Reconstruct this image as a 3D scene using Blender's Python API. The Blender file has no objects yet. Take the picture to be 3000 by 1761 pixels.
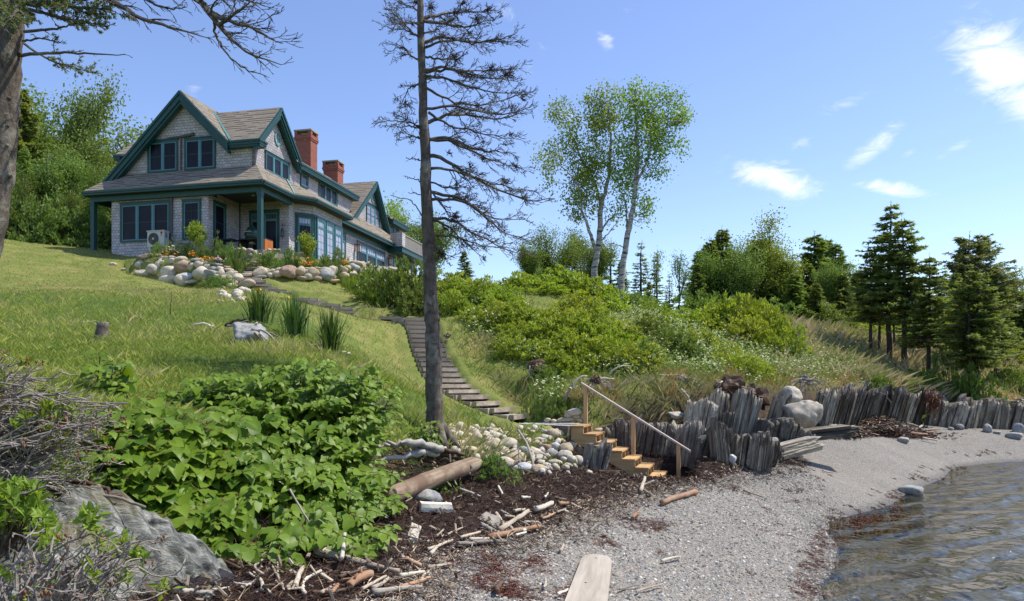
import bpy, math, random
import numpy as np
rng = np.random.default_rng(7)
random.seed(7)
D2R = math.radians
scene = bpy.context.scene
COL = scene.collection

# ------------------------------------------------------------------ measuring the photograph
F, EYE, PX, HOR = 2150.0, 2.8, 1500.0, 1120.0      # focal length, eye height, principal column, horizon (photo pixels)
def at(px, py, Y):
    """point that the photo shows at (px,py), Y metres in front of the photographer"""
    return np.array([(px - PX) / F * Y, Y, EYE + (HOR - py) / F * Y])

# ------------------------------------------------------------------ mesh building
class MB:
    def __init__(s): s.V = []; s.Fs = []; s.R = []; s.n = 0
    def add(s, v, f, r=0.5):
        v = np.asarray(v, float).reshape(-1, 3)
        s.V.append(v)
        for a in (f if isinstance(f, list) and len(f) and isinstance(f[0], np.ndarray) else [np.asarray(f, int)]):
            s.Fs.append(a + s.n)
        s.R.append(np.full(len(v), r) if np.isscalar(r) else np.asarray(r, float)); s.n += len(v)
    def poly(s, pts, r=0.5):
        s.add(pts, np.arange(len(pts)).reshape(1, -1), r)
    def box(s, x0, x1, y0, y1, z0, z1, r=0.5):
        v = np.array([[x, y, z] for x in (x0, x1) for y in (y0, y1) for z in (z0, z1)])
        s.add(v, np.array([[0, 1, 3, 2], [4, 6, 7, 5], [0, 4, 5, 1], [2, 3, 7, 6], [0, 2, 6, 4], [1, 5, 7, 3]]), r)
    def obox(s, p, ex, ey, ez, r=0.5):
        p, ex, ey, ez = (np.asarray(a, float) for a in (p, ex, ey, ez))
        v = np.array([p + a * ex + b * ey + c * ez for a in (0, 1) for b in (0, 1) for c in (0, 1)])
        s.add(v, np.array([[0, 1, 3, 2], [4, 6, 7, 5], [0, 4, 5, 1], [2, 3, 7, 6], [0, 2, 6, 4], [1, 5, 7, 3]]), r)
    def prism(s, pts, ext, r=0.5):
        """polygon pts (n,3) extruded by vector ext"""
        pts = np.asarray(pts, float); n = len(pts); e = np.asarray(ext, float)
        s.V.append(np.vstack([pts, pts + e])); i = np.arange(n)
        s.Fs.append(i.reshape(1, -1)[:, ::-1] + s.n); s.Fs.append((i + n).reshape(1, -1) + s.n)
        j = (i + 1) % n
        s.Fs.append(np.stack([i, j, j + n, i + n], 1) + s.n)
        s.R.append(np.full(2 * n, r)); s.n += 2 * n
    def tube(s, path, rad, sides=5, r=0.5, cap=True):
        path = np.asarray(path, float); k = len(path)
        rad = np.full(k, rad) if np.isscalar(rad) else np.asarray(rad, float)
        t = np.gradient(path, axis=0); t /= np.linalg.norm(t, axis=1, keepdims=True) + 1e-9
        ref = np.array([0.0, 0, 1]) if abs(t[0, 2]) < .9 else np.array([1.0, 0, 0])
        a = np.cross(t, ref); a /= np.linalg.norm(a, axis=1, keepdims=True) + 1e-9
        b = np.cross(t, a)
        th = np.arange(sides) * 2 * np.pi / sides
        ring = a[:, None, :] * np.cos(th)[None, :, None] + b[:, None, :] * np.sin(th)[None, :, None]
        v = (path[:, None, :] + ring * rad[:, None, None]).reshape(-1, 3)
        i = np.arange(k - 1)[:, None] * sides; j = np.arange(sides)[None, :]; j2 = (j + 1) % sides
        f = np.stack([i + j, i + j2, i + sides + j2, i + sides + j], -1).reshape(-1, 4)
        s.V.append(v); s.Fs.append(f + s.n)
        if cap:
            s.Fs.append(np.arange(sides).reshape(1, -1)[:, ::-1] * 1 + s.n)
            s.Fs.append(np.arange(sides).reshape(1, -1) + (k - 1) * sides + s.n)
        s.R.append(np.full(len(v), r)); s.n += len(v)
    def leaves(s, c, d, nrm, L, W, r, fold=.15):
        """diamond leaves: base c, direction d, normal nrm"""
        c = np.asarray(c, float); N = len(c)
        d = d / (np.linalg.norm(d, axis=1, keepdims=True) + 1e-9)
        sd = np.cross(d, nrm); sd /= np.linalg.norm(sd, axis=1, keepdims=True) + 1e-9
        up = np.cross(sd, d)
        L = np.broadcast_to(L, N)[:, None]; W = np.broadcast_to(W, N)[:, None]
        v = np.stack([c, c + d * L * .45 + sd * W * .5 + up * W * fold, c + d * L, c + d * L * .45 - sd * W * .5 + up * W * fold], 1).reshape(-1, 3)
        f = np.arange(4 * N).reshape(N, 4)
        s.V.append(v); s.Fs.append(f + s.n); s.R.append(np.repeat(np.broadcast_to(r, N), 4)); s.n += 4 * N
    def blades(s, c, h, w, lean, r):
        """grass blades: triangles with a bend"""
        N = len(c); az = rng.uniform(0, 2 * np.pi, N); side = np.stack([np.cos(az), np.sin(az), np.zeros(N)], 1)
        ld = np.stack([-np.sin(az), np.cos(az), np.zeros(N)], 1) * (lean * h)[:, None]
        up = np.stack([np.zeros(N), np.zeros(N), h], 1)
        v = np.stack([c - side * w[:, None] / 2, c + side * w[:, None] / 2, c + up * .6 + ld * .35 + side * w[:, None] * .35, c + up + ld], 1).reshape(-1, 3)
        s.V.append(v); s.Fs.append(np.arange(4 * N).reshape(N, 4) + s.n); s.R.append(np.repeat(r, 4)); s.n += 4 * N
    def mesh(s, name, smooth=False, uv=False):
        me = bpy.data.meshes.new(name)
        V = np.vstack(s.V); me.vertices.add(len(V)); me.vertices.foreach_set('co', V.ravel())
        tot = np.concatenate([np.full(len(f), f.shape[1]) for f in s.Fs]); idx = np.concatenate([f.ravel() for f in s.Fs])
        st = np.concatenate([[0], np.cumsum(tot)[:-1]])
        me.loops.add(len(idx)); me.loops.foreach_set('vertex_index', idx.astype(np.int32))
        me.polygons.add(len(tot)); me.polygons.foreach_set('loop_start', st.astype(np.int32))
        me.polygons.foreach_set('use_smooth', np.full(len(tot), smooth))
        me.update(calc_edges=True)
        at_ = me.attributes.new('rnd', 'FLOAT', 'POINT'); at_.data.foreach_set('value', np.concatenate(s.R).astype(np.float32))
        if uv:
            nf = len(tot); nn = np.zeros(nf * 3); me.polygons.foreach_get('normal', nn); nn = nn.reshape(-1, 3)
            t = np.stack([-nn[:, 1], nn[:, 0], np.zeros(nf)], 1); ln = np.linalg.norm(t, axis=1)
            t[ln < .02] = [1, 0, 0]; t /= np.linalg.norm(t, axis=1, keepdims=True)
            b = np.cross(nn, t); pi = np.repeat(np.arange(nf), tot); P = V[idx]
            w = np.stack([(P * t[pi]).sum(1), (P * b[pi]).sum(1)], 1)
            me.uv_layers.new(name='UVMap').data.foreach_set('uv', w.ravel().astype(np.float32))
        return me
    def build(s, name, mat, parent=None, smooth=False, uv=False, loc=None):
        me = s.mesh(name, smooth, uv); me.materials.append(mat)
        o = bpy.data.objects.new(name, me); COL.objects.link(o)
        if parent is not None: o.parent = parent
        if loc is not None: o.location = loc
        return o

LABELS = {}
def tag(o, label, cat, group=None, kind=None):
    if kind != 'structure' and kind != 'stuff' and label in LABELS and LABELS[label] != group:
        print('DUPLICATE LABEL', label)
    LABELS[label] = group
    o['label'] = label; o['category'] = cat
    if group: o['group'] = group
    if kind: o['kind'] = kind
    return o
def empty(name, loc, rz=0):
    o = bpy.data.objects.new(name, None); COL.objects.link(o); o.location = loc; o.rotation_euler = (0, 0, rz); o.empty_display_size = .2
    return o
def link_mesh(name, me, parent=None, loc=(0, 0, 0), rot=(0, 0, 0), scale=(1, 1, 1)):
    o = bpy.data.objects.new(name, me); COL.objects.link(o); o.location = loc; o.rotation_euler = rot; o.scale = scale
    if parent is not None: o.parent = parent
    return o
ORD = 'first second third fourth fifth sixth seventh eighth ninth tenth eleventh twelfth thirteenth fourteenth fifteenth sixteenth seventeenth eighteenth nineteenth twentieth'.split()
def nth(i):
    if i < 20: return ORD[i]
    t = {2: 'twenty', 3: 'thirty', 4: 'forty'}[(i + 1) // 10]
    return (t[:-1] + 'ieth') if (i + 1) % 10 == 0 else t + '-' + ORD[(i + 1) % 10 - 1]

# ------------------------------------------------------------------ materials
class NT:
    def __init__(s, name):
        s.m = bpy.data.materials.new(name); s.m.use_nodes = True; s.t = s.m.node_tree; s.t.nodes.clear()
        s.out = s.n('ShaderNodeOutputMaterial')
    def n(s, typ, **kw):
        nd = s.t.nodes.new(typ)
        for k, v in kw.items():
            if k.startswith('i_'):
                key = k[2:]; key = int(key) if key.isdigit() else key.replace('_', ' ')
                s.put(nd.inputs[key], v)
            else: setattr(nd, k, v)
        return nd
    def put(s, inp, v):
        if isinstance(v, bpy.types.NodeSocket): s.t.links.new(v, inp)
        elif isinstance(v, bpy.types.Node): s.t.links.new(v.outputs[0], inp)
        else:
            try: inp.default_value = v
            except Exception: inp.default_value = tuple(v) + (1,)
    def ramp(s, fac, stops):
        nd = s.n('ShaderNodeValToRGB'); s.put(nd.inputs[0], fac); e = nd.color_ramp.elements
        while len(e) < len(stops): e.new(.5)
        for k, (p, c) in enumerate(stops): e[k].position = p; e[k].color = tuple(c) + (1,) if len(c) == 3 else c
        return nd.outputs[0]
    def mix(s, fac, a, b, mode='MIX'):
        nd = s.n('ShaderNodeMix', data_type='RGBA', blend_type=mode); s.put(nd.inputs[0], fac); s.put(nd.inputs[6], a); s.put(nd.inputs[7], b); return nd.outputs[2]
    def math(s, op, a, b=None, c=None):
        nd = s.n('ShaderNodeMath', operation=op); s.put(nd.inputs[0], a)
        if b is not None: s.put(nd.inputs[1], b)
        if c is not None: s.put(nd.inputs[2], c)
        return nd.outputs[0]
    def obj(s): return s.n('ShaderNodeTexCoord').outputs['Object']
    def uv(s): return s.n('ShaderNodeTexCoord').outputs['UV']
    def pos(s): return s.n('ShaderNodeNewGeometry').outputs['Position']
    def attr(s, name): return s.n('ShaderNodeAttribute', attribute_name=name)
    def mapv(s, v, scale=(1, 1, 1), rot=(0, 0, 0), loc=(0, 0, 0)):
        nd = s.n('ShaderNodeMapping'); s.put(nd.inputs[0], v); nd.inputs['Scale'].default_value = scale; nd.inputs['Rotation'].default_value = rot; nd.inputs['Location'].default_value = loc
        return nd.outputs[0]
    def noise(s, v, scale=5, detail=4, rough=.55, dist=0):
        nd = s.n('ShaderNodeTexNoise'); s.put(nd.inputs['Vector'], v); nd.inputs['Scale'].default_value = scale; nd.inputs['Detail'].default_value = detail; nd.inputs['Roughness'].default_value = rough; nd.inputs['Distortion'].default_value = dist
        return nd.outputs[0]
    def vor(s, v, scale=5, feature='F1', out='Distance'):
        nd = s.n('ShaderNodeTexVoronoi', feature=feature); s.put(nd.inputs['Vector'], v); nd.inputs['Scale'].default_value = scale
        return nd.outputs[out]
    def bump(s, h, strength=.5, dist=.02):
        nd = s.n('ShaderNodeBump'); s.put(nd.inputs['Height'], h); nd.inputs['Strength'].default_value = strength; nd.inputs['Distance'].default_value = dist
        return nd.outputs[0]
    def pbr(s, col, rough=.8, spec=.3, normal=None, metal=0, **kw):
        nd = s.n('ShaderNodeBsdfPrincipled'); s.put(nd.inputs['Base Color'], col); s.put(nd.inputs['Roughness'], rough); s.put(nd.inputs['Specular IOR Level'], spec); s.put(nd.inputs['Metallic'], metal)
        if normal is not None: s.put(nd.inputs['Normal'], normal)
        for k, v in kw.items(): s.put(nd.inputs[k], v)
        s.t.links.new(nd.outputs[0], s.out.inputs[0]); return nd
    def done(s): return s.m

def plain(name, col, rough=.6, spec=.3, metal=0, var=.15, vscale=3):
    t = NT(name); nz = t.noise(t.obj(), vscale, 5, .65)
    c = t.ramp(nz, [(.25, [x * (1 - var) for x in col]), (.75, [min(1, x * (1 + var)) for x in col])])
    t.pbr(c, rough, spec, t.bump(nz, .15, .01), metal); return t.done()

def leafmat(name, c0, c1, trans=.35, rough=.5, spec=.25, objvar=.25, veins=False):
    t = NT(name); a = t.attr('rnd').outputs['Fac']; oi = t.n('ShaderNodeObjectInfo').outputs['Random']
    c = t.ramp(a, [(0, c0), (1, c1)])
    hsv = t.n('ShaderNodeHueSaturation'); t.put(hsv.inputs['Color'], c)
    t.put(hsv.inputs['Value'], t.math('MULTIPLY_ADD', oi, objvar, 1 - objvar / 2)); t.put(hsv.inputs['Hue'], t.math('MULTIPLY_ADD', oi, .03, .485))
    p = t.n('ShaderNodeBsdfPrincipled'); t.put(p.inputs['Base Color'], hsv.outputs[0]); p.inputs['Roughness'].default_value = rough; p.inputs['Specular IOR Level'].default_value = spec
    tr = t.n('ShaderNodeBsdfTranslucent'); t.put(tr.inputs[0], t.mix(1.0, hsv.outputs[0], (1.25, 1.2, .55, 1), 'MULTIPLY'))
    mx = t.n('ShaderNodeMixShader'); mx.inputs[0].default_value = trans; t.t.links.new(p.outputs[0], mx.inputs[1]); t.t.links.new(tr.outputs[0], mx.inputs[2]); t.t.links.new(mx.outputs[0], t.out.inputs[0])
    return t.done()

def barkmat(name, c0, c1, c2=None, scale=9, zs=.25, strength=.8):
    t = NT(name); o = t.obj()
    n1 = t.noise(t.mapv(o, (1, 1, zs)), scale, 6, .7, .4); n2 = t.noise(o, scale * .25, 4, .6)
    c = t.ramp(n1, [(.3, c0), (.7, c1)])
    if c2: c = t.mix(t.ramp(n2, [(.52, (0, 0, 0)), (.66, (1, 1, 1))]), c, tuple(c2) + (1,))
    t.pbr(c, .9, .15, t.bump(n1, strength, .03)); return t.done()

def woodmat(name, c0, c1, axis=0, scale=14, rough=.75, strength=.3, c2=None):
    t = NT(name); sc = [1, 1, 1]; sc[axis] = .08
    n1 = t.noise(t.mapv(t.obj(), sc), scale, 6, .65, .6); n2 = t.noise(t.obj(), 2.5, 4, .6)
    oi = t.n('ShaderNodeObjectInfo').outputs['Random']
    c = t.ramp(n1, [(.3, c0), (.68, c1)])
    if c2: c = t.mix(t.ramp(n2, [(.45, (0, 0, 0)), (.62, (1, 1, 1))]), c, tuple(c2) + (1,))
    h = t.n('ShaderNodeHueSaturation'); t.put(h.inputs['Color'], c); t.put(h.inputs['Value'], t.math('MULTIPLY_ADD', oi, .5, .75))
    t.pbr(h.outputs[0], rough, .2, t.bump(n1, strength, .01)); return t.done()

def stonemat(name, tones, dark=(.09, .085, .075), scale=3.0):
    """granite-like field stone; tone varies from stone to stone"""
    t = NT(name); o = t.obj(); oi = t.n('ShaderNodeObjectInfo').outputs['Random']
    n = len(tones); c = t.ramp(oi, [(k / (n - 1), tones[k]) for k in range(n)])
    geo = t.n('ShaderNodeVectorMath', operation='ADD'); t.put(geo.inputs[0], o)
    cmb = t.n('ShaderNodeCombineXYZ'); t.put(cmb.inputs[0], t.math('MULTIPLY', oi, 37.)); t.put(geo.inputs[1], cmb.outputs[0]); v = geo.outputs[0]
    n1 = t.noise(v, scale * .8, 6, .65, .3); n2 = t.noise(v, scale * 9, 5, .7); n3 = t.noise(v, scale * .45, 3, .5, .5)
    c = t.mix(t.ramp(n1, [(.42, (0, 0, 0)), (.72, (.75, .75, .75))]), c, (*dark, 1))
    c = t.mix(t.ramp(n3, [(.5, (0, 0, 0)), (.7, (.55, .55, .55))]), c, (.42, .35, .23, 1))
    c = t.mix(.5, c, t.ramp(n2, [(.3, (.35, .35, .35)), (.7, (.95, .95, .95))]), 'OVERLAY')
    h = t.math('ADD', t.math('MULTIPLY', n1, 1.2), t.math('MULTIPLY', n2, .35))
    t.pbr(c, .85, .2, t.bump(h, .55, .04)); return t.done()
# ------------------------------------------------------------------ terrain: upper hillside surface and lower beach surface joined along the bank foot
def tps(pts):
    p = np.array(pts, float); n = len(p); xy = p[:, :2]
    def U(r2): return np.where(r2 > 1e-9, r2 * np.log(r2 + 1e-12), 0)
    d = ((xy[:, None] - xy[None]) ** 2).sum(-1); K = U(d) + np.eye(n) * .03
    P = np.hstack([np.ones((n, 1)), xy]); A = np.zeros((n + 3, n + 3)); A[:n, :n] = K; A[:n, n:] = P; A[n:, :n] = P.T
    w = np.linalg.solve(A, np.concatenate([p[:, 2], np.zeros(3)]))
    def f(x, y):
        sh = x.shape; x = x.ravel(); y = y.ravel(); out = np.empty(len(x))
        for a in range(0, len(x), 40000):
            s = slice(a, a + 40000); d = (x[s, None] - xy[:, 0]) ** 2 + (y[s, None] - xy[:, 1]) ** 2
            out[s] = U(d) @ w[:n] + w[n] + w[n + 1] * x[s] + w[n + 2] * y[s]
        return out.reshape(sh)
    return f
UP = [(0,702,35),(279,735,34.9),(327,754,34.2),(375,775,32),(150,720,35),(0,850,23.5),(150,860,22),(300,850,24),(450,850,26),(600,842,29),(0,1000,15),(0,1110,9.5),
      (300,1000,14.8),(300,1150,9.2),(150,1080,11),(500,1190,8.6),(500,1090,11.5),(600,1000,16),(735,1005,15.5),(760,930,19),(870,990,17),(965,1030,15.5),(1000,900,23.5),(900,930,20.5),(1190,936,26),
      (1240,1062,22.3),(1330,1152,20),(1500,1234,18),(1050,1100,14),(1130,1205,12.3),(1275,1290,13),(1110,1310,10.3),(800,1260,8),(1400,1272,15),(1550,1247,17.3),(1660,1247,17.0),
      (1400,1000,24),(1500,1100,20.8),(1600,1010,23),(1650,1190,18),(1300,905,28),(1550,850,30),(1350,860,31),(1800,905,32),(2050,965,34),(2333,955,40),(2000,1050,25),(1750,1085,21.5),(2300,1085,27.5),
      (2600,1000,42),(2600,1075,34),(2850,1095,39),(3000,1060,47),(1900,1180,18.6),(2100,1130,20),(2300,1122,24.5),(2500,1122,28.5),(2750,1150,32.5),(3000,1185,35),(3300,1180,38),
      (700,835,30.3),(800,832,30.5),(950,838,31),(1000,850,31.6),(900,870,28.5),(1000,890,27.5),(1100,885,29),(1150,815,36),(700,860,27.5)]
UPW = [(-13.5,32.5,8.2),(-10.6,32.6,8.1),(-9,33.3,8.15),(-7.5,36,8.4),(-6,40,8.6),(-11.5,34.5,8.7),(-16,33,8.45),(-12,40,8.8),(-8,48,8.8),(-16,48,9.2),(-25,45,10),(-45,52,11.5),(-42,25,9.5),(-25,22,7.0),(-14,12,4.2),(-30,8,6.0),(-45,0,7),
       (-9,6,3.2),(-6,4.5,2.7),(-12,-3,3.2),(-5,1,2.2),(0,47,7.3),(10,52,6.3),(20,62,6),(38,62,5.2),(48,52,4),(60,75,5),(0,75,7),(-40,80,11),(48,42,1.9)]
upf = tps([tuple(at(*q)) for q in UP] + UPW)
LO = [(-2.7,5.8,1.4),(-1.2,7.5,1.27),(-1.2,8.7,1.42),(-.4,10.5,1.5),(-.4,11.8,1.26),(1.3,14,1.17),(1.7,15,1.06),(3.2,17.5,1.0),(4.8,17.3,.83),(6.45,18.5,.82),(8.2,22,1.06),(11.5,26,1.16),(16.7,30,1.12),(19.5,30,.72),(23,32,.5),
      (3.93,9.4,0),(5.54,12.54,0),(7.6,15.84,0),(9.76,18.24,0),(14.56,24.08,0),(21,30.1,0),(.6,6.2,.95),(-1.3,5,1.2),(0,4,.95),(0,2,.85),(2,4,.42),(3,6.3,.2),(5,5,-.6),(-3,2,1.3),(-4,-3,1.4),(.3,9,1.08),(1.6,9.5,.68),(2.5,12,.72),(3.5,14.5,.74),(5.5,16,.5),
      (7,12.5,-.35),(9,15.5,-.4),(13,20,-.5),(18,24.5,-.6),(6,8.5,-.55),(10,10,-1.0),(25,25,-1.2),(25,10,-1.8),(12,2,-1.8),(45,20,-2.8),(50,0,-3.2),(3,0,-.1),(1,-4,.2),(40,38,-.6),(60,55,-.6),(0,-10,-.5)]
_z5 = lambda x, y, Y: tuple(at(1500 + x * .377, 1000 + y * .377, Y)); _z6 = lambda x, y, Y: tuple(at(2100 + x * .357, 1050 + y * .357, Y))
LO += [_z5(1250, 925, 16.9), _z5(1632, 965, 16.5), _z5(1850, 955, 16.9), _z5(2048, 925, 17.0), _z6(905, 530, 24.0), _z6(1200, 515, 26.6), _z6(1555, 530, 29.4), _z6(1905, 565, 29.0), _z6(2215, 590, 29.7), _z6(2440, 612, 29.8)]
lof = tps(LO)
EDGE = np.array([(-5,-6),(-4,-3),(-3.8,2),(-3.3,4.6),(-2.7,5.8),(-1.5,7.2),(-1.3,8.7),(-.45,10.6),(.1,12),(1.0,13.6),(1.3,15),(1.4,16.9),(2.0,18.3),(3.2,18.9),(4.7,19.0),(6.3,20.1),(7.8,22.2),(11.3,25.6),(16.5,29.6),(19.5,30.2),(23,32.5),(40,40),(80,60)], float)
EW = np.array([1.5,1.5,1.3,1.3,1.3,1.6,1.8,2.2,2.4,2.2,1.4,.6,.6,.7,.8,.9,.7,.7,.8,1,1.5,3,5], float)
def edge(x, y):
    """signed distance to the bank foot (uphill positive) and local width of the bank"""
    sh = np.shape(x); x = np.ravel(x); y = np.ravel(y); best = np.full(len(x), 1e9); sg = np.ones(len(x)); ww = np.ones(len(x))
    for k in range(len(EDGE) - 1):
        a = EDGE[k]; d = EDGE[k + 1] - a; L2 = d @ d
        t = np.clip(((x - a[0]) * d[0] + (y - a[1]) * d[1]) / L2, 0, 1)
        qx = x - a[0] - t * d[0]; qy = y - a[1] - t * d[1]; r = np.hypot(qx, qy)
        c = d[0] * (y - a[1]) - d[1] * (x - a[0]); m = r < best
        best = np.where(m, r, best); sg = np.where(m, np.where(c >= 0, 1, -1), sg); ww = np.where(m, EW[k] * (1 - t) + EW[k + 1] * t, ww)
    return (best * sg).reshape(sh), ww.reshape(sh)
def vnoise(x, y, sc, seed=0):
    """value noise"""
    r = np.random.default_rng(seed).random((256, 256)); x = x * sc; y = y * sc; xi = np.floor(x).astype(int); yi = np.floor(y).astype(int); fx = x - xi; fy = y - yi
    fx = fx * fx * (3 - 2 * fx); fy = fy * fy * (3 - 2 * fy); g = lambda a, b: r[a % 256, b % 256]
    return (g(xi, yi) * (1 - fx) + g(xi + 1, yi) * fx) * (1 - fy) + (g(xi, yi + 1) * (1 - fx) + g(xi + 1, yi + 1) * fx) * fy - .5
X0, X1, Y0, Y1, RS = -46., 62., -10., 78., .16
gx = np.arange(X0, X1 + RS, RS); gy = np.arange(Y0, Y1 + RS, RS); GX, GY = np.meshgrid(gx, gy, indexing='ij')
zl = lof(GX, GY); zu = upf(GX, GY); ED, EWD = edge(GX, GY)
sm = np.clip(ED / EWD, 0, 1); sm = sm * sm * (3 - 2 * sm)
GZ = zl * (1 - sm) + np.maximum(zu, zl) * sm
GZ += sm * (vnoise(GX, GY, .7, 1) * .16 + vnoise(GX, GY, 2.2, 2) * .07) + (1 - sm) * (vnoise(GX, GY, .6, 3) * .06 + vnoise(GX, GY, 2.5, 4) * .035) * np.clip(GZ * 3, 0, 1)
def bil(A, x, y):
    u = np.clip((np.asarray(x, float) - X0) / RS, 0, len(gx) - 1.001); v = np.clip((np.asarray(y, float) - Y0) / RS, 0, len(gy) - 1.001)
    i = u.astype(int); j = v.astype(int); a = u - i; b = v - j
    return (A[i, j] * (1 - a) + A[i + 1, j] * a) * (1 - b) + (A[i, j + 1] * (1 - a) + A[i + 1, j + 1] * a) * b
def hz(x, y): return bil(GZ, x, y)
YS = np.concatenate([np.arange(2.5, 20, .03), np.arange(20, 76, .08)])
def ground(px, py, lo=2.5, hi=76):
    """where the line of sight through photo pixel (px,py) meets the ground"""
    Y = YS[(YS >= lo) & (YS <= hi)]; x = (px - PX) / F * Y; z = EYE + (HOR - py) / F * Y
    g = hz(x, Y); k = np.argmax(z < g) if (z < g).any() else len(Y) - 1
    return np.array([x[k], Y[k], g[k]])
def on(px, Y): x = (px - PX) / F * Y; return np.array([x, Y, float(hz(x, Y))])

# wrack line (seaweed and driftwood) / shingle border, in plan
WR = np.array([ground(*q)[:2] for q in [(1150,1761),(1235,1738),(1262,1640),(1400,1612),(1520,1585),(1700,1524),(1820,1476),(1976,1428),(2180,1382),(2300,1366)]] + [[9,22.5],[12,25.6]])
WR = np.vstack([[-1.2, 3.5], WR])
def wrackdist(x, y):
    sh = np.shape(x); x = np.ravel(x); y = np.ravel(y); best = np.full(len(x), 1e9); sg = np.ones(len(x))
    for k in range(len(WR) - 1):
        a = WR[k]; d = WR[k + 1] - a; t = np.clip(((x - a[0]) * d[0] + (y - a[1]) * d[1]) / (d @ d), 0, 1)
        r = np.hypot(x - a[0] - t * d[0], y - a[1] - t * d[1]); c = d[0] * (y - a[1]) - d[1] * (x - a[0]); m = r < best
        best = np.where(m, r, best); sg = np.where(m, np.where(c >= 0, 1, -1), sg)
    return (best * sg).reshape(sh)
WD = wrackdist(GX, GY)
wm = np.clip(WD / .25, 0, 1) * np.clip((.7 - ED) / .5, 0, 1)
GZ += wm * (.05 + np.abs(vnoise(GX, GY, 1.6, 8)) * .22 + vnoise(GX, GY, 4, 9) * .06)

# ------------------------------------------------------------------ garden walls, path and landing shape the ground
def wall_depth_r(px, py): return float(np.interp(px, [720, 760, 940, 1040, 1180], [30.6, 30.8, 31.3, 33, 37])) + (830 - py) * .004
def wall_depth_l(px, py): return float(np.interp(px, [360, 480, 600, 720, 760], [32.3, 31.0, 29.9, 29.9, 30.2])) + (840 - py) * .012
def lower_pts():
    q = lambda x, y: (1050 + x * .392, 740 + y * .392)
    S = [(345,590,485),(362,600,513),(377,605,543),(385,608,575),(395,615,607),(400,630,643),(412,645,678),(420,660,712),(440,660,748),(455,693,785),(468,712,820),(485,742,858),(515,770,898),(565,805,940),(620,850,983),(675,910,1025),(770,980,1065),(880,1065,1115),(1015,1167,1165),(1160,1282,1215)]
    n = len(S); Lp, Rp = [], []
    for i, (xl, xr, y) in enumerate(S):
        f = i / (n - 1); Y = 26 + (18.1 - 26) * f ** .9; k = .95 * max(0, (f - .3) / .7) ** 1.2
        a = at(*q(xl, y), Y); Lp.append(a); Rp.append(np.array([(q(xr, y)[0] - PX) / F * (Y + k), Y + k, a[2]]))
    return Lp, Rp
def upper_pts():
    q = lambda x, y: (700 + x * .1984, 740 + y * .1984)
    S = [(2085,2450,940,26.2),(1490,1785,850,27.0),(1395,1680,795,27.3),(1205,1500,748,27.7),(1040,1310,712,28.0),(880,1172,668,28.4),(500,785,578,29.2),(420,700,538,29.4),(330,575,508,29.6),(240,485,455,29.9),(90,405,398,30.2),(75,330,362,30.5)]
    P = []
    for a, c, y, Y in S:
        A = at(*q(a, y), Y); C = at(*q(c, y + (c - a) * .09), Y + .1); C[2] = A[2] - .01; P.append((A, C))
    return P
LSL, LSR = lower_pts(); USP = upper_pts()
LAND_A = at(1509, 1241, 18.0); LAND_B = at(1673, 1247, 17.0); LAND_A[2] = LAND_B[2] - .02
def carve(quads, left_off, right_off, reach=1.0, under=.2):
    """quads: (L, R, prevL, prevR, z): level the ground under each step and ramp the ground beside it"""
    acc = np.zeros_like(GZ); wt = np.zeros_like(GZ); ins = np.zeros_like(GZ, bool); zi = GZ.copy()
    for L, R, pl, pr, z in quads:
        c = (L + R + pl + pr) / 4; i0, i1 = np.searchsorted(gx, [c[0] - 3, c[0] + 3]); j0, j1 = np.searchsorted(gy, [c[1] - 3, c[1] + 3]); sl = (slice(i0, i1), slice(j0, j1)); x, y = GX[sl], GY[sl]
        w = (R - L)[:2]; wl = np.hypot(*w); w = w / wl; f = ((pl + pr) / 2 - (L + R) / 2)[:2]; fl = np.hypot(*f) + 1e-6; f = f / fl
        # oblique coordinates
        det = w[0] * f[1] - w[1] * f[0]; dx, dy = x - L[0], y - L[1]; u = (dx * f[1] - dy * f[0]) / det; v = (w[0] * dy - w[1] * dx) / det
        inside = (u > 0) & (u < wl) & (v > -.05) & (v < fl + .05); zz = zi[sl]; zz[inside] = z - under; zi[sl] = zz; ii = ins[sl]; ii |= inside; ins[sl] = ii
        lat = np.maximum(-u, u - wl); off = np.where(u < wl / 2, left_off, right_off); k = np.clip(1 - lat / reach, 0, 1) * np.clip(1.25 - np.maximum(-v, v - fl) / .35, 0, 1) * (lat > -.01)
        acc[sl] += k * (z + off); wt[sl] += k
    m = wt > .001; s = np.clip(wt, 0, 1); s = s * s * (3 - 2 * s)
    GZ[m] = GZ[m] * (1 - s[m]) + (acc[m] / wt[m]) * s[m]; GZ[ins] = zi[ins]
# the lawn below the walls stays under the line of their lowest course
PXG = PX + F * GX / np.maximum(GY, .5)
for lo, hi, dep, yb in ((345, 750, wall_depth_l, ([345, 370, 420, 480, 540, 600, 650, 700, 750], [786, 802, 812, 825, 842, 846, 842, 850, 864])), (750, 1200, wall_depth_r, ([750, 900, 1000, 1060, 1200], [815, 826, 831, 824, 803]))):
    Yw = np.interp(PXG, np.linspace(lo, hi, 30), [dep(a, 820) for a in np.linspace(lo, hi, 30)]); tt = GY - Yw
    cap = EYE + (HOR - np.interp(PXG, *yb)) / F * GY - .02; m = (PXG > lo) & (PXG < hi) & (tt < .15) & (tt > -5); k = np.clip((tt + 5) / 2.5, 0, 1); new = np.minimum(GZ, cap); GZ[m] = (GZ * (1 - k) + new * k)[m]
# the lawn in front of the upper path lies below the line of its timbers
_yb = np.interp(PXG, [780, 870, 960, 1060, 1190], [868, 884, 902, 928, 950]); _cap = EYE + (HOR - _yb) / F * GY - .06; _m = (PXG > 800) & (PXG < 1188) & (GY > 20.5) & (GY < np.interp(PXG, [800, 880, 1060, 1190], [28.6, 28.1, 26.8, 26.0])); _k = np.clip((GY - 20.5) / 3, 0, 1); GZ[_m] = (GZ * (1 - _k) + np.minimum(GZ, _cap) * _k)[_m]
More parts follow.
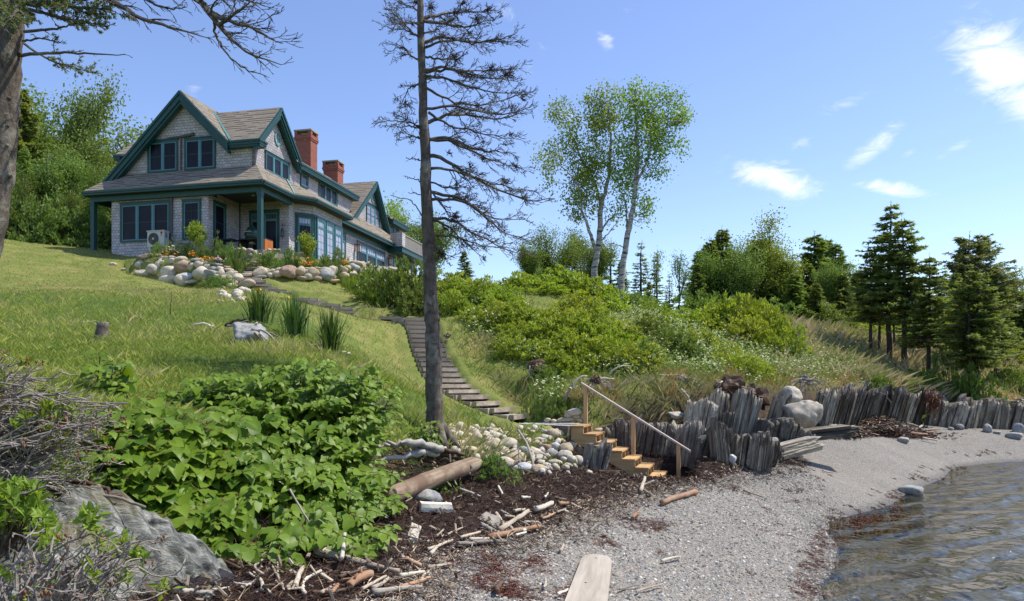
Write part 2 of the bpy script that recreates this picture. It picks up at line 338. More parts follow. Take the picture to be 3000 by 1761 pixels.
# the wrack in front of the beach stairs lies below their lowest treads
_cap = EYE + (HOR - np.interp(PXG, [1690, 1760, 1850, 1930, 2020], [1372, 1384, 1398, 1404, 1404])) / F * GY - .03; _m = (PXG > 1690) & (PXG < 2030) & (GY > 11) & (GY < 17.8); GZ[_m] = np.minimum(GZ, _cap)[_m]
# planted beds retained by the two boulder walls
PXG = PX + F * GX / np.maximum(GY, .5)
for lo, hi, dep, zt in ((352, 724, wall_depth_l, ([352, 370, 480, 600, 700, 724], [8.3, 8.36, 8.25, 7.85, 7.5, 7.4])), (752, 1195, wall_depth_r, ([752, 900, 1040, 1180], [7.55, 7.66, 8.0, 8.45]))):
    Yw = np.interp(PXG, np.linspace(lo, hi, 30), [dep(a, 800) for a in np.linspace(lo, hi, 30)]); tt = GY - Yw - .05
    m = (PXG > lo) & (PXG < hi) & (tt > 0) & (tt < 5); bed = np.minimum(np.interp(PXG, *zt) - .12 + tt * .28, 8.66); GZ[m] = np.maximum(GZ[m], bed[m])
carve([(LSL[i], LSR[i], LSL[i - 1], LSR[i - 1], LSL[i][2]) for i in range(len(LSL) - 1, 0, -1)], -.10, .06)
carve([(a, c, USP[min(i + 1, 11)][0] if i not in (0, 5, 11) else a + [-.3, .5, 0], USP[min(i + 1, 11)][1] if i not in (0, 5, 11) else c + [-.3, .5, 0], a[2]) for i, (a, c) in enumerate(USP)], -.12, .03, .8, .12)
_w = np.array([.5, 1.25, 0]); carve([(LAND_A, LAND_B, LAND_A + _w, LAND_B + _w, LAND_A[2])], .0, -.9, .15, .3)

def build_ground():
    ang = np.concatenate([np.linspace(-180, -56, 40, endpoint=False), np.linspace(-56, 56, 520, endpoint=False), np.linspace(56, 180, 40, endpoint=False)]) * np.pi / 180
    rad = [.6]
    while rad[-1] < 64: rad.append(rad[-1] * 1.0115)
    while rad[-1] < 900: rad.append(rad[-1] * 1.07)
    rad = np.array(rad); A, R = np.meshgrid(ang, rad, indexing='ij'); x = np.sin(A) * R; y = np.cos(A) * R
    z = hz(x, y); far = np.clip((np.maximum(np.maximum(X0 - x, x - X1), np.maximum(Y0 - y, y - Y1))) / 150, 0, 1)
    sea = (x > 25) & (y < x * .9) | (y < -10)
    z = z * (1 - far) + far * np.where(sea, -4, 3.)
    na, nr = A.shape; V = np.stack([x, y, z], -1).reshape(-1, 3)
    i = np.arange(na)[:, None]; j = np.arange(nr - 1)[None, :]; i2 = (i + 1) % na
    f = np.stack([i * nr + j, i * nr + j + 1, i2 * nr + j + 1, i2 * nr + j], -1).reshape(-1, 4)[:, ::-1]
    ed, ew = edge(x, y); wd = wrackdist(x, y); ed = ed.ravel(); wd = wd.ravel(); x = x.ravel(); y = y.ravel()
    c = V[f].mean(1); fe, fw = edge(c[:, 0], c[:, 1]); beach = (fe < .25)
    px = PX + F * x / np.maximum(y, .1)
    wrack = np.clip(wd / .9 + .5, 0, 1) * np.clip((1.2 - ed) / .8, 0, 1)
    # plan-view cover: 0 mown lawn .. 1 tall green horsetail; dry meadow on the right
    nz = vnoise(x, y, .35, 11) + .5 * vnoise(x, y, 1.1, 12)
    lin = (y - (20.5 - .30 * (x + 9))) ; green = np.clip(.5 - lin / 3 + nz * .9, 0, 1) * np.clip((-1.0 - x) / 2 + 1, 0, 1)
    meadow = np.clip((x - 9) / 5 + nz * .5, 0, 1)
    soil = np.clip(1.15 - np.abs(ed - ew.ravel() * .45) / (ew.ravel() * .55 + .15) + nz * .4, 0, 1) * np.clip((x - 2.2) * 2, 0, 1) 
    shore = np.clip((.55 - ed) / .7, 0, 1)
    for name, sel in (('hillside', ~beach), ('beach', beach)):
        b = MB(); fs = f[sel]; u, inv = np.unique(fs.ravel(), return_inverse=True)
        b.add(V[u], inv.reshape(-1, 4)); o = b.build(name, M['ground'], smooth=True)
        o.data.attributes.new('shore', 'FLOAT', 'POINT').data.foreach_set('value', shore[u].astype(np.float32))
        at_ = o.data.attributes.new('cover', 'FLOAT_COLOR', 'POINT')
        at_.data.foreach_set('color', np.stack([green, meadow, wrack, soil], 1)[u].astype(np.float32).ravel())
        o['kind'] = 'structure'
    tag(bpy.data.objects['hillside'], 'grassy bank rising from the beach to the shingled house', 'hillside', kind='structure')
    tag(bpy.data.objects['beach'], 'grey shingle beach sloping down to the water', 'beach', kind='structure')

M = {}
def mats_ground():
    t = NT('coastal_ground'); p = t.pos(); cv = t.attr('cover'); s = t.n('ShaderNodeSeparateColor'); t.put(s.inputs[0], cv.outputs['Color'])
    n1 = t.noise(p, 1.3, 6, .65); n2 = t.noise(p, 9, 5, .7); n3 = t.noise(t.mapv(p, (1, 1, 1)), 40, 3, .7)
    lawn = t.ramp(n1, [(.3, (.10, .145, .025)), (.5, (.16, .19, .04)), (.72, (.27, .235, .085))])
    lawn = t.mix(t.ramp(n2, [(.5, (0, 0, 0)), (.75, (.7, .7, .7))]), lawn, (.21, .185, .07, 1))
    grn = t.ramp(n1, [(.3, (.045, .085, .014)), (.7, (.11, .16, .03))]); grn = t.mix(t.ramp(t.noise(p, .8, 5, .7), [(.58, (0, 0, 0)), (.68, (.8, .8, .8))]), grn, (.16, .11, .05, 1))
    mead = t.ramp(n1, [(.3, (.17, .15, .05)), (.7, (.33, .25, .12))])
    soil = t.ramp(n2, [(.3, (.035, .022, .015)), (.7, (.12, .08, .05))])
    c = t.mix(s.outputs[0], lawn, grn); c = t.mix(s.outputs[1], c, mead); c = t.mix(cv.outputs['Alpha'], c, soil)
    c = t.mix(.6, c, t.ramp(n3, [(.3, (.25, .25, .25)), (.7, (.8, .8, .8))]), 'OVERLAY')
    hill = c; hillb = t.math('ADD', n3, n2)
    v1 = t.vor(t.mapv(p, (1, 1.4, 1), (0, 0, .4)), 42, 'F1', 'Color'); d1 = t.vor(t.mapv(p, (1, 1.4, 1), (0, 0, .4)), 42, 'F1', 'Distance')
    n4 = t.noise(p, .9, 5, .6)
    sv = t.n('ShaderNodeSeparateColor'); t.put(sv.inputs[0], v1)
    peb = t.ramp(sv.outputs[0], [(0, (.07, .068, .065)), (.35, (.20, .195, .18)), (.6, (.32, .30, .262)), (.85, (.42, .37, .30)), (1, (.62, .59, .53))])
    fine = t.ramp(n4, [(.3, (.25, .235, .205)), (.7, (.38, .34, .29))])
    peb = t.mix(.42, peb, fine); peb = t.mix(t.ramp(d1, [(.0, (0, 0, 0)), (.9, (.35, .35, .35))]), peb, (.12, .11, .1, 1))
    z = t.n('ShaderNodeSeparateXYZ'); t.put(z.inputs[0], p)
    wet = t.ramp(z.outputs[2], [(.0, (1, 1, 1)), (.06, (.6, .6, .6)), (.12, (0, 0, 0))])
    bed = t.ramp(n2, [(.3, (.12, .11, .045)), (.7, (.25, .22, .10))])
    c = t.mix(wet, peb, t.mix(.55, peb, (.15, .14, .11, 1), 'MULTIPLY')); 
    under = t.ramp(z.outputs[2], [(0, (0, 0, 0)), (.001, (0, 0, 0))])
    c = t.mix(t.math('LESS_THAN', z.outputs[2], -.03), c, bed)
    wr = t.ramp(n2, [(.3, (.022, .014, .011)), (.6, (.06, .038, .028)), (.8, (.15, .11, .075))])
    rag = t.noise(p, 3.2, 6, .75)
    wk = t.ramp(t.math('ADD', s.outputs[2], t.math('MULTIPLY', t.math('SUBTRACT', rag, .5), .9)), [(.47, (0, 0, 0)), (.56, (1, 1, 1))])
    c = t.mix(wk, c, wr)
    sh = t.ramp(t.math('ADD', t.attr('shore').outputs['Fac'], t.math('MULTIPLY', t.math('SUBTRACT', rag, .5), 1.1)), [(.42, (0, 0, 0)), (.58, (1, 1, 1))])
    c = t.mix(sh, hill, c); hh = t.mix(sh, hillb, t.math('ADD', d1, n2))
    t.pbr(c, t.mix(wet, (.9, .9, .9, 1), (.4, .4, .4, 1)), .2, t.bump(hh, .7, .035)); M['ground'] = t.done()
mats_ground(); build_ground()

# ------------------------------------------------------------------ water
def water():
    t = NT('sea_water'); p = t.pos()
    wv = t.n('ShaderNodeTexWave', wave_type='BANDS', bands_direction='X'); t.put(wv.inputs['Vector'], t.mapv(p, (1, 1, 1), (0, 0, -2.155))); wv.inputs['Scale'].default_value = .36; wv.inputs['Distortion'].default_value = 5.5; wv.inputs['Detail'].default_value = 4; wv.inputs['Detail Scale'].default_value = 1.6; wv.inputs['Detail Roughness'].default_value = .6
    n1 = t.noise(t.mapv(p, (1, 1, 1), (0, 0, -2.155)), .9, 6, .6, .5); n2 = t.noise(t.mapv(t.mapv(p, (1, 1, 1), (0, 0, -2.155)), (2.4, .45, 1)), 3.0, 4, .55, .3)
    h = t.math('ADD', t.math('MULTIPLY', wv.outputs[1], 1.0), t.math('ADD', t.math('MULTIPLY', n1, .9), t.math('MULTIPLY', n2, .38)))
    nm = t.bump(h, 1.0, .085)
    fr = t.n('ShaderNodeFresnel'); fr.inputs[0].default_value = 1.45; t.put(fr.inputs[1], nm)
    gl = t.n('ShaderNodeBsdfGlossy'); gl.inputs['Roughness'].default_value = .03; t.put(gl.inputs['Normal'], nm)
    tr = t.n('ShaderNodeBsdfTransparent'); tr.inputs[0].default_value = (.72, .70, .46, 1)
    mx = t.n('ShaderNodeMixShader'); t.put(mx.inputs[0], t.math('MULTIPLY_ADD', fr.outputs[0], 1.25, .03)); t.t.links.new(tr.outputs[0], mx.inputs[1]); t.t.links.new(gl.outputs[0], mx.inputs[2]); t.t.links.new(mx.outputs[0], t.out.inputs[0])
    b = MB(); b.poly([(-30, -700, 0), (900, -700, 0), (900, 500, 0), (23.5, 36, 0), (10, 24, 0), (1.5, 8, 0), (-30, -20, 0)])
    o = b.build('sea', t.done()); tag(o, 'rippled green brown sea water reflecting the sky', 'water', kind='structure')
water()
# ------------------------------------------------------------------ house (local axes: x along the front towards the right, y back along the long side, z up)
def mats_house():
    def shingle(name, cols, mort, row, wid, stain, rough=.85):
        t = NT(name); uv = t.uv(); o = t.obj()
        wob = t.noise(o, 2.2, 3, .6)
        b = t.n('ShaderNodeTexBrick'); t.put(b.inputs['Vector'], uv); b.inputs['Scale'].default_value = 1; b.inputs['Brick Width'].default_value = wid; b.inputs['Row Height'].default_value = row
        b.inputs['Mortar Size'].default_value = .007; b.inputs['Mortar Smooth'].default_value = .2; b.inputs['Bias'].default_value = 0; b.offset = .43; b.squash = 1
        t.put(b.inputs['Color1'], (0, 0, 0, 1)); t.put(b.inputs['Color2'], (1, 1, 1, 1)); t.put(b.inputs['Mortar'], (.5, .5, .5, 1))
        c = t.ramp(b.outputs['Color'], [(0, cols[0]), (.5, cols[1]), (1, cols[2])])
        fine = t.noise(t.mapv(o, (9, 9, 2)), 4, 4, .7)
        c = t.mix(.5, c, t.ramp(fine, [(.3, (.35, .35, .35)), (.7, (.8, .8, .8))]), 'OVERLAY')
        c = t.mix(t.ramp(wob, [(.5, (0, 0, 0)), (.75, (.6, .6, .6))]), c, stain + (1,))
        c = t.mix(b.outputs['Fac'], c, mort + (1,))
        # butt edge of every course casts a thin line: row-wise sawtooth in the relief
        sp = t.n('ShaderNodeSeparateXYZ'); t.put(sp.inputs[0], uv); fr = t.math('FRACT', t.math('DIVIDE', sp.outputs[1], row))
        h = t.math('ADD', t.math('MULTIPLY', t.math('SUBTRACT', 1, fr), .8), t.math('MULTIPLY', t.math('SUBTRACT', 1, b.outputs['Fac']), .4))
        t.pbr(c, rough, .2, t.bump(h, .9, .02)); return t.done()
    M['shingle'] = shingle('cedar_shingles', [(.36, .335, .355), (.44, .41, .43), (.52, .485, .495)], (.14, .125, .125), .13, .17, (.40, .345, .31))
    t = NT('asphalt_shingles'); uv = t.uv(); o = t.obj()
    def br(w, h, mort, off, v=uv):
        b = t.n('ShaderNodeTexBrick'); t.put(b.inputs['Vector'], v); b.inputs['Scale'].default_value = 1; b.inputs['Brick Width'].default_value = w; b.inputs['Row Height'].default_value = h; b.inputs['Mortar Size'].default_value = mort; b.offset = off
        t.put(b.inputs['Color1'], (0, 0, 0, 1)); t.put(b.inputs['Color2'], (1, 1, 1, 1)); t.put(b.inputs['Mortar'], (.5, .5, .5, 1)); return b
    b = br(.40, .2, .004, .5); sp = t.n('ShaderNodeSeparateXYZ'); t.put(sp.inputs[0], uv)
    fr = t.math('FRACT', t.math('DIVIDE', sp.outputs[1], .2)); odd = t.math('GREATER_THAN', b.outputs['Color'], .52)
    dash = t.math('MULTIPLY', t.math('GREATER_THAN', fr, .55), odd)
    c = t.ramp(b.outputs['Color'], [(0, (.19, .165, .13)), (1, (.29, .25, .195))]); c = t.mix(t.math('MULTIPLY', dash, .9), c, (.075, .062, .055, 1))
    c = t.mix(.45, c, t.ramp(t.noise(o, 45, 3, .7), [(.3, (.3, .3, .3)), (.7, (.8, .8, .8))]), 'OVERLAY'); c = t.mix(b.outputs['Fac'], c, (.1, .085, .075, 1))
    t.pbr(c, .95, .15, t.bump(t.math('SUBTRACT', 1, fr), .6, .012)); M['roof'] = t.done()
    M['teal'] = plain('dark_teal_paint', (.012, .060, .058), .45, .4, 0, .2, 2)
    M['muntin'] = plain('dark_sash_bars', (.02, .035, .04), .5); M['sash'] = plain('blue_teal_paint', (.075, .20, .235), .45, .4, 0, .15, 2)
    M['flash'] = plain('pale_green_copper', (.16, .34, .31), .5, .4, 0, .2, 4)
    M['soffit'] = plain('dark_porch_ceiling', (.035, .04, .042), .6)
    M['downpipe'] = plain('brown_copper_pipe', (.10, .085, .08), .5, .4, .2)
    t = NT('screened_glass'); n = t.noise(t.obj(), 1.4, 3); t.pbr(t.ramp(n, [(.3, (.005, .006, .011)), (.7, (.013, .014, .024))]), .3, .16); M['screen'] = t.done()
    t = NT('clear_window_glass'); n = t.noise(t.obj(), 2.5, 4); t.pbr(t.ramp(n, [(.35, (.02, .02, .025)), (.65, (.10, .10, .12))]), .03, .9, t.bump(t.noise(t.obj(), .9, 2), .06, .05)); M['glass'] = t.done()
    t = NT('curtained_window_glass'); n = t.noise(t.mapv(t.obj(), (6, 6, .4)), 2.5, 4); t.pbr(t.ramp(n, [(.35, (.28, .27, .36)), (.65, (.46, .44, .55))]), .05, .9); M['curtain'] = t.done()  # pale lilac pane colour with soft upright streaks
    t = NT('red_brick'); uv = t.uv(); b = t.n('ShaderNodeTexBrick'); t.put(b.inputs['Vector'], uv); b.inputs['Scale'].default_value = 1; b.inputs['Brick Width'].default_value = .21; b.inputs['Row Height'].default_value = .072; b.inputs['Mortar Size'].default_value = .008
    t.put(b.inputs['Color1'], (.33, .075, .045, 1)); t.put(b.inputs['Color2'], (.22, .05, .035, 1)); t.put(b.inputs['Mortar'], (.30, .22, .18, 1))
    c = t.mix(t.ramp(t.noise(t.obj(), 5, 5, .7), [(.62, (0, 0, 0)), (.72, (.7, .7, .7))]), b.outputs['Color'], (.5, .42, .38, 1)); t.pbr(c, .9, .2, t.bump(b.outputs['Fac'], -.5, .01)); M['brick'] = t.done()
    M['flue'] = plain('chimney_stone', (.36, .31, .25), .9); M['deckwood'] = woodmat('grey_weathered_deck', (.28, .255, .225), (.42, .385, .34), 2, 10)
    M['copper'] = plain('copper_lantern', (.25, .10, .05), .4, .5, .6); M['lglass'] = plain('frosted_lantern_glass', (.55, .57, .6), .15, .6)
    M['black'] = plain('black_metal', (.012, .012, .013), .5, .4)
mats_house()
HO = np.array([-11.3, 33.0, 0]); HA = math.atan2(-.221, .975)
def hw(u, v, z): return np.array([HO[0] + u * .975 + v * .221, HO[1] - u * .221 + v * .975, z])
def house():
    R = empty('shingled_house', tuple(HO), HA)
    tag(R, 'large grey shingled house with dark teal trim on top of the bank', 'house')
    # ---- walls
    Z0, Z1 = 8.0, 11.62
    fp = [(-7.93,.1),(-2.74,.1),(-2.74,2.59),(-.07,2.59),(-.07,3.14),(.6,3.81),(.6,6.95),(-.07,6.95),(-.07,20.2),(-7.93,20.2)]
    b = MB(); b.prism([(u, v, Z0) for u, v in fp], (0, 0, Z1 - Z0)); w = b.build('wall', M['shingle'], R, uv=True)
    b = MB(); b.prism([(-8.25,.8,12.6),(-.752,.8,12.6),(-.752,.8,13.72),(-2.1,.8,13.72),(-4.45,.8,16.2)], (0, .2, 0)); b.build('gable_wall', M['shingle'], R, uv=True)
    b = MB(); b.prism([(-.75,.8,12.6),(-.75,10.5,12.6),(-.75,11.2,13.72),(-.75,4.2,13.72),(-.75,2.42,15.72),(-.75,.8,13.9)], (-.2, 0, 0)); b.build('side_wall', M['shingle'], R, uv=True)
    b = MB(); b.prism([(-.73,10.6,12.5),(-.73,16.15,12.5),(-.73,13.95,15.28)], (-.2, 0, 0)); b.build('gable_wall', M['shingle'], R, uv=True)
    b = MB(); b.prism([(-.75,16.0,12.4),(-.75,19.2,12.4),(-.75,19.2,13.7),(-.75,16.0,13.7)], (-.2, 0, 0)); b.build('dormer_wall', M['shingle'], R, uv=True)
    b = MB(); b.box(-9.1, -6.5, 2.2, 4.6, 12.3, 14.25); b.build('dormer_wall', M['shingle'], R, uv=True)
    # ---- roofs
    def slab(b, pts, th=.12): b.prism(pts, (0, 0, -th))
    b = MB()
    slab(b, [(-4.45,.42,16.5),(-4.45,20,16.5),(-8.62,20,12.5),(-8.62,.42,12.5)]); slab(b, [(-4.45,.42,16.5),(-1.95,.42,13.98),(-1.95,.6,13.98),(-4.15,2.42,16.2),(-4.15,3.2,16.2),(-4.45,3.2,16.5)])
    slab(b, [(-4.45,3.0,16.48),(-4.45,11.3,16.48),(-.38,11.3,14.0),(-.38,3.9,14.0)], .1); slab(b, [(-4.45,11.2,16.46),(-4.45,20,16.46),(-.3,20,12.5),(-.3,11.2,12.5)])
    b.build('main_roof', M['roof'], R, uv=True)
    b = MB(); slab(b, [(-4.3,2.42,16.09),(-.42,2.42,16.09),(-.42,.48,13.96),(-2.0,.48,13.96)]); slab(b, [(-.42,2.42,16.09),(-4.3,2.42,16.09),(-2.0,4.36,13.96),(-.42,4.36,13.96)]); b.build('cross_gable_roof', M['roof'], R, uv=True)
    b = MB(); slab(b, [(-4.4,13.95,15.6),(-.42,13.95,15.6),(-.42,10.35,12.42),(-1.0,10.35,12.42)]); slab(b, [(-.42,13.95,15.6),(-4.4,13.95,15.6),(-1.0,16.4,12.42),(-.42,16.4,12.42)]); b.build('cross_gable_roof', M['roof'], R, uv=True)
    b = MB(); slab(b, [(-3.9,16.2,15.6),(-3.9,19.6,15.6),(-.4,19.6,13.86),(-.4,16.2,13.86)]); b.build('dormer_roof', M['roof'], R, uv=True)
    b = MB(); slab(b, [(-9.4,2.0,14.3),(-5.6,2.0,14.3),(-5.6,3.4,15.4),(-9.4,3.4,15.4)]); slab(b, [(-9.4,3.4,15.4),(-5.6,3.4,15.4),(-5.6,4.8,14.3),(-9.4,4.8,14.3)]); b.build('dormer_roof', M['roof'], R, uv=True)
    E = 11.84; T = 12.86
    b = MB(); slab(b, [(-9.07,-.37,E),(.35,-.37,E),(-.72,.83,T),(-8.3,.83,T)], .06); slab(b, [(.35,-.37,E),(.35,20.3,E),(-.72,20.3,T),(-.72,.83,T)], .06); slab(b, [(-9.07,12,E),(-9.07,-.37,E),(-8.3,.83,T),(-8.3,12,T)], .06)
    b.build('porch_roof', M['roof'], R, uv=True)
    b = MB(); slab(b, [(1.0,3.25,E+.012),(1.0,7.35,E+.012),(-.71,7.0,T+.03),(-.71,3.9,T+.03)], .05); slab(b, [(.35,2.3,E+.012),(1.0,3.25,E+.012),(-.71,3.9,T+.03),(-.71,3.5,T+.03)], .05); b.build('bay_roof', M['roof'], R, uv=True)
    b = MB(); b.prism([(.36,2.28,E+.02),(.36,2.42,E+.02),(-.71,3.6,T+.05),(-.71,3.46,T+.05)], (0,0,.02)); b.build('valley_flashing', M['flash'], R)
    b = MB(); b.prism([(-1.92,.47,14.0),(-1.80,.47,14.0),(-4.02,2.42,16.15),(-4.12,2.42,16.15)], (0,0,.03)); b.build('valley_flashing', M['flash'], R)
    # ---- trim: fascia, rake boards, cornices, frieze
    def fascia(pts, z0, z1, th=.05, name='fascia_board', mat='teal'):
        b = MB()
        for (a, c) in zip(pts[:-1], pts[1:]):
            a = np.array([*a, 0.]); c = np.array([*c, 0.]); d = (c - a) / np.linalg.norm(c - a); nn = np.array([d[1], -d[0], 0])
            b.obox(a + [0, 0, z0], c - a, nn * th, (0, 0, z1 - z0))
            b.obox(a + nn * th + [0, 0, z1 - .085], c - a, nn * .045, (0, 0, .082))
        return b.build(name, M[mat], R)
    fascia([(-9.07,10),(-9.07,-.37)][::1], 11.6, E - .065); fascia([(-9.07,-.37),(.35,-.37)], 11.6, E - .066); fascia([(.35,-.37),(.35,2.3)], 11.6, E - .067); fascia([(.35,2.3),(1.0,3.25)], 11.62, E - .05); fascia([(1.0,3.25),(1.0,7.35)], 11.62, E - .051); fascia([(1.0,7.35),(.35,7.35)], 11.62, E - .052); fascia([(.35,7.36),(.35,20.3)], 11.55, E - .068)
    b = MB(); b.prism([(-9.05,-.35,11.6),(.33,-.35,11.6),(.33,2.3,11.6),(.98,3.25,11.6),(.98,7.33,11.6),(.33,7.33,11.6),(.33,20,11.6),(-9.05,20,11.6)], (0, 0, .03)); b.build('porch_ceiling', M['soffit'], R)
    b = MB(); b.box(-8.95,.1,-.1,.08,11.36,11.595); b.build('beam', M['teal'], R)
    b = MB(); b.box(-.1,.1,.085,2.58,11.36,11.595); b.build('beam', M['teal'], R)
    b = MB(); b.box(-8.95,-8.77,.085,9,11.36,11.595); b.build('beam', M['teal'], R)
    b = MB(); b.box(-.068,-.03,7.0,20.2,11.25,11.6); b.build('frieze_board', M['teal'], R)
    for u in (-8.84, -.02):
        b = MB(); b.box(u-.1, u+.1, -.1, .1, 8.35, 11.36); b.box(u-.125, u+.125, -.125, .125, 8.3, 8.6); b.box(u-.12, u+.12, -.12, .12, 11.2, 11.35); b.build('porch_post', M['teal'], R)
    def rake(p0, p1, out, dep=.42, th=.06):
        """board under the roof edge from p0 (eave) to p1 (ridge); out = outward normal"""
        b = MB(); p0 = np.array(p0, float); p1 = np.array(p1, float); o = np.array(out, float)
        b.prism([p0, p1, p1 - [0,0,dep], p0 - [0,0,dep*.92]], o * th)
        b.prism([p0 + o*th, p1 + o*th, p1 + o*th - [0,0,.16], p0 + o*th - [0,0,.15]], o * .045)
        b.prism([p0 - [0,0,dep*.92], p1 - [0,0,dep], p1 - [0,0,dep+.16] - o*.0, p0 - [0,0,dep+.12]], -o * .24)
        return b.build('rake_board', M['teal'], R)
    rake((-8.66,.42,12.42), (-4.45,.42,16.46), (0,-1,0), .45); rake((-1.93,.42,13.93), (-4.45,.42,16.46), (0,-1,0), .45)
    rake((-.42,.46,13.92), (-.42,2.42,16.06), (1,0,0), .36); rake((-.42,4.38,13.92), (-.42,2.42,16.06), (1,0,0), .36)
    rake((-.42,10.33,12.4), (-.42,13.95,15.57), (1,0,0), .34); rake((-.42,16.42,12.38), (-.42,13.95,15.57), (1,0,0), .34)
    def cornice(u0,u1,v0,v1,z0,z1):
        b = MB(); b.box(u0,u1,v0,v1,z0,z1-.1); b.box(u0-.04,u1+.04,v0-.04,v1+.04,z1-.098,z1); b.box(u0+.02,u1-.02,v0+.04,v1-.01,z0-.09,z0-.002); return b.build('cornice', M['teal'], R)
    cornice(-2.1,-.3,.42,.78,13.72,13.93); cornice(-.72,-.3,.79,1.0,13.72,13.925); cornice(-.74,-.36,4.2,11.25,13.76,13.97); cornice(-.72,-.32,10.2,10.6,12.22,12.41); cornice(-.72,-.32,16.25,16.6,12.2,12.39); cornice(-.74,-.36,16.65,19.6,13.6,13.83); cornice(-9.42,-9.1,1.95,4.8,14.05,14.25)
    # ---- windows
    def win(p, tx, nrm, w, h, n=1, mat='screen', sash='sash', lites=(0, 0), casing=.1, mull=.07, meet=True, name='window', transom=0, tmat='curtain', cmat='teal'):
        """p = lower left outer corner of the casing; tx along the wall, nrm outward"""
        p = np.array([p[0], p[1], p[2]], float); tx = np.array([*tx, 0.]); nn = np.array([*nrm, 0.]); up = np.array([0, 0, 1.])
        b = MB(); q = p + nn * .004; cs = casing
        b.obox(q, tx*cs, nn*.05, up*h); b.obox(q + tx*(w-cs), tx*cs, nn*.05, up*h); b.obox(q + tx*cs + up*(h-cs*1.1), tx*(w-2*cs), nn*.05, up*cs*1.1); b.obox(q + tx*cs, tx*(w-2*cs), nn*.056, up*cs*.75); b.obox(q - tx*.03 + up*(h+.001), tx*(w+.06), nn*.075, up*.035)
        o = b.build(name, M[cmat], R)
        iw = w - 2*cs; x0 = p + tx*cs + up*cs*.75 + nn*.004; ih = h - cs*1.85; uw = (iw - mull*(n-1)) / n
        s = MB(); g = MB(); tg = MB(); mb = MB(); sb = .05
        for k in range(n):
            a = x0 + tx*(k*(uw+mull)); hh = ih - transom
            if k: s.obox(a - tx*mull, tx*mull, nn*.046, up*ih)
            def pane(a, uw, hh, lites, g, mt):
                s.obox(a, tx*sb, nn*.034, up*hh); s.obox(a + tx*(uw-sb), tx*sb, nn*.034, up*hh); s.obox(a + tx*sb, tx*(uw-2*sb), nn*.033, up*sb); s.obox(a + tx*sb + up*(hh-sb), tx*(uw-2*sb), nn*.033, up*sb)
                if mt: mb.obox(a + tx*sb + up*(hh*.49), tx*(uw-2*sb), nn*.022, up*.045)
                for i in range(1, lites[0]): (mb if mat == 'screen' and g is not tg else s).obox(a + tx*(sb + (uw-2*sb)*i/lites[0] - .011) + up*sb, tx*.022, nn*.018, up*(hh-2*sb))
                for j in range(1, lites[1]): (mb if mat == 'screen' and g is not tg else s).obox(a + tx*sb + up*(hh*j/lites[1]), tx*(uw-2*sb), nn*.017, up*.022)
                g.obox(a + tx*sb*.5 + up*sb*.5, tx*(uw-sb), nn*.008, up*(hh-sb))
            pane(a, uw, hh, lites, g, meet)
            if transom: pane(a + up*(hh+.012), uw, transom-.012, (4, 1), tg, False)
        so = s.build('sash', M[sash], o); g.build('pane', M[mat], o)
        if mb.n: mb.build('muntin', M['muntin'], o)
        if transom: tg.build('transom_pane', M[tmat], o)
        return o
    FX, FN, SX, SN = (1, 0), (0, -1), (0, 1), (1, 0)
    win((-7.43,.098,9.4), FX, FN, 2.72, 1.84, 3, 'screen'); win((-4.08,.098,9.4), FX, FN, .98, 1.82, 1, 'screen', lites=(2,4)); win((-2.738,.46,9.36), SX, SN, .94, 1.86, 1, 'screen')
    win((-6.5,.798,12.82), FX, FN, 1.66, 1.52, 2, 'screen', lites=(2,2)); win((-4.5,.798,12.82), FX, FN, 1.68, 1.5, 2, 'screen')
    win((-.748,1.55,12.8), SX, SN, 2.2, .96, 3, 'screen', meet=False, casing=.08); win((-.748,4.88,12.98), SX, SN, .8, .78, 1, 'glass', lites=(3,2), meet=False, casing=.09); win((-.748,6.86,12.8), SX, SN, 2.2, .96, 3, 'screen', meet=False, casing=.08)
    win((-.728,13.05,12.72), SX, SN, 2.06, 1.36, 3, 'curtain', lites=(3,4), casing=.09); win((-.748,16.9,12.75), SX, SN, 1.7, .85, 2, 'screen', meet=False, casing=.08)
    # ground floor, long side
    win((-.068,7.62,8.75), SX, SN, 1.12, 2.42, 2, 'curtain', lites=(1,4), meet=False, transom=.36, casing=.09); win((-.068,10.24,9.1), SX, SN, 4.2, 1.98, 3, 'screen', transom=.42, meet=False, casing=.1, mull=.12); win((-.068,15.05,9.2), SX, SN, 4.3, 1.85, 5, 'glass', meet=False, casing=.08, cmat='teal')
    # bay: teal panelled faces with a door-height window and three glazed doors
    r2 = math.sqrt(.5); b = MB(); b.obox((-.07+.003*r2, 3.14-.003*r2, 8.3), (.67,.67,0), (.03*r2,-.03*r2,0), (0,0,2.86)); b.build('bay_panel', M['teal'], R)
    b = MB(); b.box(.603,.633,3.84,6.95,8.3,11.16); b.build('bay_panel', M['teal'], R)
    win((-.07+.03*r2+.07, 3.14-.03*r2+.07, 8.9), (r2, r2), (r2, -r2), .76, 2.1, 1, 'screen', lites=(3,5), meet=False, transom=.34, casing=.06)
    for v in (4.02, 5.0, 5.98):
        win((.634, v, 8.75), SX, SN, .86, 2.3, 1, 'curtain', lites=(2,5), meet=False, transom=.36, casing=.07, name='glazed_door', cmat='sash')
    # porch door with screen door and transom lights
    win((-2.2,2.588,8.75), FX, FN, 1.62, 2.42, 2, 'screen', meet=False, transom=.34, tmat='glass', casing=.12, mull=.09, name='door')
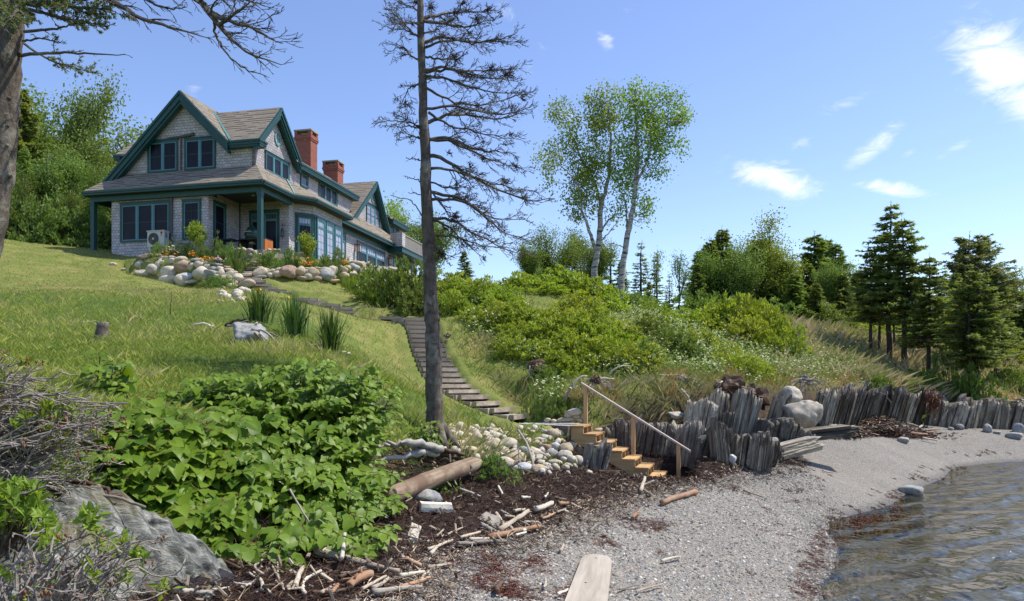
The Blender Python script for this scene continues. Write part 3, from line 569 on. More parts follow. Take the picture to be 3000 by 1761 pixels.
    # oval windows
    for (u, v, z, mt) in ((-.75, 2.66, 14.66, 'curtain'), (-.73, 14.05, 14.6, 'curtain')):
        th = np.linspace(0, 2*np.pi, 24, endpoint=False); b = MB(); ry, rz = .26, .33
        for k in range(24):
            a, c = th[k], th[(k+1) % 24]; P = lambda t_, s: np.array([u+.004, v + math.sin(t_)*ry*s, z + math.cos(t_)*rz*s])
            b.prism([P(a,1), P(c,1), P(c,.74), P(a,.74)], (.05, 0, 0))
        o = b.build('window', M['flash'], R); g = MB(); g.prism([(u+.006, v + math.sin(t_)*ry*.78, z + math.cos(t_)*rz*.78) for t_ in th], (.012, 0, 0)); g.build('pane', M[mt], o)
        s = MB(); s.box(u+.02,u+.035,v-.012,v+.012,z-.25,z+.25); s.box(u+.02,u+.034,v-.2,v+.2,z-.012,z+.012); s.build('sash', M['sash'], o)
    # corner boards and small trim
    b = MB(); b.box(-2.745,-2.70,2.53,2.585,8.6,11.58); b.build('corner_board', M['teal'], R)
    # downspout and the T-shaped roof drain between the upper windows
    b = MB(); b.tube([(-4.62,.03,8.9),(-4.62,.03,11.36)], .05, 8); b.build('downspout', M['downpipe'], R)
    b = MB(); b.tube([(-4.66,.74,12.84),(-4.66,.74,14.42)], .045, 8); b.tube([(-5.36,.72,14.40),(-4.66,.72,14.42),(-3.94,.72,14.50)], [.045,.055,.075], 8); b.build('roof_drain', M['downpipe'], R)
    # chimneys
    def chimney(u0, u1, v0, v1, z0, z1):
        b = MB(); h = z1 - z0; c = .33
        b.box(u0,u1,v0,v1,z0,z1-c-.34); b.box(u0-.04,u1+.04,v0-.04,v1+.04,z1-c-.339,z1-c-.24); b.box(u0-.07,u1+.07,v0-.07,v1+.07,z1-c-.239,z1-c-.12); b.box(u0-.04,u1+.04,v0-.04,v1+.04,z1-c-.119,z1-c)
        for x in (u0-.04, u1-.16):
            for y in (v0-.04, v1-.16): b.box(x,x+.2,y,y+.2,z1-c+.001,z1-.09)
        o = b.build('chimney', M['brick'], R, uv=True)
        k = MB(); k.box(u0-.07,u1+.07,v0-.07,v1+.07,z1-.089,z1); k.build('chimney_cap', M['flue'], o)
        f = MB(); f.box(u0+.3,u1-.3,v0+.2,v1-.2,z1-c+.001,z1-.14); f.build('flue', M['flue'], o)
    chimney(-4.95,-3.9,11.9,12.75,13.5,18.5); chimney(-5.15,-4.1,16.0,16.85,13.5,17.8)
    # balcony
    bz = 11.5; b = MB(); b.box(-.02,.95,14.9,19.7,bz-.28,bz); b.box(-.02,1.0,14.86,19.74,bz+.001,bz+.07); bo = b.build('balcony', M['teal'], R)
    for v0, v1 in ((14.95, 15.5), (19.2, 19.65)):
        b = MB(); b.box(.55,.93,v0,v1,bz+.075,bz+1.0); b.build('balcony_pier', M['shingle'], bo, uv=True)
    b = MB(); b.box(.72,.84,15.5,19.2,bz+.92,bz+.98); b.box(.75,.81,15.5,19.2,bz+.14,bz+.19)
    for v in np.arange(15.56, 19.18, .105): b.box(.762,.798,v,v+.06,bz+.19,bz+.92)
    b.box(.1,.8,14.98,15.04,bz+.1,bz+.95); b.build('balcony_rail', M['deckwood'], bo)
    # wall lanterns
    for v in (10.0, 14.85):
        b = MB(); z = 10.55; b.box(-.068,-.03,v-.06,v+.06,z-.1,z+.35); b.tube([(-.03,v,z+.25),(.12,v,z+.38),(.2,v,z+.3)], .014, 5)
        for a in range(4):
            x = .2 + .085*(1 if a % 2 else -1); y = v + .085*(1 if a // 2 else -1); b.box(x-.012,x+.012,y-.012,y+.012,z-.15,z+.2)
        b.box(.1,.3,v-.1,v+.1,z+.2,z+.23); b.box(.14,.26,v-.06,v+.06,z+.23,z+.3); b.box(.1,.3,v-.1,v+.1,z-.18,z-.15); o = b.build('wall_lantern', M['copper'], R)
        g = MB(); g.box(.125,.275,v-.075,v+.075,z-.148,z+.198); g.build('lantern_glass', M['lglass'], o)
    # recessed ceiling lights and twin floodlights under the porch ceiling
    for (u, v) in ((-1.2, 1.3), (-1.4, .25)):
        b = MB(); b.tube([(u,v,11.599),(u,v,11.575)], .07, 10); b.build('ceiling_light', M['lglass'], R)
    b = MB(); b.tube([(-2.66,.3,11.45),(-2.55,.22,11.38)], .045, 6); b.tube([(-2.66,.45,11.45),(-2.55,.5,11.38)], .045, 6); b.build('floodlight', M['black'], R)
    b = MB(); b.box(-8.98,-8.7,.02,.1,8.55,8.62); b.build('post_foot', M['black'], R)
house()
# stone slab under the porch corner so that nothing hangs over the bank
def patio():
    t = NT('patio_paving'); v = t.vor(t.obj(), 1.6, 'DISTANCE_TO_EDGE'); n = t.noise(t.obj(), 6, 5); c = t.ramp(n, [(.3, (.2, .185, .165)), (.7, (.36, .33, .29))]); c = t.mix(t.math('LESS_THAN', v, .03), c, (.09, .08, .07, 1)); t.pbr(c, .9, .2, t.bump(v, .3, .02)); M['paving'] = t.done()
    b = MB(); b.prism([hw(u, v, 8.0) for u, v in ((-2.7,-.25),(.25,-.25),(1.3,3.0),(1.5,7),(3.4,9.5),(4.4,20),(-.5,20),(-.5,2.7),(-2.7,2.6))], (0, 0, .72)); o = b.build('patio', M['paving']); tag(o, 'stone paved porch and terrace floor beside the shingled house', 'patio', kind='structure')
patio()
# ------------------------------------------------------------------ boulders, slate, steps, beach stairs
M['boulder'] = stonemat('field_stone', [(.40,.32,.21),(.52,.43,.30),(.46,.42,.345),(.60,.52,.40),(.43,.33,.22),(.58,.515,.42),(.40,.37,.31),(.54,.44,.29)], (.25,.205,.15))
M['redstone'] = stonemat('reddish_stone', [(.36,.24,.17),(.36,.24,.17)]); M['whitestone'] = stonemat('white_slate_stone', [(.55,.56,.57),(.5,.51,.52)], (.25,.25,.25)); M['greystone'] = stonemat('grey_stone', [(.27,.28,.28),(.33,.335,.33)]); M['darkstone'] = stonemat('brown_ledge', [(.16,.13,.10),(.2,.16,.12)])
M['palerock'] = stonemat('pale_rough_rock', [(.40,.36,.29),(.44,.40,.33)], (.16,.14,.11), 2)
def icosphere(sub):
    import bmesh
    bm = bmesh.new(); bmesh.ops.create_icosphere(bm, subdivisions=sub, radius=1); bm.verts.ensure_lookup_table()
    v = np.array([p.co[:] for p in bm.verts]); f = np.array([[q.index for q in p.verts] for p in bm.faces]); bm.free(); return v, f
def noise3(v, sc, seed):
    x, y, z = v[:, 0], v[:, 1], v[:, 2]
    return (vnoise(x + 9, y + z * .7, sc, seed) + vnoise(y + 31, z - x * .6, sc, seed + 1) + vnoise(z + 17, x + y * .5, sc, seed + 2)) / 1.5
def rock_mesh(seed, name='boulder', rough=.2, facets=5, sub=3):
    r = np.random.default_rng(seed); v, f = icosphere(sub); d = v.copy()
    for k in range(facets):                     # worn flat faces
        n = r.normal(size=3); n /= np.linalg.norm(n); h = r.uniform(.62, .88); s = d @ n; d -= np.clip(s - h, 0, None)[:, None] * n * .8
    d *= (1 + rough * noise3(v, 1.4, seed * 3) + rough * .35 * noise3(v, 4.5, seed * 3 + 40))[:, None]
    ext = np.abs(d).max(0); d /= ext
    b = MB(); b.add(d, f); return b.mesh(name, smooth=True)
ROCKS = [rock_mesh(s, rough=.16 + .02 * (s % 5), facets=3 + s % 5) for s in range(14)]
ROUGH = [rock_mesh(40 + s, 'rough_rock', .5, 9, 4) for s in range(4)]
def with_mat(me, mat):
    m = me.copy(); m.materials.clear(); m.materials.append(mat); return m
RM = {k: [with_mat(me, M[k]) for me in ROCKS] for k in ('boulder', 'redstone', 'whitestone', 'greystone')}
RM['darkstone'] = [with_mat(me, M['darkstone']) for me in ROUGH]; RM['greyrough'] = [with_mat(me, M['greystone']) for me in ROUGH]; RM['palerock'] = [with_mat(me, M['palerock']) for me in ROUGH]
def place_rock(p, w, h, kind='boulder', depth=None, tilt=None, name='boulder', seed=None):
    r = random.Random(seed if seed is not None else len(scene.objects)); lst = RM[kind]; me = lst[r.randrange(len(lst))]
    t = tilt if tilt is not None else r.uniform(-.15, .15)
    o = link_mesh(name, me, None, tuple(p), (r.uniform(-.25, .25), t, r.uniform(-.4, .4)), (w / 2, (depth or (w * .4 + h * .5)) / 2 * 1.05, h / 2)); return o
def colour_word(kind): return {'boulder': '', 'redstone': 'reddish ', 'whitestone': 'white ', 'greystone': 'grey ', 'darkstone': 'brown '}[kind]
def wall_of(stones, depth_at, where, group, sc, ox, oy):
    """stones: (x, y, w, h[, kind]) in enlarged-photo units; placed at real depth along the wall; labels by course and order"""
    rows = {}
    xs = np.array([s[0] for s in stones], float); ys = np.array([s[1] for s in stones], float)
    for i, s in enumerate(stones):
        near = np.abs(xs - xs[i]) < 220; rk = (ys[near] < ys[i]).mean()
        rows.setdefault(0 if rk < .3 else 1 if rk < .65 else 2, []).append(i)
    nm = ['top', 'middle', 'bottom']
    for rw, idx in rows.items():
        for k, i in enumerate(sorted(idx, key=lambda q: xs[q])):
            x, y, w, h = stones[i][:4]; kind = stones[i][4] if len(stones[i]) > 4 else 'boulder'; px, py = ox + x * sc, oy + y * sc; Y = depth_at(px, py)
            p = at(px, py, Y); m = Y / F * sc; sz = max(w * m, h * m); wd = 'big' if sz > .62 else 'middling' if sz > .36 else 'small'
            o = place_rock(p, w * m * 1.24, h * m * 1.36, kind); tag(o, f'{wd} {colour_word(kind)}boulder, {nth(k)} from left in the {nm[rw]} course of {where}', 'boulder', group)
WALL_R = [(315,300,190,120),(460,335,90,70),(567,325,120,95),(735,300,230,170,'redstone'),(908,280,140,125),(1035,358,120,100),(1105,290,150,120),(1290,325,215,150,'greystone'),(1385,265,130,115),(1520,255,160,120),(1515,355,190,100),(945,378,170,60),(1155,385,130,70,'redstone'),(1360,425,210,50),(300,365,200,45,'greystone'),(1005,278,60,65),(1400,375,90,70),(1665,320,150,80),(1600,235,120,90),(1700,230,150,110,'greystone'),(1500,430,90,40),(310,225,90,35),(395,248,70,40),(440,275,60,60),(500,270,85,55),(585,255,100,55),(820,260,60,55),(1000,237,80,35),(1170,230,110,30),(1290,235,110,35),(1740,165,170,70),(1790,200,100,80),(1840,190,60,110),(1900,195,100,90),(1790,275,100,70),(1850,285,70,80),(1900,275,70,80),(1950,280,50,80),(2020,260,140,110,'greystone'),(2140,245,130,60),(2250,245,140,60),(2130,295,100,40),(2330,250,80,50)]
wall_of(WALL_R, wall_depth_r, 'the terrace wall', 'boulders of the terrace wall', .1984, 700, 740)
WALL_L = [(190,655,380,140,'darkstone'),(80,810,190,170),(260,760,150,110),(180,955,360,120),(430,800,190,180),(515,775,130,120),(620,800,80,110),(345,905,270,200),(625,950,285,220),(580,1095,350,170),(830,1090,230,220),(930,1015,220,130,'whitestone'),(890,850,320,200,'redstone'),(1040,830,150,155),(1160,810,190,130),(1310,840,130,100),(1190,965,260,220),(1370,950,230,125,'greystone'),(1430,865,110,70,'greystone'),(1550,950,140,120),(1545,865,130,70),(1710,970,170,100),(1700,890,160,60),(1670,840,130,50,'redstone'),(1460,795,210,65,'greystone'),(1120,715,200,70,'greystone'),(900,755,140,80),(820,690,220,85),(660,660,120,60),(520,675,200,70),(420,625,120,50),(290,605,150,50),(690,745,200,120),(720,850,150,80,'redstone'),(1630,1075,260,150),(1865,1030,190,130),(1810,1115,110,90),(1760,1190,180,100),(2020,1150,330,130),(1810,940,100,60),(1290,770,100,50),(-160,885,240,80),(-40,820,130,110),(380,870,120,120),(1480,1010,110,70),(1010,1110,200,60)]
wall_of(WALL_L, wall_depth_l, 'the flower bed wall', 'boulders of the flower bed wall', .1587, 400, 650)
# stones beside the steps under the porch corner post
for k, (x, y, w, h) in enumerate([(930,1095,150,120),(1085,1115,165,130),(825,1070,120,70),(1105,1210,160,80),(1210,1150,110,100),(1300,1205,140,80),(930,1175,140,60),(1560,1085,100,60),(1680,1085,110,60),(1780,1090,90,60),(2290,1200,140,120),(2400,1180,110,90),(720,1075,100,50)]):
    p = at(600 + x * .1217, 600 + y * .1217, 32.3); m = 32.3 / F * .1217; o = place_rock(p, w * m * 1.1, h * m * 1.15); tag(o, f'small rounded boulder, {nth(k)} of those edging the porch steps', 'boulder', 'boulders at the porch steps')
RIP = [(335,240,130,70),(350,310,150,90),(440,265,100,60),(520,310,100,70),(405,380,140,140),(320,445,130,80),(335,520,150,95),(485,515,190,110),(550,610,370,110),(725,410,150,160),(835,320,110,95),(880,400,190,80),(985,335,190,110),(1040,390,110,90),(930,445,150,80),(980,535,230,180),(1200,510,270,150),(785,525,165,90),(850,605,160,110),(1160,600,140,100),(1165,390,150,120),(1290,410,110,90),(1340,390,60,70),(1430,390,130,60),(1430,475,200,140),(1560,335,100,70),(1500,300,60,60),(1680,305,90,60),(1750,330,90,60),(1855,365,170,130),(2015,380,75,90),(1675,455,180,90),(1620,520,150,100),(1740,560,180,115,'redstone'),(1830,430,80,60),(1555,590,110,70),(1310,630,150,90),(1420,610,150,120,'greystone'),(1520,650,120,120),(1660,660,190,120),(1640,735,225,140),(1845,660,160,150,'greystone'),(1900,560,130,130,'whitestone'),(2060,580,190,160),(2130,520,140,110),(2220,490,90,95),(2225,600,140,155),(2040,690,200,150),(2230,745,130,130),(1420,715,140,70,'redstone'),(1330,730,260,160),(1160,820,250,220),(1430,870,270,140,'whitestone'),(1510,820,100,90),(1660,890,200,140),(1770,840,150,100),(1790,880,130,90),(1890,790,200,90),(2070,830,120,80),(2000,470,80,80),(640,330,90,60),(1100,690,120,70),(1950,400,90,70),(1240,330,80,50)]
def riprap():
    rows = [(0, 370, 'uppermost'), (370, 480, 'upper'), (480, 590, 'middle'), (590, 720, 'lower'), (720, 2000, 'lowest')]
    for a, c, nm in rows:
        for k, s in enumerate(sorted([s for s in RIP if a <= s[1] < c], key=lambda q: q[0])):
            x, y, w, h = s[:4]; kind = s[4] if len(s) > 4 else 'boulder'; g = ground(1250 + x * .1984, 1200 + (y + h * .28) * .1984, 8, 18); m = g[1] / F * .1984
            p = at(1250 + x * .1984, 1200 + y * .1984, g[1]); o = place_rock(p, w * m * 1.2, h * m * 1.3, kind)
            tag(o, f'rounded {colour_word(kind)}boulder, {nth(k)} from left in the {nm} row beside the beach stairs', 'boulder', 'boulders heaped below the timber landing')
    for k, (x, y, w, h) in enumerate([(2170,45,210,110),(2090,70,120,110),(2195,118,105,80),(2055,152,265,80),(2275,172,110,55),(2320,115,110,115),(1880,165,90,50),(1780,155,110,60)]):
        p = at(1250 + x * .1984, 1200 + y * .1984, 18.0); m = 18 / F * .1984; o = place_rock(p, w * m * 1.05, h * m * 1.1)
        tag(o, ['large tan boulder crowning the little pile behind the gravel landing','brown boulder leaning at the left of the pile behind the gravel landing','small boulder in the centre of the pile behind the gravel landing','long flat pale boulder lying on the gravel landing','low boulder beside the foot of the first handrail post','grey boulder right against the first handrail post','small white stone in the middle of the gravel landing','flat grey stone on the left of the gravel landing'][k], 'boulder', 'boulders on the landing')
riprap()
# small rubble of the dry stream bed below the flower bed wall
def rubble():
    b = MB(); v, f = icosphere(1)
    for k in range(22):
        q = ground(random.uniform(640, 735), random.uniform(838, 895), 20, 32); s = random.uniform(.07, .19); b.add(v * [s, s * .8, s * .7] + q + [0, 0, s * .2], f)
    o = b.build('stream_bed_rubble', M['boulder'], smooth=True); tag(o, 'pale rubble spilling from the flower bed wall towards the irises', 'rubble', kind='stuff')
rubble()
q = ground(333, 776, 20, 40); o = place_rock(q + [0, 0, .03], .3, .2); tag(o, 'lone pale stone lying on the mown lawn left of the wall', 'boulder')

# ------------------------------------------------------------------ slate ledge: upright slabs
t = NT('slate'); o_ = t.obj(); oi = t.n('ShaderNodeObjectInfo').outputs['Random']
va = t.n('ShaderNodeVectorMath', operation='ADD'); t.put(va.inputs[0], o_); cx = t.n('ShaderNodeCombineXYZ'); t.put(cx.inputs[0], t.math('MULTIPLY', oi, 53.)); t.put(va.inputs[1], cx.outputs[0])
st = t.noise(t.mapv(va.outputs[0], (22, 22, .7)), 1, 8, .78, .35); st2 = t.noise(t.mapv(va.outputs[0], (3.2, 3.2, .5)), 1, 4, .6, .3)
c = t.ramp(st, [(.32, (.075, .062, .048)), (.43, (.25, .218, .172)), (.55, (.42, .375, .295)), (.70, (.68, .61, .48))])
c = t.mix(t.ramp(st2, [(.48, (0, 0, 0)), (.7, (.75, .75, .75))]), c, (.42, .36, .25, 1)); c = t.mix(t.ramp(t.noise(t.mapv(va.outputs[0], (2.5, 2.5, 1)), 1.1, 4, .6), [(.47, (0, 0, 0)), (.6, (.85, .85, .85))]), c, (.13, .108, .088, 1))
hv = t.n('ShaderNodeHueSaturation'); t.put(hv.inputs['Color'], c); t.put(hv.inputs['Value'], t.math('MULTIPLY_ADD', oi, 1.0, .5))
t.pbr(hv.outputs[0], .75, .25, t.bump(st, .9, .06)); M['slate'] = t.done()
def slab_mesh(seed):
    """upright slate slab, unit width/depth/height: thin tilted leaves of stone with broken, stepped tops and open joints"""
    r = np.random.default_rng(seed); b = MB(); nx = 64; nz = 14; xs = np.linspace(-.5, .5, nx); br = r.random(nx) < .30; leaf = np.cumsum(br); nl = leaf.max() + 1
    st_ = r.normal(0, .03, nl) + np.where(r.random(nl) < .12, r.normal(-.08, .06, nl), 0); hv_ = 1 - np.abs(np.linspace(-.5, .5, nl) - r.uniform(-.35, .35)) * r.uniform(.05, .35) + np.clip(np.cumsum(st_) - np.linspace(0, st_.sum(), nl), -.2, .1); hh = hv_[leaf] + (xs - xs[np.maximum.accumulate(np.where(br, np.arange(nx), 0))]) * r.uniform(-1.2, 1.2, nl)[leaf]
    fv = np.cumsum(r.normal(0, .045, nl)); fv = fv - np.linspace(0, fv[-1], nl) + r.normal(0, .03, nl); ff = np.clip(fv, -.22, .22)[leaf] + np.where(br & (r.random(nx) < .35), r.uniform(.06, .22, nx), 0); bb = r.uniform(-.1, .1, nl)[leaf]
    Z, X = np.meshgrid(np.linspace(0, 1, nz), xs); sh = r.uniform(-.02, .22); wob = vnoise(X * 2 + 5, Z * 1.3, 3, seed) * .09; H = Z * hh[:, None]
    ch = np.clip((Z - .86) / .14, 0, 1) ** 2 * r.uniform(0, .22, nl)[leaf][:, None]
    fr = np.stack([X + sh * Z + wob * .12, -.5 + ff[:, None] * (1 - .35 * Z) + wob + ch + vnoise(X * 3, Z * 2, 9, seed + 1) * .05, H], -1)
    bk = np.stack([X + sh * Z, .5 + bb[:, None] - ch, H * .97], -1)
    P = np.concatenate([fr.reshape(-1, 3), bk.reshape(-1, 3)]); n = nx * nz; i = np.arange(nx - 1)[:, None] * nz; j = np.arange(nz - 1)[None]
    q = np.stack([i + j, i + nz + j, i + nz + j + 1, i + j + 1], -1).reshape(-1, 4)
    top = np.stack([i[:, 0] + nz - 1, i[:, 0] + nz + nz - 1, i[:, 0] + nz + nz - 1 + n, i[:, 0] + nz - 1 + n], -1)
    e0 = np.stack([np.arange(nz - 1), np.arange(nz - 1) + 1, np.arange(nz - 1) + 1 + n, np.arange(nz - 1) + n], -1); e1 = e0[:, ::-1] + (nx - 1) * nz
    b.add(P, [q, q[:, ::-1] + n, top, e0, e1]); me = b.mesh('slate_slab', smooth=False); me.materials.append(M['slate']); return me
SLABS = [slab_mesh(s) for s in range(16)]
def slab(px, yt, yb, w, Y, lean=0., yaw=0., thick=None, label='', group=None, k=0, name='slate_slab', pitch=0.):
    """px centre, yt top, yb foot (photo pixels), w width in pixels, at distance Y"""
    p = at(px, yb, Y); h = (yb - yt) / F * Y; wd = w / F * Y
    o = link_mesh(name, SLABS[k % 16], None, (p[0], p[1], p[2] - .12), (pitch, lean, yaw), (wd, thick or max(.3, wd * .8), h + .16)); tag(o, label, 'rock slab', group); return o
Z5 = lambda x, y: (1500 + x * .377, 1000 + y * .377); Z6 = lambda x, y: (2100 + x * .357, 1050 + y * .357)
def slabs():
    n5 = [ # x, top, foot, width, Y, lean, label
     (620,790,980,150,15.3,.08,'short dark slate slab standing against the near side of the beach stairs'),
     (800,620,840,160,18.2,-.05,'slate slab behind the upper treads of the beach stairs'),(910,590,820,110,18.4,.1,'narrow slate slab just left of the middle handrail post'),
     (1100,620,880,230,18.4,.12,'broad grey slate slab right of the middle handrail post'),(1255,620,900,150,18.3,.06,'slate slab behind the lowest handrail post'),(1375,640,935,130,17.9,.07,'ribbed slate slab right of the lowest handrail post'),(1490,655,965,180,17.2,.10,'wide fluted slate slab left of the pointed leaning slab'),
     (1632,650,972,95,16.5,-.20,'pointed slate slab leaning left at the front of the ledge'),(1685,735,890,70,17.1,0,'small dark slate slab in the gap beside the pointed slab'),(1850,725,960,230,16.9,.05,'broad blocky slate slab behind the white stone'),(1985,790,935,75,16.9,.1,'narrow slate slab right of the broad blocky slab'),(2048,830,930,65,17.0,0,'lowest slate slab at the foot of the fallen slab'),
     (1630,520,735,105,18.8,.06,'dark slate slab in the second rank of the ledge'),(1742,405,735,165,19.2,.10,'tall grey slate slab at the right of the second rank'),(1570,370,600,140,19.6,.05,'slate slab under the grass edge behind the second rank'),(1450,440,650,200,19.0,.1,'dark slate slab overhung by dry grass'),
     (2040,410,620,110,20.8,.12,'slate slab beside the earthy hollow in the bank'),(2025,595,785,215,18.2,.2,'ragged brown slate slab in front of the earthy hollow'),(2215,675,775,120,18.4,.25,'small tilted slate slab left of the fallen one'),(1930,600,700,90,19.2,.1,'low slate slab behind the ragged brown one')]
    for k, (x, yt, yb, w, Y, ln, lb) in enumerate(n5):
        a, c = Z5(x, yt); _, d = Z5(x, yb); slab(a, c, d, w * .377 * 1.22, Y, ln + .05, random.uniform(-.35, .2), label=lb, group='slate slabs along the shore', k=k)
    n6 = [(825,225,545,110,'slate slab under the dangling roots'),(905,240,530,90,'dark slate face right of the dangling roots'),(985,235,520,95,'brown slate face in the long cliff'),(1062,235,515,90,'smooth brown slate face left of the pale strip'),(1135,235,510,50,'narrow pale yellow strip of slate in the long cliff'),(1200,235,512,90,'dark slate face right of the pale strip'),(1275,238,516,80,'slate face in the middle of the long cliff'),(1345,238,520,80,'grey slate face with pale streaks in the long cliff'),(1415,240,522,80,'dark slate face before the pale rib'),(1485,240,528,85,'pale grey slate rib in the long cliff'),(1555,240,530,80,'black streaked slate face after the pale rib'),(1625,248,530,90,'seaweed stained slate face in the long cliff'),(1705,265,530,100,'dark red stained slate face at the end of the long cliff')]
    for k, (x, yt, yb, w, lb) in enumerate(n6):
        a, c = Z6(x + 18, yt); _, d = Z6(x - 18, yb); Y = float(np.interp(x, [800, 1200, 1750], [23.8, 27.0, 31.0])); slab(a, c, d, w * .357 * 1.5, Y, .22, random.uniform(-.5, -.2), 1.0, lb, 'slate faces of the long cliff', k + 3)
    n6b = [(1790,360,555,170,29.5,.1,'rounded slate boss under the red seaweed'),(1905,365,565,170,29.3,.12,'grey slate hump in the far ledge'),(2000,335,570,130,29.6,.1,'tall slate face left in the far ledge'),(2100,330,588,170,29.8,.1,'broad slate face in the far ledge'),(2215,350,590,170,30.0,.12,'bluish slate face in the far ledge'),(2330,370,605,190,30.2,.08,'wide sloping slate face in the far ledge'),(2440,430,612,150,30.2,.15,'slate slab at the outer end of the far ledge'),(1800,255,350,70,33,.1,'slate slab in the notch under the long grass'),(1915,205,362,140,33.3,.1,'pale upright slate slab below the meadow grass'),(2470,330,450,190,34,.05,'dark slate bank under the far right grass')]
    for k, (x, yt, yb, w, Y, ln, lb) in enumerate(n6b):
        a, c = Z6(x, yt); _, d = Z6(x, yb); slab(a, c, d, w * .357 * 1.25, Y, ln, random.uniform(-.4, -.1), 1.0, lb, 'slate slabs of the far ledge', k + 5)
    # the long fallen slab lying on the shingle, and a flat one behind it
    a = at(*Z5(2050, 850), 17.0); c = at(*Z5(2375, 745), 17.6); d = c - a; L = np.linalg.norm(d); o = link_mesh('slate_slab', SLABS[4], None, tuple(a - [0, 0, .05]), (0, math.pi / 2 - math.asin(d[2] / L), math.atan2(d[1], d[0])), (.34, .3, L * 1.04)); tag(o, 'long grey slate slab fallen on its side on the shingle', 'rock slab', 'slate slabs along the shore')
    a = at(*Z5(2290, 700), 19.5); o = link_mesh('slate_slab', SLABS[7], None, tuple(a - [0, 0, .1]), (.0, 1.4, -.1), (.3, .6, 1.2)); tag(o, 'dark flat slate slab lying behind the fallen one', 'rock slab', 'slate slabs along the shore')
    for (x, y, w, h, Y, kind, lb) in [(2262,565,300,260,20.2,'palerock','big pale rough boulder at the foot of the cliff'),(2170,440,200,200,21.5,'palerock','pale boulder under the exposed roots'),(1712,912,62,85,16.4,'whitestone','white upright stone at the foot of the slate ledge'),(1860,610,140,60,19.4,'boulder','flat pale boulder in the gap of the ledge'),(1282,575,150,70,19.0,'palerock','flat grey slate block lying above the broad slabs'),(690,690,110,40,18.2,'boulder','pale stone behind the second tread of the beach stairs'),(2030,775,90,60,17.5,'greystone','small grey stone left of the fallen slab'),(2330,805,60,40,17.9,'greystone','small stone under the raised end of the fallen slab')]:
        a, c = Z5(x, y); m = Y / F * .377; o = place_rock(at(a, c, Y), w * m, h * m, kind); tag(o, lb, 'boulder')
    for (x, y, w, h, Y, kind, lb) in [(1530,655,100,70,24.0,'greystone','grey pointed stone in front of the driftwood pile'),(2325,355,150,60,31.5,'greystone','pale tilted rock on top of the far ledge'),(2475,460,90,40,30.5,'whitestone','white rock behind the far ledge'),(1990,555,75,60,28.5,'greystone','grey stone left at the foot of the far ledge'),(1920,570,50,35,28,'greystone','small grey stone beside the driftwood pile'),(2440,620,130,70,28.3,'greystone','flat grey rock at the end of the far beach'),(2300,600,60,35,28,'greystone','low grey stone below the wide sloping slate face'),(2225,560,70,90,29.0,'greystone','streaked grey rock leaning on the far ledge'),(2475,560,90,110,29.5,'greystone','grey rock at the right end of the far ledge')]:
        a, c = Z6(x, y); m = Y / F * .357; g = ground(a, c + h * .18, 15, 40); p = at(a, c, Y) if y < 500 else g + [0, 0, h * m * .25]; o = place_rock(p, w * m, h * m, kind); tag(o, lb, 'boulder')
    q = ground(2668, 1447, 8, 30); o = place_rock(q + [0, 0, .06], .62, .42, 'greystone'); tag(o, 'grey rock lapped by the water at the edge of the beach', 'boulder')
    q = ground(1245, 1470, 5, 20); o = place_rock(q + [-.05, .1, .03], .5, .22, 'greystone'); tag(o, 'low bluish slate rock under the big drift log', 'boulder')
    q = ground(735, 1010, 10, 25); o = place_rock(at(738, 992, q[1]), .95, .62, 'greyrough', depth=.8, tilt=.6, seed=3); tag(o, 'grey slanted boulder in the lawn beneath the dry branches', 'boulder')
    q = ground(1010, 1035, 10, 25); o = place_rock(q, .3, .12, 'boulder'); tag(o, 'small pale stone in the grass behind the third iris clump', 'boulder')
slabs()

# ------------------------------------------------------------------ landscape timbers
M['timber'] = woodmat('old_landscape_timber', (.27, .205, .15), (.60, .49, .37), 0, 9, .85, .5, (.26, .22, .18))
M['timber_dark'] = woodmat('dark_landing_timber', (.05, .04, .032), (.14, .115, .09), 0, 9, .85, .5)
t = NT('path_gravel'); v = t.vor(t.obj(), 45, 'F1', 'Color'); sv = t.n('ShaderNodeSeparateColor'); t.put(sv.inputs[0], v); t.pbr(t.ramp(sv.outputs[0], [(0, (.2, .2, .2)), (.6, (.42, .41, .4)), (1, (.7, .7, .68))]), .9, .2, t.bump(t.vor(t.obj(), 45), .7, .02)); M['gravel'] = t.done()
def timber_step(L, Rr, prev_L, prev_R, rise, label, group, first=False, gravel=True, side=True, hang=None):
    """riser from L to Rr (top front edge), gravel tread running back to the next riser up (prev_*)"""
    L, Rr, prev_L, prev_R = (np.asarray(a, float) for a in (L, Rr, prev_L, prev_R))
    loc = (L + Rr) / 2 - [0, 0, rise]; e = empty('timber_step', tuple(loc)); tag(e, label, 'timber step', group)
    d = Rr - L; d[2] = 0; n = np.array([d[1], -d[0], 0]); n /= np.linalg.norm(n)          # n points out of the riser
    if n @ ((prev_L + prev_R) / 2 - (L + Rr) / 2) > 0: n = -n
    b = MB(); b.obox(L - loc - [0, 0, rise * .68] - n * .13, Rr - L, n * .13, (0, 0, rise * .68)); b.build('riser_timber', M['timber'], e)
    bl = np.array([prev_L[0], prev_L[1], L[2]]); br = np.array([prev_R[0], prev_R[1], Rr[2]])
    if gravel: b = MB(); b.prism([L - loc - n * .125 - [0,0,.02], Rr - loc - n * .125 - [0,0,.02], br - loc - [0,0,.02], bl - loc - [0,0,.02]], (0, 0, -.12)); b.build('gravel_fill', M['gravel'], e)
    if side:
        dd = bl - L; nn = np.array([-dd[1], dd[0], 0]); nn /= np.linalg.norm(nn) + 1e-9; nn = nn if nn @ (L - Rr) > 0 else -nn
        b = MB(); b.obox(L - loc + nn * .003 - n * .133 - [0, 0, rise * 1.2 + .003], dd + n * .133, nn * .07, (0, 0, rise * 1.2)); b.build('side_timber', M['timber'], e)
    return e
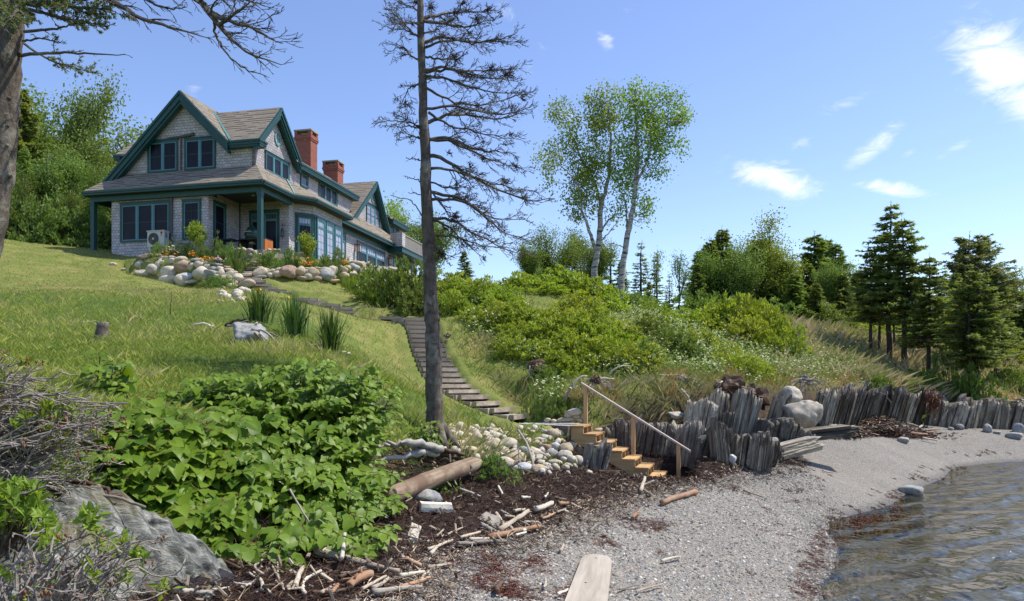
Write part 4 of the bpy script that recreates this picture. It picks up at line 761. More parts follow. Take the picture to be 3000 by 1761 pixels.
def lower_steps():
    Lp, Rp = LSL, LSR; n = len(Lp)
    for i in range(n - 1, 0, -1):
        k = n - 1 - i; rise = Lp[i - 1][2] - Lp[i][2]
        rs = (Lp[i][2] - Lp[i + 1][2]) if i + 1 < n else .17
        timber_step(Lp[i], Rp[i], Lp[i - 1], Rp[i - 1], max(rs, .12), f'weathered timber step with gravel tread, {nth(k)} up from the landing', 'timber steps up the bank')
    d = np.array([-.9, .6, 0]); timber_step(Lp[0], Rp[0], Lp[0] + d, Rp[0] + d * .3, .17, 'top timber step of the lower flight where the path turns to the house', 'timber steps up the bank')
lower_steps()
def upper_steps():
    q = lambda x, y: (700 + x * .1984, 740 + y * .1984); P = USP
    for i, (a, c) in enumerate(P):
        nx = P[i + 1] if i + 1 < len(P) else (a + [-.3, .5, .1], c + [-.3, .5, .1])
        timber_step(a, c, nx[0] if i not in (0, 5) else a + [-.3, .35, 0], nx[1] if i not in (0, 5) else c + [-.3, .35, 0], .16, ['long timber edging the turn of the path above the lower steps', *[f'dark timber step, {nth(k)} up the path from its turn towards the house' for k in range(5)], *[f'dark timber step, {nth(k)} up the path behind the yellow irises' for k in range(6)]][i], 'timber steps of the upper path', side=i > 0, gravel=i > 0)
    for k, (x0, x1, y0, y1, lb) in enumerate([(30,215,308,352,'grey stone step, lowest one in the gap of the wall'),(55,222,282,304,'thin stone step in the gap of the wall'),(72,270,214,276,'thick dark stone step in the gap of the wall'),(150,262,164,206,'stone step above the thick dark one'),(150,275,128,160,'thin flat stone step between the two round shrubs'),(170,300,94,124,'upper stone step near the porch corner post'),(190,300,64,90,'topmost stone step at the foot of the porch corner post')]):
        Y = 30.9 + k * .25; a = at(*q(x0, y0), Y); c = at(*q(x1, y1), Y); b = MB(); w = c[0] - a[0]; h = a[2] - c[2]
        v, f = icosphere(2); v = np.sign(v) * np.abs(v) ** .45; v = v * [w / 2, .28, h / 2 * 1.1]; v += noise3(v, 3, 60 + k)[:, None] * .03; b.add(v, f); o = b.build('stone_step', M['darkstone'] if k in (2, 3) else M['boulder'], smooth=True, loc=tuple((a + c) / 2 + [0, .15, 0])); tag(o, lb, 'stone step', 'stone steps to the porch')
upper_steps()

# ------------------------------------------------------------------ beach stairs of new timber
M['lumber'] = woodmat('new_fir_lumber', (.44, .26, .11), (.60, .40, .20), 0, 12, .6, .15); M['lumber_z'] = woodmat('new_fir_posts', (.46, .27, .13), (.60, .39, .21), 2, 12, .6, .15); M['rail'] = woodmat('peeled_pale_rail', (.50, .40, .34), (.66, .56, .48), 0, 9, .55, .1)
def beach_stairs():
    Rv = np.array([.951, -.309, 0]); Wv = np.array([.309, .951, 0]); Z = np.array([0, 0, 1.]); run, rise, wid = .297, .182, .98
    P0 = at(1673, 1247, 17.0); e = empty('beach_stairs', (P0[0], P0[1], 0), math.atan2(Rv[1], Rv[0])); tag(e, 'new golden timber stairs with one handrail leading down to the beach', 'stairs')
    z0 = P0[2]; X = np.array([1., 0, 0]); Yv = np.array([0, 1., 0])
    for i in range(7):
        b = MB(); x = i * run; z = z0 - i * rise; b.obox((x, -.03, z - .04), (.145, 0, 0), (0, wid + .06, 0), (0, 0, .04)); b.obox((x + .155, -.03, z - .04), (.145, 0, 0), (0, wid + .06, 0), (0, 0, .04)); b.build('tread', M['lumber'], e)
    for y in (0, wid / 2 - .02, wid - .04):
        pts = [];  zf = lambda x: z0 - .042 - rise * x / run
        for i in range(7): pts += [(i * run, y, z0 - .042 - i * rise), ((i + 1) * run - .012, y, z0 - .042 - i * rise)]
        pts += [(7 * run - .012, y, z0 - .042 - 6.9 * rise), (7 * run - .3, y, z0 - .042 - 6.95 * rise)]
        pts += [(.0, y, z0 - .33)]
        b = MB(); b.prism(pts, (0, .04, 0)); b.build('stringer', M['lumber'], e)
    rail = []
    for px, yt, yb, lb in ((.12, 1.0, 0, 0), (4.32 * run, 1.0, 0, 0), (7.9 * run, .98, 0, 0)):
        zt = z0 - px / run * rise + 1.0 - .03; zb = z0 - px / run * rise - (.12 if px < 2 else .25); b = MB(); b.box(px - .045, px + .045, wid + .005, wid + .095, zb, zt); b.build('post', M['lumber_z'], e)
    s = -rise / run; x0, x1 = .02, 8.8 * run; zr = lambda x: z0 + s * x + 1.0 - .03
    b = MB(); b.obox((x0, wid - .02, zr(x0)), (x1 - x0, 0, zr(x1) - zr(x0)), (0, .14, 0), (0, 0, .045)); b.build('handrail', M['rail'], e)
    # landing: gravel bed held by stacked timbers
    A = LAND_A.copy(); B = P0 + Z * 0; B[2] = z0 - .02; w = np.array([.5, 1.25, 0]); L = empty('gravel_landing', (0, 0, 0)); tag(L, 'gravel landing edged with timbers at the head of the beach stairs', 'landing')
    b = MB(); d = B - A; n = np.array([d[1], -d[0], 0]); n /= np.linalg.norm(n)
    b.prism([A, B - d * .02, B - d * .02 + w, A + w], (0, 0, -.15)); b.build('gravel_fill', M['gravel'], L)
    for k in range(3):
        b = MB(); b.obox(A + n * .003 - [0, 0, .17 * (k + 1) - .02] + d * (.12 * k), d * (1.0 - .12 * k), n * .14, (0, 0, .165)); b.build('edge_timber', M['timber_dark'], L)
    b = MB(); b.obox(B + [0, 0, -.62] + n * .02 - d / np.linalg.norm(d) * .02, w, d / np.linalg.norm(d) * .012, (0, 0, .6)); b.build('end_board', M['timber_dark'], L)
beach_stairs()

# cobbles filling the gaps of the boulder heap
def cobbles():
    b = MB(); v, f = icosphere(1); x = 0
    while x < 150:
        px, py = random.uniform(1270, 1730), random.uniform(1255, 1395)
        if py > 1300 + (px - 1270) * .16 + 40 or py < 1240 + max(0, 1420 - px) * .05: continue
        q = ground(px, py, 8, 18); s = random.uniform(.05, .14); R = rng.normal(size=(3, 3)); R, _ = np.linalg.qr(R); b.add((v * [s, s * .8, s * .6]) @ R + q + [0, 0, s * .3], f, random.random()); x += 1
    o = b.build('cobble_fill', M['boulder'], smooth=True); tag(o, 'small cobbles filling the gaps between the boulders beside the stairs', 'cobbles', kind='stuff')
cobbles()
# ------------------------------------------------------------------ trees
M['spruce_bark'] = barkmat('grey_spruce_bark', (.065, .050, .040), (.20, .165, .135), (.27, .25, .20), 13, .5, 1.4)
M['dead_bark'] = barkmat('dead_twig_bark', (.05, .042, .036), (.16, .135, .112), (.24, .23, .19), 10, .5)
M['bark'] = barkmat('brown_bark', (.04, .032, .026), (.12, .10, .085), None, 10, .3)
t = NT('birch_bark'); o_ = t.obj(); n1 = t.noise(t.mapv(o_, (1, 1, 5)), 2.2, 5, .7); n2 = t.noise(t.mapv(o_, (1.5, 1.5, 3)), 5, 4, .7); c = t.ramp(n1, [(.38, (.05, .045, .04)), (.47, (.30, .28, .25)), (.64, (.52, .49, .44))]); t.pbr(t.mix(t.ramp(n2, [(.62, (0, 0, 0)), (.7, (.8, .8, .8))]), c, (.12, .1, .085, 1)), .8, .2); M['birch'] = t.done()
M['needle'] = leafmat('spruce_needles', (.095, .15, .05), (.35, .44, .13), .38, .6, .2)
M['needle_y'] = leafmat('pine_needles', (.10, .14, .065), (.28, .31, .15), .35, .6, .2)
M['leaf'] = leafmat('broad_leaves', (.09, .155, .028), (.26, .36, .085), .42, .45, .3)
M['leaf_b'] = leafmat('birch_leaves', (.12, .20, .024), (.34, .45, .085), .45, .42, .35)
M['leaf_y'] = leafmat('young_leaves', (.15, .24, .03), (.34, .43, .075), .45, .45, .3)
M['leaf_d'] = leafmat('dark_leaves', (.07, .125, .026), (.22, .31, .07), .35, .5, .3)
def unit(v): v = np.asarray(v, float); return v / (np.linalg.norm(v) + 1e-9)
def rand_unit(r, n): v = r.normal(size=(n, 3)); return v / np.linalg.norm(v, axis=1, keepdims=True)
def conifer(seed, h=8., rad=1.7, clear=.18, dens=1.0, ragged=.35, spray=.20, mat='needle', sparse_top=.0, droop=.15, bark='bark'):
    r = np.random.default_rng(seed); tb = MB(); cb = MB(); z = np.linspace(0, h, 9); bend = np.cumsum(r.normal(0, .035, (9, 2)), 0) * h / 8; path = np.stack([bend[:, 0], bend[:, 1], z], 1); tr = .018 * h * (1 - z / h) ** .8 + .012; tb.tube(path, tr, 7)
    cz = clear * h; zz = cz; C, Dn, Nn, Ls, Rr = [], [], [], [], []
    while zz < h * .985:
        f = (zz - cz) / (h - cz); px = np.interp(zz, z, path[:, 0]); py = np.interp(zz, z, path[:, 1]); nb = max(3, int(6 - 2 * f)); L0 = rad * (1 - f) ** .75 * min(1, .55 + f * 4) + .12
        for k in range(nb):
            a = r.uniform(0, 2 * np.pi); L = L0 * r.uniform(1 - ragged * 1.4, 1 + ragged * .6)
            if L < .08: continue
            m = 6; s = np.linspace(0, 1, m); elev = .25 * f + .1; bx = np.stack([np.cos(a) * s * L + px, np.sin(a) * s * L + py, zz + s * L * (elev - droop * 2 * s + .55 * droop * s ** 3 * 2)], 1); tb.tube(bx, .028 * L * (1 - s * .85) + .004, 3, cap=False)
            nsp = int(dens * (8 + 26 * L / rad)); t_ = r.uniform(.15 if f > .1 else .3, 1.02, nsp); base = np.stack([np.interp(t_, s, bx[:, i]) for i in range(3)], 1)
            side = np.where(r.random(nsp) < .5, 1, -1) * r.uniform(.25, 1.1, nsp); ax = np.array([np.cos(a), np.sin(a), 0]); sx = np.array([-np.sin(a), np.cos(a), 0])
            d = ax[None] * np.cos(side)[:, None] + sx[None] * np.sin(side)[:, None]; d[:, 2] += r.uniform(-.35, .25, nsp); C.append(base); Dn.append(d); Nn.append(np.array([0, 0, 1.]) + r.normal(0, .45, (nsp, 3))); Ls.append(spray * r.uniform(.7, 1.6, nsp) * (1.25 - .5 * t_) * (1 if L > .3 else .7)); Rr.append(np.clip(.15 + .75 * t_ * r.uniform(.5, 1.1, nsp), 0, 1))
        zz += h * .021 * r.uniform(.7, 1.4) / max(.5, dens ** .5) * (1 + sparse_top * f)
    C = np.vstack(C); Dn = np.vstack(Dn); Nn = np.vstack(Nn); Ls = np.concatenate(Ls); Rr = np.concatenate(Rr)
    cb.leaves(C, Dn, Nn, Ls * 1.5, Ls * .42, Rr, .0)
    # short needles standing on each spray, so that the outline is bristly
    for sg in (1, -1):
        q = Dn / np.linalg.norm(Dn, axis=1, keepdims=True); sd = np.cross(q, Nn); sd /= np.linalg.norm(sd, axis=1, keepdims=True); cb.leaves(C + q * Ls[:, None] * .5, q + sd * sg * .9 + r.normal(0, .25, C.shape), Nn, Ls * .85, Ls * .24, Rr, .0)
    # leading shoot
    n = 14; zz = r.uniform(h * .93, h * 1.03, n); cb.leaves(np.stack([np.full(n, path[-1, 0]), np.full(n, path[-1, 1]), zz - .1], 1), rand_unit(r, n) * .6 + [0, 0, .8], rand_unit(r, n), .14 * h / 8, .04, .7)
    a = tb.mesh('trunk', True); a.materials.append(M[bark]); c = cb.mesh('crown'); c.materials.append(M[mat]); return a, c, h
def branches(r, tb, p, d, L, rad, lvl, maxl, tips, up=.25, spread=.75, fork=(2, 4), wig=.18, minr=.006):
    m = 6; pts = [np.array(p, float)]; d = unit(d)
    for k in range(m - 1):
        d = unit(d + r.normal(0, wig, 3) + [0, 0, up * .12]); pts.append(pts[-1] + d * L / (m - 1))
    tb.tube(pts, np.linspace(rad, max(rad * .45, minr), m), 7 if lvl == 0 else 4 if lvl == 1 else 3, cap=False)
    if lvl >= maxl - 1: tips += [(q, d, lvl) for q in pts[2:]]
    if lvl >= maxl: return
    n = r.integers(*fork) + (2 if lvl == 0 else 1)
    for k in range(n):
        i = r.integers(2 if lvl == 0 else 1, m); dd = unit(d + rand_unit(r, 1)[0] * spread + [0, 0, up * .3]); branches(r, tb, pts[i], dd, L * r.uniform(.45, .75), max(rad * .5, minr), lvl + 1, maxl, tips, up, spread, fork, wig, minr)
    branches(r, tb, pts[-1], unit(d + r.normal(0, .2, 3)), L * .65, max(rad * .5, minr), lvl + 1, maxl, tips, up, spread, fork, wig, minr)
def broadleaf(seed, h=9., wid=5., clear=.3, mat='leaf', bark='bark', leaf=.15, nl=11500, levels=3, clump=.42, lean=0.):
    r = np.random.default_rng(seed); tb = MB(); cb = MB(); tips = []
    branches(r, tb, (0, 0, -.2), (lean, 0, 1), h * max(.45, clear + .1), .02 * h, 0, levels, tips, .6, wid / h * 1.5, (2, 4), .1, .008)
    P = np.array([t_[0] for t_ in tips]); zt = P[:, 2].max(); s = np.ones(3) * 1.; s[2] = (h - .2) / zt; w = np.abs(P[:, :2] - P[:, :2].mean(0)).max() * 2; s[:2] = wid / w
    P = P * s
    for i in range(len(tb.V)): tb.V[i] = tb.V[i] * s
    keep = P[:, 2] > h * clear; P = P[keep] if keep.sum() > 5 else P
    ctr = P.mean(0); n = nl; k = r.integers(0, len(P), n); off = r.normal(0, clump, (n, 3)) * [1, 1, .75]; C = P[k] + off; d = rand_unit(r, n); d[:, 2] -= .35; nr = rand_unit(r, n) * .9 + [.1, -.1, .6]
    tone = r.random(len(P))[k]; cb.leaves(C, d, nr, leaf * r.uniform(.7, 1.35, n), leaf * .72 * r.uniform(.8, 1.2, n), np.clip(tone * .55 + r.random(n) * .5, 0, 1))
    a = tb.mesh('trunk', True); a.materials.append(M[bark]); c = cb.mesh('crown'); c.materials.append(M[mat]); return a, c, h
def plant_tree(model, p, h, label, cat='tree', group=None, name='tree', wide=1., rz=None, lean=(0, 0)):
    a, c, h0 = model; s = h / h0; e = empty(name, tuple(p)); e.rotation_euler = (lean[0], lean[1], random.uniform(0, 6.28) if rz is None else rz); tag(e, label, cat, group); sc = (s * wide, s * wide, s)
    link_mesh('trunk', a, e, scale=sc); link_mesh('crown', c, e, scale=sc); return e
def tree_at(model, px, ptop, Y, label, base=None, **kw):
    p = on(px, Y) - [0, 0, .1]; zt = EYE + (HOR - ptop) / F * Y; return plant_tree(model, p, zt - p[2], label, **kw)
SPR = [conifer(s, 8, [2.2, 2.5, 2.0][s % 3], .02, 1.7, .3) for s in range(3)]
SPT = [conifer(10 + s, 8, 2.05, [.33, .31, .36, .33][s], 1.6, .5, .19, sparse_top=.5) for s in range(4)]
SPD = [conifer(20 + s, 8, 1.3, .10, .6, .5, .2, sparse_top=.8) for s in range(2)]
PIN = [conifer(30 + s, 8, 2.6, .36, 1.3, .45, .26, 'needle_y', .5, -.12) for s in range(2)]
BRO = [broadleaf(40, 9, 5, .12, 'leaf', nl=11500), broadleaf(41, 9, 4.2, .1, 'leaf', nl=11500), broadleaf(42, 9, 5.5, .1, 'leaf_d', nl=11500), broadleaf(43, 9, 4, .06, 'leaf_y', nl=11000), broadleaf(44, 9, 4.6, .15, 'leaf', 'birch', nl=11000)]
THIN = [broadleaf(50, 8, 3.0, .35, 'leaf', nl=900, clump=.3), broadleaf(51, 8, 2.4, .4, 'leaf_d', nl=1200, clump=.3)]
def background():
    g1 = 'trees of the wood left of the house'; T = tree_at
    for m, px, top, Y, wd, lb in [(BRO[2],-30,330,43,1.1,'dark leafy tree at the picture edge behind the big spruce trunk'),(SPR[1],62,255,41,.9,'dark spruce hugging the big foreground trunk'),(BRO[0],125,248,46,1.1,'tall round crowned leafy tree beside the big foreground trunk'),(BRO[4],215,212,44,.75,'tall pale stemmed tree with thin top in the left wood'),(SPD[0],292,268,50,.9,'slim dark spruce rising above the left wood'),(BRO[1],268,400,43,.9,'leafy tree just left of the roof edge'),(BRO[4],180,410,39.5,1.0,'loose leafy tree in front of the left wood'),(BRO[0],315,480,40.5,.8,'leafy tree behind the left porch post'),(THIN[0],366,350,54,1.4,'light airy tree top behind the left roof slope'),(BRO[2],100,500,38.5,1.0,'dark low tree at the edge of the lawn'),(BRO[1],225,560,38.5,.8,'low bushy tree at the lawn edge beside the porch'),(BRO[0],20,540,38,.9,'bushy tree at the lawn edge behind the big trunk'),(BRO[3],300,610,38.2,.7,'small bright bush against the porch post'),(SPR[0],75,430,39.5,.7,'brownish spruce low in the left wood'),(BRO[2],170,600,38,.9,'dark undergrowth tree above the bare fallen branches')]:
        T(m, px, top, Y, lb, group=g1, name='spruce' if m in SPR + SPD else 'leafy_tree', wide=wd)
    g2 = 'trees behind the house and hill'
    for m, px, top, Y, wd, lb in [(BRO[3],1150,575,60,1.0,'bright leafy tree behind the far end of the house'),(BRO[0],1195,620,56,.9,'leafy tree between the balcony and the dead spruce'),(BRO[1],1240,610,58,.9,'leafy tree right behind the dead spruce trunk'),(SPD[1],1085,545,62,.8,'dark spruce tip showing over the last dormer'),(SPR[0],1362,735,44,1.0,'small dark spruce on the skyline right of the dead spruce'),(SPD[0],1420,800,43,.8,'tiny dark spruce in the skyline gap'),(SPD[1],1450,830,42,.8,'smallest spruce in the skyline gap'),
            (BRO[1],1560,700,44,1.0,'leafy tree at the left below the birches'),(BRO[0],1625,665,46,1.1,'broad leafy tree behind the left birch'),(BRO[4],1690,655,47,.9,'leafy tree just behind the left birch trunk'),(BRO[1],1735,690,45,.9,'leafy tree between the two birch trunks'),(SPD[0],1788,700,46,1.2,'thin dark spruce between the birch trunks'),(SPR[2],1820,760,44,.8,'dark spruce at the foot of the right birch'),(SPD[1],1880,705,47,1.1,'sparse spruce right of the right birch'),(THIN[0],1918,720,48,.8,'thin leafy tree right of the right birch'),(SPD[0],1925,735,46,.9,'dead looking thin spruce right of the birches'),(THIN[1],1990,732,45,1.2,'lone spindly tree standing against the sky'),(SPR[0],1900,825,42,.8,'low spruce right of the birch foot'),(SPD[1],1962,800,44,1.0,'small ragged spruce left of the spindly tree')]:
        T(m, px, top, Y, lb, group=g2, name='spruce' if m in SPR + SPD else 'leafy_tree', wide=wd)
    g3 = 'trees of the far grove'
    for m, px, top, Y, wd, lb in [(SPR[2],2075,700,52,.9,'dark spruce at the left end of the far grove'),(SPR[0],2120,668,53,.9,'second dark spruce of the far grove with a pointed tip'),(SPR[1],2040,770,50,.8,'low spruce at the left foot of the far grove'),(BRO[0],2170,695,55,1.0,'round leafy tree between the spruces of the far grove'),(BRO[3],2250,628,52,.9,'tall bright leafy tree towering in the far grove'),(SPR[1],2205,720,51,.8,'dark spruce in front of the bright leafy tree'),(BRO[3],2290,720,50,.9,'bright leafy tree right of the tallest bright one'),(SPD[0],2320,735,54,1.0,'thin spruce right of the bright leafy trees'),(SPR[2],2388,682,55,1.1,'dark spruce standing alone in the middle of the far grove'),(SPR[0],2425,698,57,.9,'dark spruce just right of the lone one'),(SPR[1],2450,712,56,.9,'spruce with a blunt top at the right of the lone one'),(BRO[1],2415,755,50,.7,'pale leafy tree in front of the three dark spruces'),(SPR[2],2330,800,47,1.2,'bushy low spruce behind the yellow green shrubs'),(SPR[0],2390,830,47,1.1,'bushy low spruce left of the meadow edge'),(SPR[1],2470,800,49,1.0,'dark spruce at the back of the meadow'),(SPR[2],2510,790,50,1.1,'broad dark spruce at the back of the meadow'),(BRO[3],2500,765,56,.7,'pale leafy tree far behind the meadow'),(SPR[0],2600,850,52,1.2,'dark spruce behind the row of bare trunks'),(SPR[1],2690,830,53,1.2,'dark spruce behind the right bare trunks'),(SPR[2],2760,850,52,1.3,'low dark spruce at the back right of the meadow'),(BRO[2],2930,790,50,1.0,'leafy tree with greyish crown far right'),(BRO[0],3000,775,49,1.1,'leafy tree cut by the right picture edge'),(SPR[1],2980,850,47,1.2,'dark spruce low at the right edge'),(SPR[0],3060,800,46,1.2,'dark spruce just outside the right edge'),(BRO[1],2880,800,52,.9,'leafy tree behind the two pines'),(SPR[2],2840,880,50,1.3,'dark low spruce behind the two pines'),(SPR[0],2165,800,50,1.2,'bushy dark spruce low in the far grove'),(SPR[2],2260,820,49,1.3,'broad dark spruce low behind the shrubs'),(BRO[1],2130,790,51,.8,'leafy bush at the foot of the far grove'),(BRO[1],2105,725,51,1.0,'leafy tree filling in between the first two spruces of the far grove'),(SPR[1],2235,700,54,1.1,'dark spruce half hidden behind the tall bright leafy tree'),(BRO[0],2205,705,50,.9,'mid green leafy tree left of the tall bright one'),(SPR[2],2300,765,50,1.2,'dark spruce at the right end of the far grove'),(SPR[0],2055,730,53,1.1,'dark spruce behind the left end of the far grove'),(SPR[1],2365,770,53,1.2,'broad spruce left of the lone one')]:
        T(m, px, top, Y, lb, group=g3, name='spruce' if m in SPR + SPD else 'leafy_tree', wide=wd * 1.15)
    g4 = 'spruces standing on the meadow'
    for m, px, top, Y, wd, lb in [(SPT[0],2553,735,36.5,.95,'leftmost spruce of the meadow group with a bare lower trunk'),(SPT[1],2578,745,37.5,.8,'spruce with a curved trunk second from the left on the meadow'),(SPT[2],2604,600,36.0,.95,'tallest spruce on the meadow with an open layered top'),(SPT[3],2622,760,38,.7,'thin spruce between the two tallest on the meadow'),(SPT[0],2652,640,35.0,1.0,'second tallest spruce of the meadow group'),(SPT[1],2722,750,33.5,.95,'single dark spruce right of the tall meadow group'),(SPT[2],2806,800,34.5,.8,'spruce behind the small crooked shrub on the meadow'),(SPT[3],2841,790,31.5,1.05,'left one of the two bare trunks near the bank edge'),(SPT[0],2862,800,31.8,1.05,'right one of the two bare trunks near the bank edge'),(SPT[1],2915,815,38,.9,'shorter spruce at the right of the meadow')]:
        T(m, px, top, Y, lb, group=g4, name='meadow_spruce', wide=wd)
    for m, px, top, Y, lb in [(PIN[0],2828,690,39,'pale green pine with upright candles, left of two'),(PIN[1],2878,690,40,'pale green pine with upright candles, right of two')]: T(m, px, top, Y, lb, group='pines', name='pine_tree')
    # dark wood filling in beyond: a far mass
    for k, (x, y, h) in enumerate([(-30, 56, 13), (-24, 58, 12), (-38, 54, 13)]): plant_tree(BRO[k], (x, y, float(hz(x, y)) - .2), h, ['tall leafy tree deep in the left wood behind the rest', 'leafy tree deep in the wood behind the slim spruce', 'leafy tree deep in the wood beyond the picture edge'][k], group=g1, name='leafy_tree', wide=1.2)
background()
# ------------------------------------------------------------------ the two white birches
def birch(stems, leafpts, base, label, Y, seed, nl):
    """stems: list of (pixel path, radii) traced at distance Y; leaf clusters given as pixel discs"""
    r = np.random.default_rng(seed); e = empty('birch_tree', tuple(base)); tag(e, label, 'birch', 'white birches'); b = np.array(base); tb = MB()
    for pts, rad in stems:
        P = np.array([at(x, y, Y + dz) for x, y, dz in pts]) - b; m = len(P); s = np.linspace(0, 1, m); q = np.linspace(0, 1, m * 4); P = np.stack([np.interp(q, s, P[:, i]) for i in range(3)], 1) + r.normal(0, .02, (m * 4, 3)); tb.tube(P, np.interp(q, np.linspace(0, 1, len(rad)), rad) * .8, 8)
    cb = MB(); m = Y / F
    A = sum(rx * ry for _, _, rx, ry, _ in leafpts)
    for cx, cy, rx, ry, dz in leafpts:
        n = int(nl * rx * ry / A); nc = max(5, n // 60); cc = rand_unit(r, nc) * (r.random(nc) ** .4)[:, None] * np.array([rx, (rx + ry) * .5, ry]) * m + at(cx, cy, Y + dz) - b
        k = r.integers(0, nc, n); C = cc[k] + r.normal(0, .21, (n, 3)) * [1, 1, 1.1]; d = rand_unit(r, n); d[:, 2] -= .6; cb.leaves(C, d, rand_unit(r, n), .105 * r.uniform(.8, 1.3, n), .082 * r.uniform(.8, 1.2, n), np.clip(r.random(nc)[k] * .5 + r.random(n) * .5, 0, 1))
        for q in cc[:: 2]:   # twig from the nearest stem point
            V = np.vstack(tb.V[:len(stems)]); w = V[np.argmin(((V - q) ** 2 * [1, 1, .5]).sum(1) + 9 * (V[:, 2] > q[2]))]; tb.tube([w, (w + q) / 2 + r.normal(0, .08, 3) - [0, 0, .08], q], [.016, .011, .005], 3, cap=False)
    tb.build('trunk', M['birch'], e, True); cb.build('crown', M['leaf_b'], e)
def birches():
    q = lambda x, y: (1500 + x * .4732, 200 + y * .4732); Y = 33.5
    def tr(l): return [(*q(x, y), dz) for x, y, dz in l]
    b1 = on(q(508, 1330)[0], Y); birch([(tr([(505,1400,0),(512,1250,0),(525,1150,0),(545,1050,0),(548,900,0),(552,820,0),(575,780,0),(605,650,0),(610,480,.2),(605,330,.2),(590,220,.2)]), [.20,.17,.15,.13,.10,.07,.04]), (tr([(520,1150,0),(490,1050,-.3),(465,960,-.5),(440,900,-.6),(410,720,-.8),(360,650,-1),(290,600,-1)]), [.12,.09,.07,.04,.02]), (tr([(550,840,0),(500,680,.4),(430,560,.6),(390,460,.7),(340,340,.7),(310,260,.8)]), [.08,.07,.05,.03,.015]), (tr([(545,1020,0),(600,940,.3),(650,890,.4),(690,840,.4)]), [.06,.05,.03,.015]), (tr([(540,1080,0),(600,1020,-.3),(650,950,-.3)]), [.05,.03,.02])],
        [(*q(300,240)[:2],22,30,.6),(*q(250,300)[:2],34,28,.5),(*q(215,560)[:2],38,26,-1),(*q(240,660)[:2],30,32,-1),(*q(330,470)[:2],60,45,0),(*q(350,370)[:2],48,38,.6),(*q(420,610)[:2],70,45,.2),(*q(400,760)[:2],62,42,-.5),(*q(390,880)[:2],48,30,-.4),(*q(480,700)[:2],58,45,0),(*q(540,560)[:2],58,60,.3),(*q(540,400)[:2],52,58,.4),(*q(500,250)[:2],38,45,.3),(*q(590,160)[:2],42,26,.2),(*q(470,200)[:2],24,24,.2),(*q(600,300)[:2],52,50,.4),(*q(520,830)[:2],40,26,0),(*q(640,900)[:2],26,22,.4)], b1, 'left white birch leaning apart into two stems on the skyline', Y, 5, 9500)
    b2 = on(q(672, 1400)[0], Y - .4); birch([(tr([(668,1440,0),(678,1300,0),(695,1180,0),(712,1050,0),(735,930,0),(752,840,0),(765,740,0),(770,640,0),(785,520,0),(770,350,0),(760,200,0),(770,140,0)]), [.21,.17,.15,.13,.11,.07,.04]), (tr([(772,720,0),(805,640,-.2),(845,560,-.3),(860,440,-.3),(850,300,-.2),(900,220,-.2),(960,170,-.2)]), [.085,.07,.05,.035,.015]), (tr([(712,1000,0),(708,900,.2),(700,820,.3),(670,760,.4),(650,690,.4)]), [.06,.05,.03,.015]), (tr([(860,440,-.3),(930,380,-.3),(1010,330,-.3)]), [.04,.03,.012]), (tr([(700,1110,0),(640,1090,.4),(580,1075,.5)]), [.03,.02,.01])],
        [(*q(790,180)[:2],50,40,0),(*q(740,260)[:2],52,50,.2),(*q(860,240)[:2],44,42,0),(*q(970,210)[:2],40,42,0),(*q(1040,300)[:2],32,36,0),(*q(950,330)[:2],52,42,0),(*q(870,400)[:2],52,50,-.2),(*q(760,400)[:2],62,60,.2),(*q(1010,470)[:2],40,28,0),(*q(930,500)[:2],48,36,-.2),(*q(900,620)[:2],36,30,-.2),(*q(740,560)[:2],58,50,.2),(*q(660,620)[:2],42,50,.4),(*q(690,720)[:2],46,36,.3),(*q(820,840)[:2],34,40,0),(*q(800,930)[:2],22,16,0),(*q(1040,330)[:2],18,22,0),(*q(660,840)[:2],26,22,.4)], b2, 'right white birch with a straight mottled trunk on the skyline', Y - .4, 6, 9500)
birches()
# ------------------------------------------------------------------ dead spruce in the centre, live spruce at the left edge
def twigs(r, tb, P, R, dens, L0, side_up=0., lvl=0, maxl=2, curl=.25, tips=None):
    """side twigs along a branch path P (n,3)"""
    n = len(P); seg = np.linalg.norm(np.diff(P, axis=0), axis=1); tot = seg.sum(); cum = np.concatenate([[0], np.cumsum(seg)]) / tot; k = max(1, int(dens * tot)); sg = 1
    for q in range(k):
        s = .16 + .84 * (q + r.random()) / k; p = np.array([np.interp(s, cum, P[:, i]) for i in range(3)]); i = min(n - 2, np.searchsorted(cum, s) - 1); d = unit(P[i + 1] - P[i]); sg = -sg
        sdv = unit(np.cross(d, [0, 0, 1.])); dd = unit(d * r.uniform(.5, 1.1) + sdv * sg * r.uniform(.3, 1.0) + np.array([0, 0, side_up + r.normal(0, .35)])); L = L0 * (1.15 - .7 * s) * r.uniform(.5, 1.3); m = 5; pts = [p]
        for j in range(m - 1): dd = unit(dd + d * .18 + r.normal(0, curl, 3)); pts.append(pts[-1] + dd * L / (m - 1))
        pts = np.array(pts); rr = np.interp(s, cum, R) * .5; tb.tube(pts, np.linspace(max(rr, .005), .0026, m), 3, cap=False)
        if tips is not None: tips.append(pts)
        if lvl < maxl: twigs(r, tb, pts, np.linspace(max(rr, .005), .0026, m), dens * 1.5, L0 * .42, side_up, lvl + 1, maxl, curl, tips)
def smooth_path(P, n, r=None, j=0.):
    P = np.asarray(P, float); s = np.linspace(0, 1, len(P)); q = np.linspace(0, 1, n); Q = np.stack([np.interp(q, s, P[:, i]) for i in range(3)], 1)
    for _ in range(2): Q[1:-1] = (Q[:-2] + Q[1:-1] * 2 + Q[2:]) / 4
    if r is not None: Q[1:] += r.normal(0, j, (n - 1, 3))
    return Q
